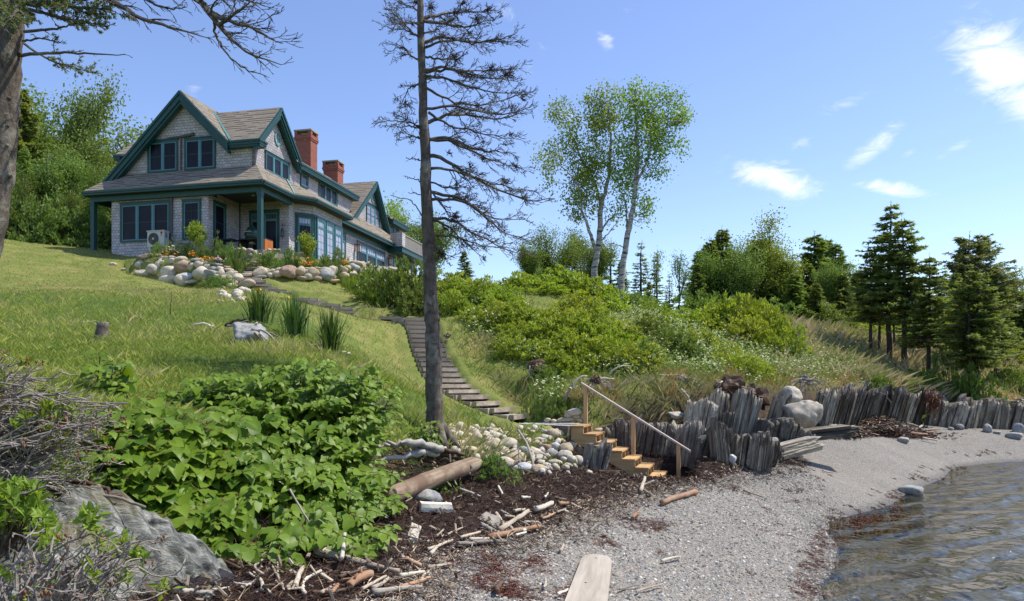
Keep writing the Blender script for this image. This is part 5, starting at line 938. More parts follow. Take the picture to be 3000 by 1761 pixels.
def dead_spruce():
    r = np.random.default_rng(77); Y = 13.0; base = on(1275, Y) ; base = at(1277, 1292, Y); e = empty('dead_spruce', tuple(base)); tag(e, 'tall dead spruce with bare twiggy branches standing before the timber steps', 'dead tree')
    tb = MB(); px = [(1279,1330),(1277,1270),(1272,1180),(1272,1070),(1265,950),(1260,830),(1253,650),(1247,480),(1240,300),(1233,100),(1230,-20),(1226,-160)]; P = np.array([at(x, y, Y) for x, y in px]) - base; Rr = np.array([31,27,25,24,21.5,20,17.5,15.5,13,10.5,9,6]) / F * Y
    q = np.linspace(0, 1, 60); s = np.linspace(0, 1, len(P)); Q = np.stack([np.interp(q, s, P[:, i]) for i in range(3)], 1) + r.normal(0, .006, (60, 3)); R = np.interp(q, s, Rr) * (1 + r.normal(0, .04, 60)); R[:3] *= [1.35, 1.2, 1.08]; tb.tube(Q, R, 14)
    v, f = icosphere(1)
    for k in range(26): z = r.integers(3, 56); a = r.uniform(0, 6.28); s_ = r.uniform(.02, .055); tb.add(v * s_ + Q[z] + np.array([math.cos(a), math.sin(a), 0]) * R[z] * .9, f)
    # root flare
    for a in np.linspace(0, 6.28, 6)[:-1] + .3: tb.tube([[math.cos(a) * .1, math.sin(a) * .1, .28], [math.cos(a) * .24, math.sin(a) * .24, .05], [math.cos(a) * .5, math.sin(a) * .5, -.22]], [.1, .08, .03], 6)
    tb.build('trunk', M['spruce_bark'], e, True)
    z5 = lambda x, y: (1050 + x * .5138, y * .5138)
    B = [([(370,110),(480,75),(620,70),(800,60)],1.2),([(372,120),(500,140),(620,160),(760,110)],1.2),([(375,245),(480,205),(600,240),(780,235),(890,190)],1.1),([(370,275),(460,235),(640,235),(930,240)],.8),([(370,322),(460,335),(560,345),(605,300)],.7),([(378,400),(520,385),(680,440),(900,460)],1.0),([(380,415),(470,400),(640,410),(930,390)],1.0),([(382,435),(520,450),(700,520),(960,545)],.9),([(385,500),(480,560),(600,600),(780,590),(970,530)],.8),([(388,620),(520,600),(700,640),(860,660),(980,610)],.9),([(398,700),(500,655),(640,650),(780,690),(960,640)],1.2),([(398,640),(520,720),(700,760),(930,800)],.8),([(405,800),(500,775),(640,850),(780,860),(890,880)],1.0),([(408,795),(560,815),(720,900),(960,970)],1.1),([(398,890),(480,890),(600,985),(780,1075),(1000,1165),(1095,1125)],1.4),([(400,965),(470,960),(620,1000),(800,1060),(1010,1090)],1.0),([(405,1040),(520,1080),(640,1060)],.5),([(400,1095),(540,1120),(690,1200),(780,1300),(960,1370)],1.1),([(412,1140),(520,1130),(660,1170),(740,1250),(950,1250)],1.0),([(415,1250),(540,1245),(600,1300),(760,1390),(950,1460)],1.0),([(412,1255),(500,1280),(580,1360),(700,1460)],.8),([(412,1345),(540,1340),(680,1400),(900,1420)],.7),([(405,1080),(500,1200),(580,1270)],.6),([(415,1390),(470,1430),(520,1470)],.5),([(372,190),(470,165),(470,280)],.5),([(385,450),(440,440),(440,380)],.5),
         ([(350,225),(300,180),(230,100),(150,50)],.6),([(350,215),(270,170),(165,160)],.5),([(345,350),(300,320),(260,260),(170,290)],.6),([(350,480),(300,490),(240,590)],.6),([(352,730),(290,720),(215,725)],.5),([(352,725),(260,690),(130,690)],.5),([(346,790),(310,770),(280,785)],.6),([(352,915),(310,905),(270,900)],.25),([(352,1035),(310,1020),(262,1003)],.2),([(355,1110),(320,1100),(283,1100)],.2),([(358,1230),(330,1170),(290,1140),(190,1115)],.3),([(355,70),(300,40),(230,20)],.5),([(345,130),(290,130),(200,130)],.4)]
    groups = []
    for k, (pts, th) in enumerate(B):
        bm = MB(); dy = r.uniform(-.9, .9); n = len(pts); pp = []
        for i, (x, y) in enumerate(pts): fx = i / (n - 1); pp.append(at(*z5(x, y), Y + dy * fx))
        Pb = smooth_path(np.array(pp) - base, 14, r, .012); Rb = np.linspace(.026 * th + .005, .005, 14); bm.tube(Pb, Rb, 5); tot = np.linalg.norm(np.diff(Pb, axis=0), axis=1).sum()
        thin = th < .35
        twigs(r, bm, Pb, Rb, 3 if thin else 12, .25 if thin else .42, .05, 0, 0 if thin else 2, .3)
        bm.build('branch', M['dead_bark'], e)
    # witch's brooms: dense twig clusters
    for cx, cy, rad, nn in [(745,50,48,150),(855,420,62,260),(765,390,48,180),(565,335,50,150),(285,590,55,130),(840,1030,50,150),(560,1225,50,170),(475,1440,52,200),(690,110,55,150),(560,70,60,140),(420,40,60,180),(330,10,40,120),(880,765,34,90),(690,600,40,100),(310,130,42,70),(520,870,36,70),(650,950,50,90),(720,1470,26,70),(900,940,50,100),(960,1130,60,120),(720,905,40,80),(600,20,60,140),(840,820,30,50),(940,560,36,70),(500,1300,45,90)]:
        bm = MB(); m = rad * .5138 / F * Y; c = at(*z5(cx, cy), Y + r.uniform(-.5, .5)) - base - [m * .25, 0, m * .1]; sq = r.uniform(.6, 1., 3)
        for q in range(nn // 7):
            d = unit(rand_unit(r, 1)[0] + [.35, 0, .15]); L = m * r.uniform(.6, 1.35); Pq = np.array([c + d * L * t_ * sq + r.normal(0, .012, 3) - [0, 0, .1 * L * t_ * t_] for t_ in np.linspace(.05, 1, 5)]); bm.tube(Pq, np.linspace(.006, .003, 5), 3, cap=False); twigs(r, bm, Pq, np.linspace(.005, .003, 5), 26, m * .42, .03, 0, 0, .3)
        bm.build('twig_cluster', M['broom'], e)
M['broom'] = barkmat('reddish_dead_twigs', (.045, .03, .023), (.12, .085, .062), None, 8, 1)
dead_spruce()
def left_spruce():
    r = np.random.default_rng(5); Y = 10.0; base = on(-150, Y); e = empty('big_spruce', tuple(base)); tag(e, 'big living spruce with lichened trunk rising at the left edge', 'spruce'); tb = MB()
    px = [(-150,1250),(-105,1000),(-58,800),(-20,600),(3,450),(14,300),(22,150),(30,40),(40,-100),(55,-300),(75,-600),(90,-900)]; P = np.array([at(x, y, Y) for x, y in px]) - base; Rr = np.array([52,48,45,42,40,39,37,35,33,28,18,6]) / F * Y; q = np.linspace(0, 1, 60); s = np.linspace(0, 1, len(P)); Q = np.stack([np.interp(q, s, P[:, i]) for i in range(3)], 1) + r.normal(0, .008, (60, 3)); tb.tube(Q, np.interp(q, s, Rr) * (1 + r.normal(0, .025, 60)), 16)
    v, f = icosphere(1)
    for k in range(18): z = r.integers(10, 45); a = r.uniform(3, 6.28); tb.add(v * [.05, .03, .035] * r.uniform(.6, 1.3) + Q[z] + np.array([math.cos(a), math.sin(a), 0]) * np.interp(q[z], s, Rr) * .95, f)
    tb.build('trunk', M['spruce_bark'], e, True)
    def bough(pix, th, dens, L0, up, needles, maxl=2, dz=0., curl=.2):
        bm = MB(); n = len(pix); Pb = smooth_path(np.array([at(x, y, Y + yy) for x, y, yy in pix]) - base, 18, r, .006); Rb = np.linspace(th, .005, 18); bm.tube(Pb, Rb, 6); tips = []; twigs(r, bm, Pb, Rb, dens, L0, up, 0, maxl, curl, tips); o = bm.build('branch', M['dead_bark'], e)
        if needles:
            nb = MB(); C, D = [], []
            for p in tips:
                if r.random() > needles: continue
                k = r.integers(10, 20); s_ = r.random(k); c = np.stack([np.interp(s_, np.linspace(0, 1, len(p)), p[:, i]) for i in range(3)], 1); d = unit(p[-1] - p[0]); C.append(c); D.append(d[None] * .9 + rand_unit(r, k) * .8)
            if C: C = np.vstack(C); D = np.vstack(D); nb.leaves(C, D, rand_unit(r, len(C)), .045, .012, r.random(len(C))); nb.build('needles', M['needle_y'], o)
    Z = 1 / 2.1133                                          # enlarged crop 0..900
    zz = lambda l: [(x * Z, y * Z, yy) for x, y, yy in l]
    bough(zz([(150,60,0),(240,70,-.3),(380,110,-.6),(520,130,-.8),(600,170,-.9)]), .03, 8, .5, .1, .75); bough(zz([(150,195,0),(300,182,-.2),(420,165,-.4),(530,125,-.6)]), .022, 2.0, .25, 0, .3)
    bough(zz([(130,345,0),(260,328,-.3),(420,327,-.5),(600,335,-.6),(775,335,-.7)]), .024, 2.6, .3, .2, .45, 1); bough(zz([(140,255,0),(240,235,-.3),(375,265,-.5)]), .016, 4, .3, .2, .4, 1); bough(zz([(150,270,.2),(230,330,.2),(340,390,.2),(450,410,.1),(560,450,0)]), .02, 8, .35, .05, .9)
    bough(zz([(150,20,0),(300,15,-.5),(460,50,-.8),(620,50,-1),(720,70,-1)]), .03, 9, .5, .15, .9); bough(zz([(140,-40,0),(300,-60,-.5),(560,-20,-.9),(700,20,-1)]), .03, 8, .5, .1, .8); bough(zz([(100,-20,-.3),(110,40,-.9),(90,90,-1.2),(60,120,-1.4)]), .03, 9, .4, 0, .95); bough(zz([(40,0,-.4),(30,60,-.9),(20,120,-1.1)]), .03, 9, .4, 0, .95)
    # the two long bare boughs hanging in from above
    bough(zz([(180,-260,0),(420,-160,-.6),(680,-10,-1),(760,50,-1.1),(860,105,-1.2),(1000,160,-1.3),(1150,195,-1.3),(1310,240,-1.4)]), .05, 7, .42, .12, 0, 2, curl=.16)
    bough(zz([(200,-330,0),(700,-220,-.5),(1100,-110,-.9),(1240,10,-1.0),(1300,90,-1.0),(1380,180,-1.1),(1460,280,-1.1),(1560,345,-1.2),(1740,400,-1.2)]), .065, 7.5, .62, .30, 0, 2, curl=.15)
    bough(zz([(1210,-120,-.8),(1400,-40,-.9),(1560,10,-1.0),(1640,40,-1.1)]), .03, 9, .5, .05, 0, 2, curl=.16); bough(zz([(1300,90,-1.0),(1420,130,-1.2),(1560,170,-1.3),(1690,250,-1.3),(1755,270,-1.3)]), .03, 9, .5, .25, 0, 2, curl=.15); bough(zz([(1330,110,-1.0),(1330,230,-.9),(1400,320,-.9),(1500,430,-.9),(1650,470,-.9)]), .02, 7, .3, 0, 0, 1, curl=.15); bough(zz([(840,-60,-.8),(930,20,-.9),(1060,60,-1),(1160,45,-1)]), .02, 8, .35, .1, 0, 2); bough(zz([(1360,160,-1.1),(1480,60,-1.3),(1590,-10,-1.4)]), .025, 8, .5, .2, 0, 2)
left_spruce()
# ------------------------------------------------------------------ shrubs, ground cover, grass
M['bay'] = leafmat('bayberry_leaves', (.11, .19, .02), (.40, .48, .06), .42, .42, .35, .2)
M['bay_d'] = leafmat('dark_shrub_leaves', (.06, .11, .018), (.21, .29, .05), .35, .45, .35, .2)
M['herb'] = leafmat('garden_herb_leaves', (.09, .16, .035), (.25, .34, .09), .4, .5, .25, .2)
M['white'] = leafmat('white_meadow_blossom', (.30, .37, .18), (.66, .70, .48), .25, .6, .2)
M['fern'] = leafmat('fern_fronds', (.10, .19, .02), (.26, .38, .05), .45, .5, .2)
M['iris'] = leafmat('iris_blades', (.035, .085, .022), (.13, .23, .055), .3, .35, .45)
M['knot'] = leafmat('knotweed_leaves', (.06, .125, .010), (.25, .33, .032), .40, .45, .28, .1)
M['redstem'] = plain('reddish_stems', (.14, .06, .025), .6); M['greystem'] = barkmat('grey_dead_twigs', (.15, .125, .10), (.43, .38, .33), None, 20, 1); M['stem'] = plain('brown_stems', (.09, .065, .04), .8)
for nm, c in (('orange_petal', (.85, .30, .015)), ('yellow_petal', (.75, .50, .02)), ('pink_petal', (.72, .52, .58)), ('cream_petal', (.75, .70, .50)), ('rust', (.19, .075, .035))): M[nm] = plain(nm, c, .6)
def grassmat(name, stops):
    t = NT(name); c = t.ramp(t.attr('rnd').outputs['Fac'], stops); p = t.n('ShaderNodeBsdfPrincipled'); t.put(p.inputs['Base Color'], c); p.inputs['Roughness'].default_value = .6; p.inputs['Specular IOR Level'].default_value = .15; tr = t.n('ShaderNodeBsdfTranslucent'); t.put(tr.inputs[0], c)
    mx = t.n('ShaderNodeMixShader'); mx.inputs[0].default_value = .35; t.t.links.new(p.outputs[0], mx.inputs[1]); t.t.links.new(tr.outputs[0], mx.inputs[2]); t.t.links.new(mx.outputs[0], t.out.inputs[0]); return t.done()
M['g_green'] = grassmat('horsetail_green', [(0, (.20, .255, .04)), (.5, (.33, .39, .065)), (.82, (.44, .44, .12)), (1, (.56, .47, .23))])
M['g_lawn'] = grassmat('lawn_blades', [(0, (.14, .185, .035)), (.4, (.27, .275, .075)), (.75, (.43, .36, .15)), (1, (.54, .43, .22))])
M['g_bank'] = grassmat('bank_grass', [(0, (.10, .17, .025)), (.5, (.20, .27, .05)), (.8, (.34, .33, .11)), (1, (.46, .37, .20))])
M['g_dry'] = grassmat('dry_meadow_grass', [(0, (.17, .23, .06)), (.4, (.33, .33, .12)), (.78, (.50, .42, .22)), (1, (.62, .48, .31))])
M['g_rust'] = grassmat('rusty_dry_grass', [(0, (.14, .20, .04)), (.45, (.26, .27, .07)), (.7, (.42, .30, .12)), (1, (.52, .28, .11))])
WH = [(1420,950,50,40),(1560,1040,60,30),(1420,880,40,30),(1870,930,70,40),(1980,960,130,60),(2070,1010,150,70),(2180,1000,170,80),(2330,1060,170,60),(2450,1090,120,40),(1620,1170,40,30),(1900,1040,90,50),(1790,1080,60,30),(2020,900,100,45),(1480,840,40,24),(2290,1000,120,50),(1240,870,60,30),(2100,1080,120,30)]
def pixel_of(P): return PX + F * P[:, 0] / np.maximum(P[:, 1], .1), HOR - F * (P[:, 2] - EYE) / np.maximum(P[:, 1], .1)
def scatter(n, lo, hi, ylo, yhi, pw=1.35):
    """points on the land, denser nearby"""
    u = rng.random(n); Y = (ylo ** (1 - pw) + u * (yhi ** (1 - pw) - ylo ** (1 - pw))) ** (1 / (1 - pw)); a = rng.uniform(lo, hi, n); x = (a - PX) / F * Y; return np.stack([x, Y, hz(x, Y)], 1)
def on_path(P):
    m = np.zeros(len(P), bool)
    for lst in ([(LSL[i] + LSR[i]) / 2 for i in range(len(LSL))], [(a + c) / 2 for a, c in USP], [LAND_A * (1 - t_) + LAND_B * t_ + np.array([.25, .6, 0]) for t_ in (0, .33, .66, 1)], [LAND_A * (1 - t_) + LAND_B * t_ + np.array([-.1, -.35, 0]) for t_ in (0, .33, .66, 1)]):
        for k in range(len(lst) - 1):
            a, c = lst[k][:2], lst[k + 1][:2]; d = c - a; t_ = np.clip(((P[:, :2] - a) @ d) / (d @ d + 1e-9), 0, 1); m |= np.hypot(*(P[:, :2] - a - t_[:, None] * d).T) < .78
    u = (P[:, 0] - HO[0]) * .975 - (P[:, 1] - HO[1]) * .221; v = (P[:, 0] - HO[0]) * .221 + (P[:, 1] - HO[1]) * .975; m |= (u > -8) & (u < 1.0) & (v > -.2) & (v < 21)
    return m
def grass():
    def cover(P):
        nz = vnoise(P[:, 0], P[:, 1], .35, 11) + .5 * vnoise(P[:, 0], P[:, 1], 1.1, 12); lin = P[:, 1] - (20.5 - .30 * (P[:, 0] + 9)); return np.clip(.5 - lin / 3 + nz * .9, 0, 1) * np.clip((-1. - P[:, 0]) / 2 + 1, 0, 1), np.clip((P[:, 0] - 9) / 5 + nz * .5, 0, 1), nz
    P = scatter(760000, -500, 3500, 4.2, 62); ed, ew = edge(P[:, 0], P[:, 1]); g, md, nz = cover(P); keep = (ed > ew * .55 + .1) & ~on_path(P) & (P[:, 1] > 6.9 + .8 * (P[:, 0] > -2.6)); P, ed, g, md, nz, ew = P[keep], ed[keep], g[keep], md[keep], nz[keep], ew[keep]; n = len(P); dist = P[:, 1]
    r = rng.random(n); pat = vnoise(P[:, 0], P[:, 1], .9, 21) + vnoise(P[:, 0], P[:, 1], 2.6, 22) * .7
    green = r < g; mead = ~green & (rng.random(n) < md); px, py = pixel_of(P)
    bank = ~green & ~mead & (P[:, 0] > -4.5) & (px > 1290 + (py - 930) * .2); lawn = ~green & ~mead & ~bank; rust = (ed < ew + .7 + nz * .5) & (px > 1640); w = .0017 + dist * .00024
    for nm, m, mat, h0, h1, lab in (('tall_grass', green & ~rust, 'g_green', .04, .12, 'fine feathery green horsetail and grass covering the left slope'), ('lawn_grass', lawn & ~rust, 'g_lawn', .03, .075, 'short mown yellowish lawn below the house'), ('bank_grass', bank & ~rust, 'g_bank', .06, .17, 'mixed green and straw coloured grass on the bank beside the steps'), ('meadow_grass', mead & ~rust, 'g_dry', .18, .42, 'tall dry tan meadow grass under the spruces'), ('dry_grass', rust, 'g_rust', .08, .24, 'rusty dry grass hanging over the edge of the bank')):
        k = np.where(m)[0]; b = MB(); h = rng.uniform(h0, h1, len(k)) * rng.choice([.6, 1, 1.5], len(k)) * (1 + np.clip(pat[k], -.5, .6) * (.9 if nm != 'lawn_grass' else .4)); lean = rng.normal(.0, .62, len(k)); b.blades(P[k] - [0, 0, .01], h, w[k] * rng.uniform(.7, 1.5, len(k)) * (1.15 if nm == 'lawn_grass' else 1), lean, np.clip(.45 + pat[k] * .75 + rng.normal(0, .2, len(k)), 0, 1)); o = b.build(nm, M[mat]); tag(o, lab, 'grass', kind='stuff')
    # clumps of taller grass seeds on the bank and the long tussock over the brink
    b = MB()
    for px_, py_, n_, hh in [(1290,1285,120,.22),(1385,1330,260,.35),(1700,1200,200,.35),(1790,1170,160,.35),(1950,1150,240,.4),(1860,1130,120,.35),(2330,1110,300,.45),(2480,1100,350,.5),(2560,1120,700,.7),(2640,1140,700,.7),(2720,1150,500,.6),(2150,1080,300,.5),(1100,930,120,.3)]:
        q = ground(px_, py_, 5, 45); C = q + rng.normal(0, 1, (n_, 3)) * [.35, .35, 0]; C[:, 2] = hz(C[:, 0], C[:, 1]) - .02; b.blades(C, rng.uniform(.4, .9, n_) * hh, np.full(n_, .003 + q[1] * .0003), rng.normal(0, .9, n_), rng.random(n_))
    o = b.build('tussock_grass', M['g_dry']); tag(o, 'straw coloured tussocks leaning over the bank edge', 'grass', kind='stuff')
grass()
def whites():
    b = MB(); gb = MB()
    for cx, cy, rx, ry in WH:
        n = int(rx * ry * .10); px = cx + rng.normal(0, .5, n) * rx; py = cy + rng.normal(0, .55, n) * ry
        for a, c in zip(px[::6], py[::6]):
            q = ground(a, min(c, 1190), 14, 45)
            if q[1] > 44 or edge(q[0], q[1])[0] < .5 or on_path(q[None])[0]: continue
            m = 9; C = q + rng.normal(0, 1, (m, 3)) * [.22, .3, .10]; C[:, 2] += rng.uniform(.10, .32); d = rand_unit(rng, m); d[:, 2] = np.abs(d[:, 2]) * .3; b.leaves(C, d, rand_unit(rng, m) * .5 + [.2, -.3, 1], rng.uniform(.05, .11, m), rng.uniform(.05, .09, m), rng.random(m)); m = 10
            C = q + rng.normal(0, 1, (m, 3)) * [.25, .3, .08]; C[:, 2] += rng.uniform(.05, .3); gb.leaves(C, rand_unit(rng, m) + [0, 0, .3], rand_unit(rng, m) * .6 + [0, 0, 1], rng.uniform(.08, .16, m), .06, rng.random(m))
    o = b.build('white_flowers', M['white']); tag(o, 'drifts of small white flowers spread over the right hand slope', 'flowers', kind='stuff')
    o = gb.build('ground_cover', M['herb']); tag(o, 'leafy green ground cover under the white flowers on the slope', 'ground cover', kind='stuff')
whites()
def shrub(seed, mat, n=3600, leaf=.105, nstem=46, flat=.75, lump=.45, stem='stem', upward=.6, narrow=.5):
    """dome of unit radius and height: stems to the outer shell with leaf rosettes at their ends"""
    r = np.random.default_rng(seed); sb = MB(); lb = MB(); nr = n // 14; d = rand_unit(r, nr * 2); d = d[d[:, 2] > -.15][:nr]; nr = len(d)
    lum = 1 + lump * noise3(d * 1.0, 1.7, seed + 90) * 1.6; rad = (r.random(nr) ** .28) * lum; C = d * rad[:, None]; C[:, 2] = np.abs(C[:, 2]) * 1.0
    for k in r.choice(nr, min(nstem, nr), False): sb.tube([[C[k, 0] * .12, C[k, 1] * .12, -.08], C[k] * [.55, .55, .45], C[k]], [.022, .014, .006], 3, cap=False)
    q = np.repeat(np.arange(nr), 14); N = len(q); out = C / (np.linalg.norm(C, axis=1, keepdims=True) + 1e-6); dd = out[q] * .5 + rand_unit(r, N) * .9 + [0, 0, upward]; nn = rand_unit(r, N) * .7 + out[q] * .6 + [0, 0, .4]
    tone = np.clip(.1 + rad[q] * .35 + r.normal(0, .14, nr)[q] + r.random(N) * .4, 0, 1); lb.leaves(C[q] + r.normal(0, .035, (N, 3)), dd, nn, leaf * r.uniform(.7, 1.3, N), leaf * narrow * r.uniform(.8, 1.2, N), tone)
    a = sb.mesh('stems'); a.materials.append(M[stem]); c = lb.mesh('foliage'); c.materials.append(M[mat]); return a, c
SHB = [shrub(s, 'bay', 4200) for s in range(4)]; SHD = [shrub(10 + s, 'bay_d', 4200) for s in range(3)]; SHG = [shrub(20 + s, 'herb', 3600, .12, 30, narrow=.3) for s in range(3)]; SHW = [shrub(30 + s, 'leaf_y', 2600, .10) for s in range(2)]; SHU = [shrub(50 + s, 'leaf_d', 3600, .12) for s in range(2)]; SHS = [shrub(40, 'bay_d', 1100, .10, 40), shrub(41, 'leaf_d', 1300, .11, 50)]
def put_shrub(model, p, w, h, label, group=None, name='shrub', cat='shrub'):
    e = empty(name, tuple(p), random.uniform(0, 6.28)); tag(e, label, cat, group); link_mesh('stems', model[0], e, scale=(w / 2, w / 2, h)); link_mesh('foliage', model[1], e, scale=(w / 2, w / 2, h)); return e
def shrub_at(model, px, ptop, wpx, Y, label, grow=1., **kw):
    p = on(px, Y) - [0, 0, .12]; h = max(.35, EYE + (HOR - ptop) / F * Y - p[2]); w = wpx / F * Y; return put_shrub(model, p - [0, 0, .1 * h], w * 1.1 * grow ** .5, h * 1.08 * grow, label, **kw)
def shrub_on(model, px, ptop, wpx, hp, label, **kw):
    g = ground(px, ptop + hp, 12, 50); h = hp / F * g[1] + .1; return put_shrub(model, g - [0, 0, .15], wpx / F * g[1] * 1.1, h * 1.0, label, **kw)
def shrubs():
    rows = [('on the crest behind the path turn', 'dark leafy shrub', SHD, [(1095,815,110,29.5),(1140,788,140,28.6),(1205,775,150,28.2),(1225,845,100,27.0)]),
     ('in the hedge right behind the dead spruce', 'yellow green bayberry shrub', SHB, [(1300,795,150,29),(1362,808,130,29.3),(1420,815,130,29.6),(1470,838,130,29.0),(1330,850,120,28.0),(1410,872,110,27.6)]),
     ('on the ridge below the birches', 'yellow green bayberry shrub', SHB, [(1515,800,140,31),(1575,782,160,31.6),(1645,795,160,31.8),(1715,812,150,31.8),(1775,838,130,31.6),(1600,840,150,30),(1690,862,150,29.4)]),
     ('on the slope above the roots', 'rounded green bayberry shrub', SHB, [(1470,885,130,26.6),(1545,875,160,26.5),(1640,900,180,26.2),(1730,905,180,26.3),(1810,940,150,26.6),(1600,962,150,25.0),(1690,975,160,24.6),(1775,985,150,24.8),(1850,1005,140,25),(1520,940,130,26),(1610,925,150,26),(1700,935,150,26),(1790,955,140,26),(1655,1020,130,25),(1500,985,110,25)]),
     ('among the white flowers', 'green leafy shrub', SHD + SHB, [(1900,930,120,28.5),(1950,965,130,27.6),(2010,985,120,26.6),(2060,960,110,28.5),(2110,1010,120,25.6),(2165,1035,130,23.8),(2215,1050,110,23.2),(1880,1010,110,25.4),(2290,985,110,29.5)]),
     ('in the clump before the far grove', 'big bright bayberry shrub', SHB, [(2010,885,110,33.6),(2070,865,150,33.6),(2135,855,170,33.3),(2205,852,180,33),(2262,885,150,32.2),(2300,935,110,31.6),(2170,910,150,31.6),(2240,950,120,31)]),
     ('at the back of the meadow', 'pale leafy shrub', SHW, [(2520,945,150,46),(2590,950,150,47),(2680,965,130,46),(2740,985,120,45),(2930,1010,130,44),(1915,868,90,37)]),
     ('on the lip of the far bank', 'low green shrub', SHD, [(2640,1095,110,31.5),(2700,1085,120,31.8),(2570,1105,90,29.5),(2960,1080,120,38),(3010,1110,120,37)])]
    for where, kind, models, lst in rows:
        for k, (px, top, w, Y) in enumerate(lst): (shrub_on if Y < 29.7 and 'crest' not in where else shrub_at)(models[k % len(models)], px, top + (20 if 'clump' in where else 0), w * 1.12, w * .52 if Y < 29.7 and 'crest' not in where else Y, f'{kind}, {nth(k)} from left {where}' if lst == sorted(lst) else f'{kind}, {nth(sorted(lst).index(lst[k]))} from left {where}', group='shrubs ' + where)
    shrub_at(SHD[0], 2855, 1095, 130, 31, 'dense dark bush hugging the bank below the two bare trunks'); shrub_at(SHS[1], 2790, 1010, 130, 32.5, 'small crooked open shrub between the meadow spruces')
    shrub_at(SHG[1], 1600, 1065, 110, 20.6, 'silvery weed clump below the torn root ball'); shrub_at(SHG[0], 1640, 1130, 100, 18.9, 'flowering weed clump behind the landing stones'); shrub_at(SHG[2], 1560, 1170, 80, 18.8, 'low green weeds behind the landing')
    for k, (px, top, w, Y) in enumerate([(5,575,170,37.5),(75,590,160,37.2),(140,605,150,37),(200,620,140,37.2),(255,640,130,37.6),(320,640,130,38.2),(40,520,220,41),(160,540,220,42),(250,560,200,42)]): shrub_at(SHU[k % 2], px, top, w, Y, f'dark undergrowth bush, {nth(k)} of those below the wood left of the house', group='undergrowth of the left wood')
    for k, (px, top, w, Y) in enumerate([(1560,810,170,43),(1640,815,160,43.5),(1720,830,150,43),(1800,840,150,42.5),(1880,870,130,41),(2060,860,190,48),(2160,870,190,47.5),(2260,890,190,47),(2360,890,190,47.5),(2450,905,170,48),(2540,905,190,50),(2640,915,190,51),(2740,930,190,50),(2840,950,190,48),(2950,960,190,46),(3030,960,190,45)]): shrub_at(SHU[k % 2], px, top, w, Y, f'dark bush, {nth(k)} from left in the undergrowth along the far trees', group='undergrowth along the far trees')
    # fern bank left of the crest shrubs
    b = MB()
    for k in range(420):
        px, py = random.uniform(1000, 1130), random.uniform(815, 905); py = max(py, 822 + (px - 1000) * .05)
        if py > 850 + (px - 1000) * .5: continue
        q = ground(px, py, 20, 40); m = 12; s = np.linspace(0, 1, m); a = random.uniform(0, 6.28); L = random.uniform(.45, .8); c = q + np.stack([np.cos(a) * s * .3, np.sin(a) * s * .3, s * (1 - .25 * s)], 1) * L
        d = np.stack([np.full(m, -np.sin(a)), np.full(m, np.cos(a)), np.full(m, .3)], 1)
        for sg in (1, -1): b.leaves(c, d * [sg, sg, 1], np.tile([np.cos(a), np.sin(a), .6], (m, 1)), .16 * (1.1 - s), .05, np.clip(random.random() * .6 + s * .4, 0, 1))
    o = b.build('ferns', M['fern']); tag(o, 'bright green fern bank below the terrace wall', 'ferns', kind='stuff')
shrubs()
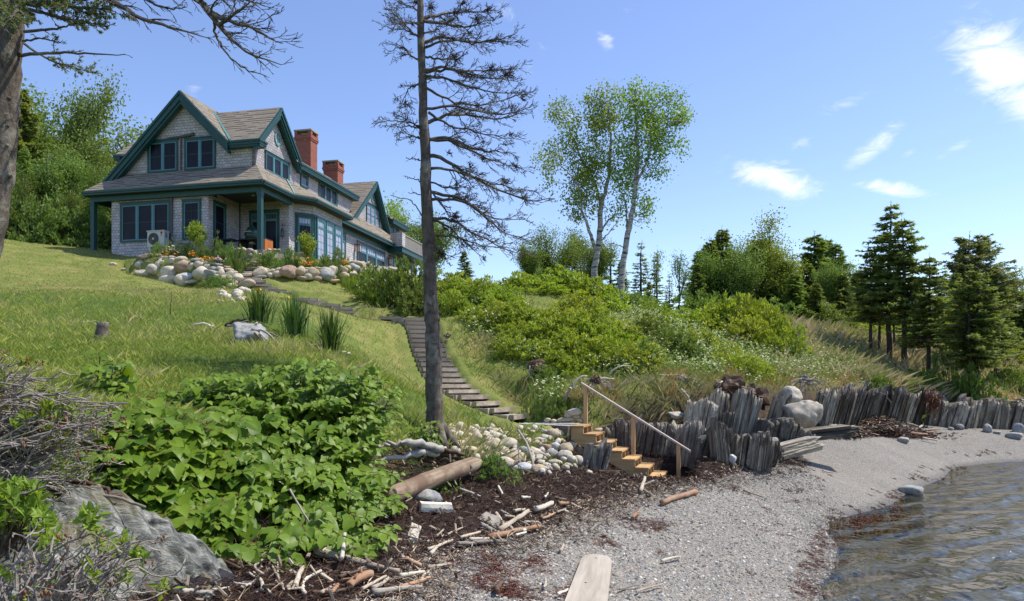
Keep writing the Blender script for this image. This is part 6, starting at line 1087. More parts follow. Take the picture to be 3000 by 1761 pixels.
def garden():
    z4 = lambda x, y: (700 + x * .1984, 740 + y * .1984); z2 = lambda x, y: (400 + x * .1587, 650 + y * .1587)
    for k, (q, w, h, Y, lb) in enumerate([(z4(450,0),430,0,31.9,'round feathery shrub right of the porch steps'),(z4(770,10),260,0,32.4,'second feathery shrub right of the porch steps'),(z4(1040,20),140,0,32.8,'small dark green shrub behind the right ornamental tree'),(z4(1285,55),240,0,32.6,'leafy shrub above the middle of the terrace wall'),(z4(1490,15),210,0,33.4,'tall loose shrub at the right end of the flower bed'),(z4(1105,135),120,0,31.9,'little round silvery plant by the orange lilies'),(z4(1450,150),120,0,32.2,'low plant at the edge of the terrace wall'),(z4(600,170),160,0,31.4,'low herb at the top of the terrace wall')]): shrub_at(SHG[k % 3], q[0], q[1], w * .1984, Y, lb, group='shrubs of the flower bed', name='garden_shrub', grow=1.35)
    for k, (q, w, Y, lb) in enumerate([(z2(430,455),300,32.6,'low feathery shrub in front of the heat pump'),(z2(650,480),180,32.3,'wispy plant right of the heat pump'),(z2(920,400),280,32.2,'tall wispy plant under the single front window'),(z2(1170,430),280,32.0,'feathery plant at the foot of the left ornamental tree'),(z2(1480,470),280,31.9,'green plant below the porch table'),(z2(1690,430),380,31.7,'biggest feathery shrub left of the porch steps'),(z2(1900,600),260,31.3,'feathery shrub drooping beside the porch steps'),(z2(1700,740),150,30.8,'small tuft of leaves beside the stone steps'),(z2(1400,720),150,30.7,'low pale plant beside the pink flowers')]): shrub_at(SHG[(k + 1) % 3], q[0], q[1], w * .1587, Y, lb, group='shrubs of the flower bed', name='garden_shrub', grow=1.35)
    q = ground(622, 832, 20, 34); put_shrub(SHG[0], on(640, 29.4) - [0, 0, .1], 1.25, .75, 'bright green weed clump at the foot of the flower bed wall', name='weed_clump'); put_shrub(SHG[1], on(600, 29.2) - [0, 0, .1], .7, .4, 'small weed tuft left of the weed clump at the wall foot', name='weed_clump')
    # ornamental trees
    for px, ptop, pfork, pbase, wid, Y, lb, bx in ((577,657,722,745,62,32.4,'left small ornamental tree with bright leaves leaning before the single window',590),(897,686,750,775,52,31.9,'right small ornamental tree with bright leaves before the glazed bay',903)):
        base = on(bx, Y); e = empty('ornamental_tree', tuple(base)); tag(e, lb, 'small tree', 'ornamental trees'); m = Y / F; sb = MB(); fk = at(px + (bx - px) * .5, pfork, Y) - base; sb.tube([[0, 0, -.1], fk * .5 + [.02, 0, 0], fk], [.05, .042, .035], 6); lb_ = MB(); c = at(px, (ptop + pfork) / 2 - 3, Y) - base; nr = 150; d = rand_unit(rng, nr); C = c + d * (rng.random(nr) ** .4)[:, None] * np.array([wid / 2, wid / 2, (pfork - ptop) * .5]) * m
        C[:, 0] *= 1 - .25 * (C[:, 2] < c[2])
        for k in range(16): sb.tube([fk, (fk + C[k * 9]) / 2, C[k * 9]], [.022, .014, .006], 4, cap=False)
        q = np.repeat(np.arange(nr), 12); N = len(q); lb_.leaves(C[q] + rng.normal(0, .05, (N, 3)), rand_unit(rng, N) + [0, 0, .25], rand_unit(rng, N) + [0, 0, .8], rng.uniform(.07, .12, N), .05, np.clip(rng.random(N) * .6 + .35, 0, 1)); sb.build('trunk', M['stem'], e); lb_.build('crown', M['leaf_y'], e)
    # flowers
    fl = [(z2(580,592),32.0,'orange_petal','orange marigold like flowers above the left end of the wall',16,.28),(z2(690,585),31.9,'orange_petal','orange flowers below the heat pump corner',9,.2),(z2(1030,590),31.6,'orange_petal','orange flowers below the left ornamental tree',10,.14),(z2(1325,695),30.9,'orange_petal','orange flower clump at the middle of the flower bed wall',26,.2),(z2(1530,705),30.8,'pink_petal','pale pink flower clump beside the orange ones',26,.2),(z2(690,520),32.2,'cream_petal','cream coloured flowers beside the heat pump',16,.17),(z4(1000,148),31.6,'orange_petal','bright orange lilies above the terrace wall',24,.22),(z4(1590,140),33,'orange_petal','few orange flowers at the right end of the bed',10,.14),(z2(640,470),32.4,'cream_petal','tall white flower spikes before the downspout',10,.14)]
    for (px, py), Y, mt, lb, n, sp in fl:
        c = at(px, py, Y); g = on(px, Y); e = empty('garden_flowers', (g[0], g[1], g[2])); tag(e, lb, 'flowers', 'flower clumps of the bed'); sb = MB(); pb = MB()
        for k in range(n):
            h = c - g + rng.normal(0, 1, 3) * [sp, .1, sp * .35]; sb.tube([[h[0] * .6, h[1] * .6, -.03], h], .006, 3, cap=False); d = rand_unit(rng, 7); d[:, 2] *= .5; pb.leaves(np.tile(h, (7, 1)), d, np.tile([0, -.6, .8], (7, 1)), .06, .045, .5)
        sb.build('stems', M['herb'], e)['kind'] = 'stuff'; pb.build('petals', M[mt], e)['kind'] = 'stuff'
    # things at the porch
    hp = empty('heat_pump', tuple(hw(-5.42, -.25, 8.9)), HA); tag(hp, 'white outdoor heat pump unit with a round fan grille against the front wall', 'heat pump'); M['hp'] = plain('white_enamel', (.50, .49, .45), .45, .4, 0, .04); M['hpg'] = plain('grey_fan_grille', (.20, .20, .195), .5); M['logo_red'] = plain('logo_red', (.45, .02, .03), .4); M['logo_grey'] = plain('logo_grey', (.12, .12, .12), .4); M['logo_blue'] = plain('label_blue', (.05, .12, .38), .4)
    b = MB(); b.box(0, .88, -.33, 0, .08, .80); b.box(-.03, .91, -.36, .03, .801, .84); b.box(.05, .15, -.3, -.03, -.2, .079); b.box(.73, .83, -.3, -.03, -.2, .079); b.build('casing', M['hp'], hp)
    g = MB(); th = np.linspace(0, 2 * np.pi, 33)
    for rr in np.linspace(.05, .27, 9): g.tube(np.stack([.33 + rr * np.cos(th), np.full(33, -.345), .46 + rr * np.sin(th)], 1), .006, 4, cap=False)
    for a in th[:-1:2]: g.tube([[.33 + .04 * math.cos(a), -.34, .46 + .04 * math.sin(a)], [.33 + .275 * math.cos(a), -.34, .46 + .275 * math.sin(a)]], .005, 3, cap=False)
    g.build('fan_grille', M['hpg'], hp); f = MB(); f.prism([(.33 + .27 * math.cos(a), -.331, .46 + .27 * math.sin(a)) for a in th[:-1]], (0, -.004, 0)); f.build('fan_opening', M['black'], hp); f = MB(); f.prism([(.33 + .05 * math.cos(a), -.347, .46 + .05 * math.sin(a)) for a in th[:-1]], (0, -.02, 0)); f.build('fan_hub', M['hp'], hp)
    f = MB(); f.prism([(.745 + .06 * math.cos(a), -.331, .72 + .06 * math.sin(a)) for a in th[:-1]], (0, -.006, 0)); f.build('logo_disc', M['logo_red'], hp)
    def text(s, loc, size, mat, rot, parent):
        cu = bpy.data.curves.new('lettering', 'FONT'); cu.body = s; cu.size = size; cu.extrude = .002; cu.align_x = 'CENTER'; cu.materials.append(mat); tmp = bpy.data.objects.new('lettering', cu); COL.objects.link(tmp); me = bpy.data.meshes.new_from_object(tmp.evaluated_get(bpy.context.evaluated_depsgraph_get())); COL.objects.unlink(tmp); o = bpy.data.objects.new('lettering', me); COL.objects.link(o); o.parent = parent; o.location = loc; o.rotation_euler = rot
    text('LG', (.745, -.334, .57), .10, M['logo_grey'], (math.pi / 2, 0, 0), hp)
    f = MB(); f.box(.881, .884, -.24, -.12, .52, .60); f.box(.881, .884, -.25, -.10, .61, .66); f.box(.881, .884, -.24, -.13, .68, .74); f.build('side_label', M['logo_blue'], hp)
    # kamado grill on its cart, table, bell
    kt = empty('grill_table', tuple(hw(-1.75, .95, 8.72)), HA); tag(kt, 'dark open grill cart with an orange wooden end panel on the porch', 'grill cart'); M['orange_wood'] = woodmat('orange_oiled_wood', (.30, .085, .02), (.48, .16, .04), 2, 8, .5); M['egg'] = plain('green_enamel', (.012, .055, .035), .22, .6, 0, .15, 9)
    b = MB(); b.box(0, 1.35, 0, .75, .74, .79); b.box(0, 1.3, .02, .73, .22, .26)
    for x in (0, 1.22): 
        for y in (0, .66): b.box(x, x + .08, y, y + .08, 0, .739)
    b.box(0, .05, .08, .66, .26, .739); b.build('frame', M['black'], kt); b = MB(); b.box(.98, 1.34, -.012, -.002, .1, .735); b.box(1.352, 1.362, .02, .72, .1, .735); b.build('end_panel', M['orange_wood'], kt)
    eg = empty('kamado_grill', tuple(hw(-1.28, 1.35, 9.38)), HA); tag(eg, 'round dark green ceramic egg shaped grill with a black band on the cart', 'grill')
    def lathe(prof, n=24):
        b = MB(); th_ = np.linspace(0, 2 * np.pi, n, endpoint=False); m = len(prof); v = np.array([[r_ * math.cos(a), r_ * math.sin(a), z_] for r_, z_ in prof for a in th_]); i = np.arange(m - 1)[:, None] * n; j = np.arange(n)[None]; j2 = (j + 1) % n; b.add(v, np.stack([i + j, i + j2, i + n + j2, i + n + j], -1).reshape(-1, 4)); return b
    lathe([(.001,.02),(.2,.03),(.29,.14),(.335,.3),(.34,.36)]).build('bowl', M['egg'], eg, True); lathe([(.34,.385),(.335,.45),(.30,.56),(.22,.67),(.12,.735),(.001,.75)]).build('lid', M['egg'], eg, True); lathe([(.345,.355),(.352,.36),(.352,.384),(.345,.39)]).build('band', M['black'], eg, True); lathe([(.07,.73),(.08,.77),(.09,.79),(.06,.82),(.001,.83)], 12).build('chimney_vent', M['black'], eg, True)
    b = MB(); b.tube([[-.15,-.33,.45],[-.15,-.40,.46],[.15,-.40,.46],[.15,-.33,.45]], .014, 6); b.build('handle', M['hp'], eg); lathe([(.001,.03),(.14,.02),(.15,-.08),(.001,-.09)], 12).build('ash_base', plain('ash_clay', (.42, .3, .2), .8), eg, True)
    tb_ = empty('porch_table', tuple(hw(-2.62, .35, 8.72)), HA); tag(tb_, 'low black metal table with a slatted top on the porch', 'table'); b = MB(); b.box(0, .95, 0, .62, .66, .70); b.build('table_top', M['black'], tb_)
    for x in (0, .89):
        for y in (0, .56): b = MB(); b.box(x, x + .06, y, y + .06, 0, .659); b.build('leg', M['black'], tb_)
    be = empty('door_bell', tuple(hw(-.38, 2.50, 10.02)), HA); tag(be, 'green cylindrical hanging bell on a curled bracket beside the porch door', 'bell'); lathe([(.001,.2),(.06,.2),(.075,.16),(.075,-.12),(.07,-.15),(.001,-.15)], 12).build('bell_body', M['egg'], be, True); b = MB(); b.tube([[0,0,.2],[0,0,.34],[.05,0,.42],[.12,0,.42],[.14,0,.36]], .01, 5); b.tube([[0,0,.34],[-.05,0,.42],[-.02,.06,.46]], .01, 5); b.tube([[0,0,-.15],[0,0,-.27]], .012, 5); b.build('bracket', M['black'], be)
    # terrace chairs
    def chair(u, v, z, rz, lb, nm='garden_chair'):
        c = empty(nm, tuple(hw(u, v, z)), HA + rz); tag(c, lb, 'chair', 'wooden terrace chairs'); b = MB(); b.obox((-.27,0,.30),(.54,0,0),(0,.5,-.08),(0,0,.03)); b.build('seat', M['deckwood'], c); b = MB()
        for i in range(5): w_ = .1; hh = [.72,.78,.82,.78,.72][i]; b.obox((-.27 + i * .109, .48, .22), (.1,0,0), (0,.3 * hh,hh), (0,.025,-.01))
        b.build('backrest', M['deckwood'], c)
        for x in (-.32, .27): b = MB(); b.box(x, x + .05, .0, .06, 0, .52); b.build('leg', M['deckwood'], c); b = MB(); b.box(x, x + .05, .5, .56, 0, .5); b.build('leg', M['deckwood'], c); b = MB(); b.box(x - .03, x + .09, -.06, .62, .521, .55); b.build('armrest', M['deckwood'], c)
    chair(3.0, 12.6, 8.72, 1.7, 'slatted grey chair on the terrace, nearest of three in a row'); chair(3.05, 13.5, 8.72, 1.7, 'slatted grey chair on the terrace, middle of three in a row'); chair(3.1, 14.4, 8.72, 1.7, 'slatted grey chair on the terrace, farthest of three in a row'); chair(3.6, 15.2, 8.78, -.4, 'low square backed wooden chair facing the wall on the terrace'); chair(4.2, 19.0, 8.72, 2.6, 'tilted wooden chair at the far end of the terrace, left of two'); chair(4.7, 19.6, 8.72, 2.4, 'tilted wooden chair at the far end of the terrace, right of two')
garden()
def iris(px, ptop, pbase, wpx, Y, label, flowers=0):
    base = on(px, Y); e = empty('iris_clump', tuple(base)); tag(e, label, 'iris', 'iris clumps'); b = MB(); h = (pbase - ptop) / F * Y; w = wpx / F * Y
    for k in range(190):
        a = random.uniform(0, 6.28); rr = abs(random.gauss(0, .32)); L = h * random.uniform(.55, 1.08); out = min(1.3, abs(random.gauss(.25, .3))) * w * .55; m = 7; s = np.linspace(0, 1, m); dr = np.array([math.cos(a), math.sin(a), 0]); drop = max(0, out / (w * .5) - .55) * .6
        c = np.array([math.cos(a) * rr * w * .33, math.sin(a) * rr * w * .25, -.05]) + dr * (s ** 1.8 * out)[:, None]; c[:, 2] += L * (s - drop * s ** 4); wd = .028 * (1 - s ** 2.5) + .002; sd = np.cross(dr, [0, 0, 1.]); sd = unit(sd + np.random.default_rng(k).normal(0, .5, 3) * [1, 1, 0]); v = np.concatenate([c - sd * wd[:, None] / 2, c + sd * wd[:, None] / 2]); i = np.arange(m - 1); b.add(v, np.stack([i, i + 1, i + 1 + m, i + m], 1), random.random())
    b.build('blades', M['iris'], e)
    if flowers:
        f = MB()
        for k in range(flowers): c = np.array([random.gauss(0, w * .25), random.gauss(0, .1) - .1, h * random.uniform(.55, .95)]); f.leaves(np.tile(c, (6, 1)), rand_unit(rng, 6) * [1, 1, .6], rand_unit(rng, 6), .08, .05, .5)
        f.build('flowers', M['yellow_petal'], e)
iris(757, 822, 932, 150, 18.6, 'iris clump with yellow flowers, farthest left of the three', 7); iris(862, 858, 992, 145, 16.8, 'middle iris clump of the three on the lawn'); iris(968, 895, 1034, 145, 15.3, 'rightmost iris clump of the three, nearest the spruce')
# ------------------------------------------------------------------ knotweed with big heart shaped leaves
def heart_leaves(b, C, D, N, L, R):
    """C base, D direction to the tip, N upper face normal"""
    n = len(C); D = D / np.linalg.norm(D, axis=1, keepdims=True); S = np.cross(D, N); S /= np.linalg.norm(S, axis=1, keepdims=True) + 1e-9; U = np.cross(S, D)
    T = np.array([[0,0,0],[.34,0,-.02],[.70,0,-.05],[1.0,0,-.17],[-.06,.26,.05],[.30,.41,.07],[.66,.27,.0],[-.06,-.26,.05],[.30,-.41,.07],[.66,-.27,.0]])
    cup = rng.uniform(.3, 1.7, n)[:, None, None]; droop = rng.uniform(.3, 2.2, n)[:, None, None]
    z = T[None, :, 2:3] * np.where(np.isin(np.arange(10), [1, 2, 3])[None, :, None], droop, cup); v = C[:, None] + L[:, None, None] * (D[:, None] * T[None, :, 0:1] + S[:, None] * T[None, :, 1:2] + U[:, None] * z); i = (np.arange(n) * 10)[:, None]
    q = np.concatenate([i + np.array([[0, 1, 5, 4]]), i + np.array([[1, 2, 6, 5]]), i + np.array([[1, 0, 7, 8]]), i + np.array([[2, 1, 8, 9]])]); t_ = np.concatenate([i + np.array([[2, 3, 6]]), i + np.array([[3, 2, 9]])]); b.add(v.reshape(-1, 3), [q, t_], np.repeat(R, 10))
def inpoly(x, y, poly):
    p = np.array(poly, float); m = np.zeros(len(x), bool); j = len(p) - 1
    for i in range(len(p)):
        c = ((p[i, 1] > y) != (p[j, 1] > y)) & (x < (p[j, 0] - p[i, 0]) * (y - p[i, 1]) / (p[j, 1] - p[i, 1] + 1e-9) + p[i, 0]); m ^= c; j = i
    return m
def knotweed(poly, depth, nstem, label, nleaf=13, L0=.135, back=.9, rootf=.45):
    p = np.array(poly, float); xs, ys = [], []
    while len(xs) < nstem:
        x = rng.uniform(p[:, 0].min(), p[:, 0].max(), 400); y = rng.uniform(p[:, 1].min(), p[:, 1].max(), 400); m = inpoly(x, y, poly); xs += list(x[m]); ys += list(y[m])
    if nstem > 300:
        for _ in range(120): xs[_] = rng.uniform(265, 480); ys[_] = np.clip(rng.uniform(1190, 1480) + (xs[_] - 265) * .25, 1190, 1540)
    c = p.mean(0); base = on(c[0], depth(c[0], c[1]) + back * .6); e = empty('knotweed_bush', tuple(base)); tag(e, label, 'bush'); base = np.array(base); sb = MB(); lb = MB(); C, D, N, L, R = [], [], [], [], []
    for k in range(nstem):
        x, y = xs[k], ys[k]; Y = min(depth(x, y) + abs(rng.normal(0, .28)), ground(x, y)[1] - rng.uniform(.06, .3)); tip = at(x, y, Y); rx = x + (c[0] - x) * rootf * rng.uniform(.4, 1.1); root = on(rx, Y + back * rng.uniform(.15, 1.0)); root[2] -= .05
        if tip[2] < root[2] + .05: tip[2] = root[2] + rng.uniform(.05, .2)
        out = tip - root; m = 12; s = np.linspace(0, 1, m); hgt = out[2]; P = root + np.stack([out[0] * s ** 1.7, out[1] * s ** 1.7, hgt * (1 - (1 - s) ** 1.9) * 1.0], 1); P += np.cumsum(rng.normal(0, .012, (m, 3)), 0); ax = unit(P[-1] - P[-3] + np.array([0, -.12, -.03])); ln = np.linalg.norm(np.diff(P, axis=0), axis=1).sum()
        P = P - base; sb.tube(P, np.linspace(.010, .003, m), 4, cap=False); nl = max(5, int(nleaf * min(1.3, .55 + ln * .45))); t_ = np.linspace(.30, 1.0, nl) + rng.normal(0, .01, nl); b_ = np.stack([np.interp(t_, s, P[:, i]) for i in range(3)], 1)
        tang = np.stack([np.gradient(P[:, i]) for i in range(3)], 1); tg = np.stack([np.interp(t_, s, tang[:, i]) for i in range(3)], 1); tg /= np.linalg.norm(tg, axis=1, keepdims=True)
        outw = np.array([out[0] * .6 + rng.normal(0, .25), -.75, 0.]); outw = unit(outw); sd = np.cross(tg, [0, 0, 1.]); sd /= np.linalg.norm(sd, axis=1, keepdims=True) + 1e-6; sg = np.where(np.arange(nl) % 2, 1, -1)[:, None]
        d = sd * sg * rng.uniform(.5, 1.0, (nl, 1)) + tg * .25 + outw * .55 + np.array([0, 0, -.42]) + rng.normal(0, .2, (nl, 3)); nn = np.array([0, 0, 1.]) + outw * .45 + rng.normal(0, .25, (nl, 3)) + np.array([.15, 0, 0]); C.append(b_ + sd * sg * .02); D.append(d); N.append(nn); L.append(L0 * rng.uniform(.5, 1.35, nl) * (1.12 - .62 * np.clip(t_, 0, 1) ** 4) * (6.3 / max(Y, 6.3)) ** .3); R.append(np.clip(rng.random() * .3 + t_ * .5 + rng.normal(0, .12, nl), 0, 1))
    heart_leaves(lb, np.vstack(C), np.vstack(D), np.vstack(N), np.concatenate(L), np.concatenate(R)); sb.build('stems', M['redstem'], e); lb.build('foliage', M['knot'], e, True)
KN = [(330,1200),(420,1140),(560,1110),(680,1090),(760,1065),(860,1050),(960,1055),(1060,1075),(1150,1085),(1180,1130),(1170,1200),(1200,1240),(1160,1290),(1130,1340),(1160,1400),(1195,1470),(1190,1560),(1140,1625),(1020,1650),(840,1665),(650,1640),(480,1605),(400,1545),(320,1450),(275,1380),(250,1300),(270,1240)]
def kd(x, y): return 5.6 + np.clip(1620 - y, 0, 600) / 600 * 2.9 + np.clip((x - 560) / 600, 0, 1) * (1.15 - np.clip(1620 - y, 0, 600) / 600 * .7)
knotweed(KN, kd, 700, 'large lush bush of big heart shaped leaves filling the left foreground', 13, .152)
knotweed([(230,1060),(300,1030),(350,1035),(390,1080),(380,1140),(300,1150),(240,1130)], lambda x, y: 8.3 + (1150 - y) / 120 * .5, 16, 'small sprig of heart shaped leaves left of the large leafy bush', 10, .15, .4)
knotweed([(1180,1290),(1200,1230),(1245,1200),(1290,1215),(1290,1270),(1240,1300)], lambda x, y: 10.6, 14, 'loose leafy shoots in front of the dead spruce foot', 9, .12, .6)
# ------------------------------------------------------------------ half dead shrubs at the left edge
def twig_shrub(poly, depth, n, rootfn, label, rad=.006, side=5, green=30, buds=90, maxl=1, big=9):
    r = np.random.default_rng(n); p = np.array(poly, float); c = p.mean(0); base = on(c[0], depth(c[0], c[1])); e = empty('twiggy_shrub', tuple(base)); tag(e, label, 'shrub'); tb = MB(); tips = []; k = 0
    while k < n:
        x, y = r.uniform(p[:, 0].min(), p[:, 0].max()), r.uniform(p[:, 1].min(), p[:, 1].max())
        if not inpoly(np.array([x]), np.array([y]), poly)[0]: continue
        Y = depth(x, y) + r.normal(0, .25); tip = at(x, y, Y) - base; rx, ry = rootfn(x, y, r); root = at(rx, ry, Y + r.uniform(-.1, .4)) - base; m = 8; s = np.linspace(0, 1, m)[:, None]; P = root * (1 - s) + tip * s + np.array([0, 0, 1]) * np.sin(s * np.pi) * r.normal(.02, .07) + np.cumsum(r.normal(0, .022, (m, 3)), 0); th = rad * r.uniform(.7, 1.8) * (1.9 if k < big else 1)
        tb.tube(P, np.linspace(th * 1.5, th * .5, m), 4, cap=False); tips.append(P); twigs(r, tb, P, np.linspace(th, th * .5, m), side, .22, .08, 0, maxl, .3, tips); k += 1
    tb.build('twigs', M['greystem'], e); g = MB(); bu = MB()
    for q in range(green):
        P = tips[r.integers(len(tips))]; c = P[-1]; m = 16; d = rand_unit(r, m) + [0, 0, .5]; g.leaves(np.tile(c, (m, 1)) + r.normal(0, .02, (m, 3)), d, rand_unit(r, m), r.uniform(.05, .085, m), .028, r.random(m))
    v, f = icosphere(1)
    for q in range(buds):
        P = tips[r.integers(len(tips))]
        for j in range(4): bu.add(v * r.uniform(.004, .009) * [1, 1, 1.6] + P[-1] + r.normal(0, .018, 3), f)
    if green: g.build('leaves', M['leaf_y'], e)
    if buds: bu.build('buds', M['rust'], e)['kind'] = 'stuff'
twig_shrub([(-120,1010),(30,1030),(60,1110),(150,1120),(330,1170),(330,1230),(300,1290),(300,1340),(290,1400),(160,1440),(60,1480),(-120,1500)], lambda x, y: 4.7 + (1400 - y) / 400 * .5, 330, lambda x, y, r: (x * .3 - 150 + r.normal(0, 60), y + r.uniform(0, 160)), 'tangle of grey dead twigs with rusty buds at the left edge', .0046, 5, 60, 110)
twig_shrub([(150,1560),(300,1590),(420,1610),(470,1640),(420,1700),(300,1761),(140,1790),(-60,1790),(-60,1680)], lambda x, y: 3.4, 95, lambda x, y, r: (x * .5 + 20 + r.normal(0, 50), y + r.uniform(60, 200)), 'sparse twiggy shrub growing on the rock in the bottom corner', .0032, 6, 22, 36)
def leafy_patch(poly, Y, n, label, leaf=.07, mat='leaf_y', h=.2):
    p = np.array(poly, float); c = p.mean(0); base = on(c[0], Y); e = empty('leafy_shrub', tuple(base)); tag(e, label, 'shrub'); b = MB(); sb = MB(); k = 0
    while k < n:
        x, y = rng.uniform(p[:, 0].min(), p[:, 0].max()), rng.uniform(p[:, 1].min(), p[:, 1].max())
        if not inpoly(np.array([x]), np.array([y]), poly)[0]: continue
        q = at(x, y, Y + rng.normal(0, .15)) - base; m = 11; d = rand_unit(rng, m) * .8 + [.1, -.2, .55]; b.leaves(np.tile(q, (m, 1)), d, rand_unit(rng, m) + [0, -.3, .5], leaf * rng.uniform(.7, 1.2, m), leaf * .36, np.clip(rng.random(m) * .8, 0, 1)); sb.tube([q - [rng.uniform(0, .1), 0, h], q - [0, 0, h * .4], q], [.006, .005, .003], 3, cap=False); k += 1
    sb.build('stems', M['stem'], e); b.build('foliage', M[mat], e)
leafy_patch([(-60,1420),(60,1410),(140,1450),(160,1530),(120,1570),(20,1560),(-60,1550)], 4.2, 120, 'bright green leafy shoots below the dead twigs at the left edge'); leafy_patch([(30,1250),(110,1190),(200,1180),(230,1230),(120,1280),(40,1330)], 4.9, 45, 'few green leaves among the dead twigs at the left edge')
leafy_patch([(1395,1400),(1405,1350),(1440,1325),(1480,1340),(1490,1390),(1450,1410),(1400,1412)], 9.9, 110, 'bright green weed bush at the end of the big drift log', .06, 'herb', .15)
def weeds():
    b = MB()
    for px, py, n in [(1580,1270,30),(1600,1300,30),(1640,1290,30),(1610,1350,26),(1650,1370,30),(1520,1400,26),(1490,1395,26),(1560,1340,16),(1290,1450,30),(1270,1440,30),(1330,1435,14),(1500,1425,14),(1700,1345,16),(1790,1355,30),(1760,1350,20),(1640,1085,60),(2050,1345,16),(1980,1275,20),(2450,1240,60),(2490,1235,50),(2200,1255,30),(1390,1370,20),(1330,1345,30),(1280,1290,30),(1505,1420,20)]:
        q = ground(px, py, 7, 40); C = q + rng.normal(0, 1, (n, 3)) * [.10, .12, .03] + [0, 0, .04]; b.leaves(C, rand_unit(rng, n) + [0, 0, .7], rand_unit(rng, n), rng.uniform(.05, .11, n), .035, rng.random(n))
    o = b.build('shore_weeds', M['herb']); tag(o, 'small green weeds growing among boulders and seaweed', 'weeds', kind='stuff')
weeds()
# ------------------------------------------------------------------ driftwood, seaweed wrack, pebbles, rock and stream in the left corner
M['drift'] = woodmat('pale_driftwood', (.28, .22, .155), (.58, .50, .39), 0, 13, .75, .5); M['drift_w'] = woodmat('bleached_driftwood', (.42, .37, .29), (.72, .66, .54), 0, 13, .7, .4); M['drift_g'] = woodmat('grey_driftwood', (.17, .145, .12), (.40, .355, .30), 0, 13, .8, .6); M['drift_r'] = woodmat('reddish_peeled_wood', (.26, .12, .06), (.46, .26, .15), 0, 10, .65, .3, (.40, .28, .19)); M['drift_b'] = woodmat('wet_brown_wood', (.045, .028, .02), (.15, .09, .055), 0, 12, .55, .5)
M['silver'] = woodmat('silver_weathered_wood', (.24, .215, .185), (.60, .56, .50), 0, 11, .7, .8); M['logbark'] = woodmat('big_log_wood', (.19, .115, .065), (.50, .40, .29), 0, 15, .8, 1.0, (.20, .13, .085))
def drift(p1, p2, rad, mat, label, mid=None, taper=.75, lift=None, name='driftwood_stick', cat='driftwood', sides=7, jag=.25, lo=3, hi=40, group='driftwood sticks on the wrack', squash=1.):
    """one stick between two photo pixels, lying on the ground; radius in photo pixels"""
    g1, g2 = ground(*p1, lo, hi), ground(*p2, lo, hi); r1 = rad / F * (g1[1] + g2[1]) / 2; a = g1 + [0, 0, r1 * .8 + .035 + (lift[0] if lift else 0)]; b_ = g2 + [0, 0, r1 * .8 + .035 + (lift[1] if lift else 0)]; d = b_ - a; L = np.linalg.norm(d); ux = d / L; uy = unit(np.cross([0, 0, 1.], ux)); uz = np.cross(ux, uy)
    m = 12; s = np.linspace(0, 1, m); r = np.random.default_rng(len(scene.objects)); bend = (mid if mid is not None else r.normal(0, .025)) * L; P = np.stack([s * L, bend * np.sin(s * np.pi) + np.cumsum(r.normal(0, r1 * .12, m)), np.cumsum(r.normal(0, r1 * .10, m)) * squash], 1); R = r1 * (1 + (taper - 1) * s) * (1 + r.normal(0, .06, m)); b = MB(); b.tube(P, R, sides)
    v = b.V[0]; k = np.arange(m).repeat(sides); v[:sides, 0] += r.uniform(-1, 1, sides) * r1 * jag * 2; v[-sides:, 0] += r.uniform(-1, 1, sides) * r1 * jag * 3; v[:, 2] *= squash; v[:, 2] += r.normal(0, r1 * .05, len(v))
    for q in range(r.integers(0, 3) if rad > 9 else 0):
        i = r.integers(2, m - 2); a_ = r.uniform(0, 6.28); e_ = P[i] + np.array([r.uniform(.3, 1.2), math.cos(a_) * 2.2, abs(math.sin(a_)) * 2.2]) * r1; b.tube([P[i], e_], [r1 * .4, r1 * .22], 5)
    me = b.mesh(name, True); me.materials.append(M[mat]); o = bpy.data.objects.new(name, me); COL.objects.link(o); from mathutils import Matrix
    o.matrix_world = Matrix(((ux[0], uy[0], uz[0], a[0]), (ux[1], uy[1], uz[1], a[1]), (ux[2], uy[2], uz[2], a[2]), (0, 0, 0, 1))); tag(o, label, cat, group); return o
def block(p1, p2, wpx, hpx, mat, label, name='timber_block', group=None, twist=0., lo=3, hi=40):
    """sawn block lying between two pixels"""
    a, c = ground(*p1, lo, hi), ground(*p2, lo, hi); k = (a[1] + c[1]) / 2 / F; w, h = wpx * k, hpx * k; d = c - a; L = np.linalg.norm(d); b = MB(); ux = d / L; n = 7
    s = np.linspace(0, 1, n); r = np.random.default_rng(len(scene.objects)); ring = np.array([[-.5, 0], [.5, 0], [.54, .5], [.5, 1], [-.5, 1], [-.54, .5]]); v = []
    for i in range(n): v += [[s[i] * L, q[0] * w * (1 + r.normal(0, .03)), q[1] * h * (1 + r.normal(0, .03))] for q in ring]
    f = [[i * 6 + j, i * 6 + (j + 1) % 6, (i + 1) * 6 + (j + 1) % 6, (i + 1) * 6 + j] for i in range(n - 1) for j in range(6)]; v = np.array(v); v[:6, 0] += r.normal(0, w * .05, 6); v[-6:, 0] += r.normal(0, w * .08, 6)
    b.add(v, [np.array(f), np.arange(6)[None, ::-1], (np.arange(6) + 6 * (n - 1))[None]]); o = b.build(name, M[mat], None, False); o.location = a - [0, 0, h * .12]; o.rotation_mode = 'XYZ'; o.rotation_euler = (twist, -math.asin(np.clip(ux[2], -1, 1)), math.atan2(ux[1], ux[0])); tag(o, label, 'driftwood', group); return o
A6 = lambda x, y: (1150 + x * .2306, 1420 + y * .2306); A7 = lambda x, y: (450 + x * .559, 1550 + y * .559); A4 = lambda x, y: (1050 + x * .476, 1150 + y * .476)
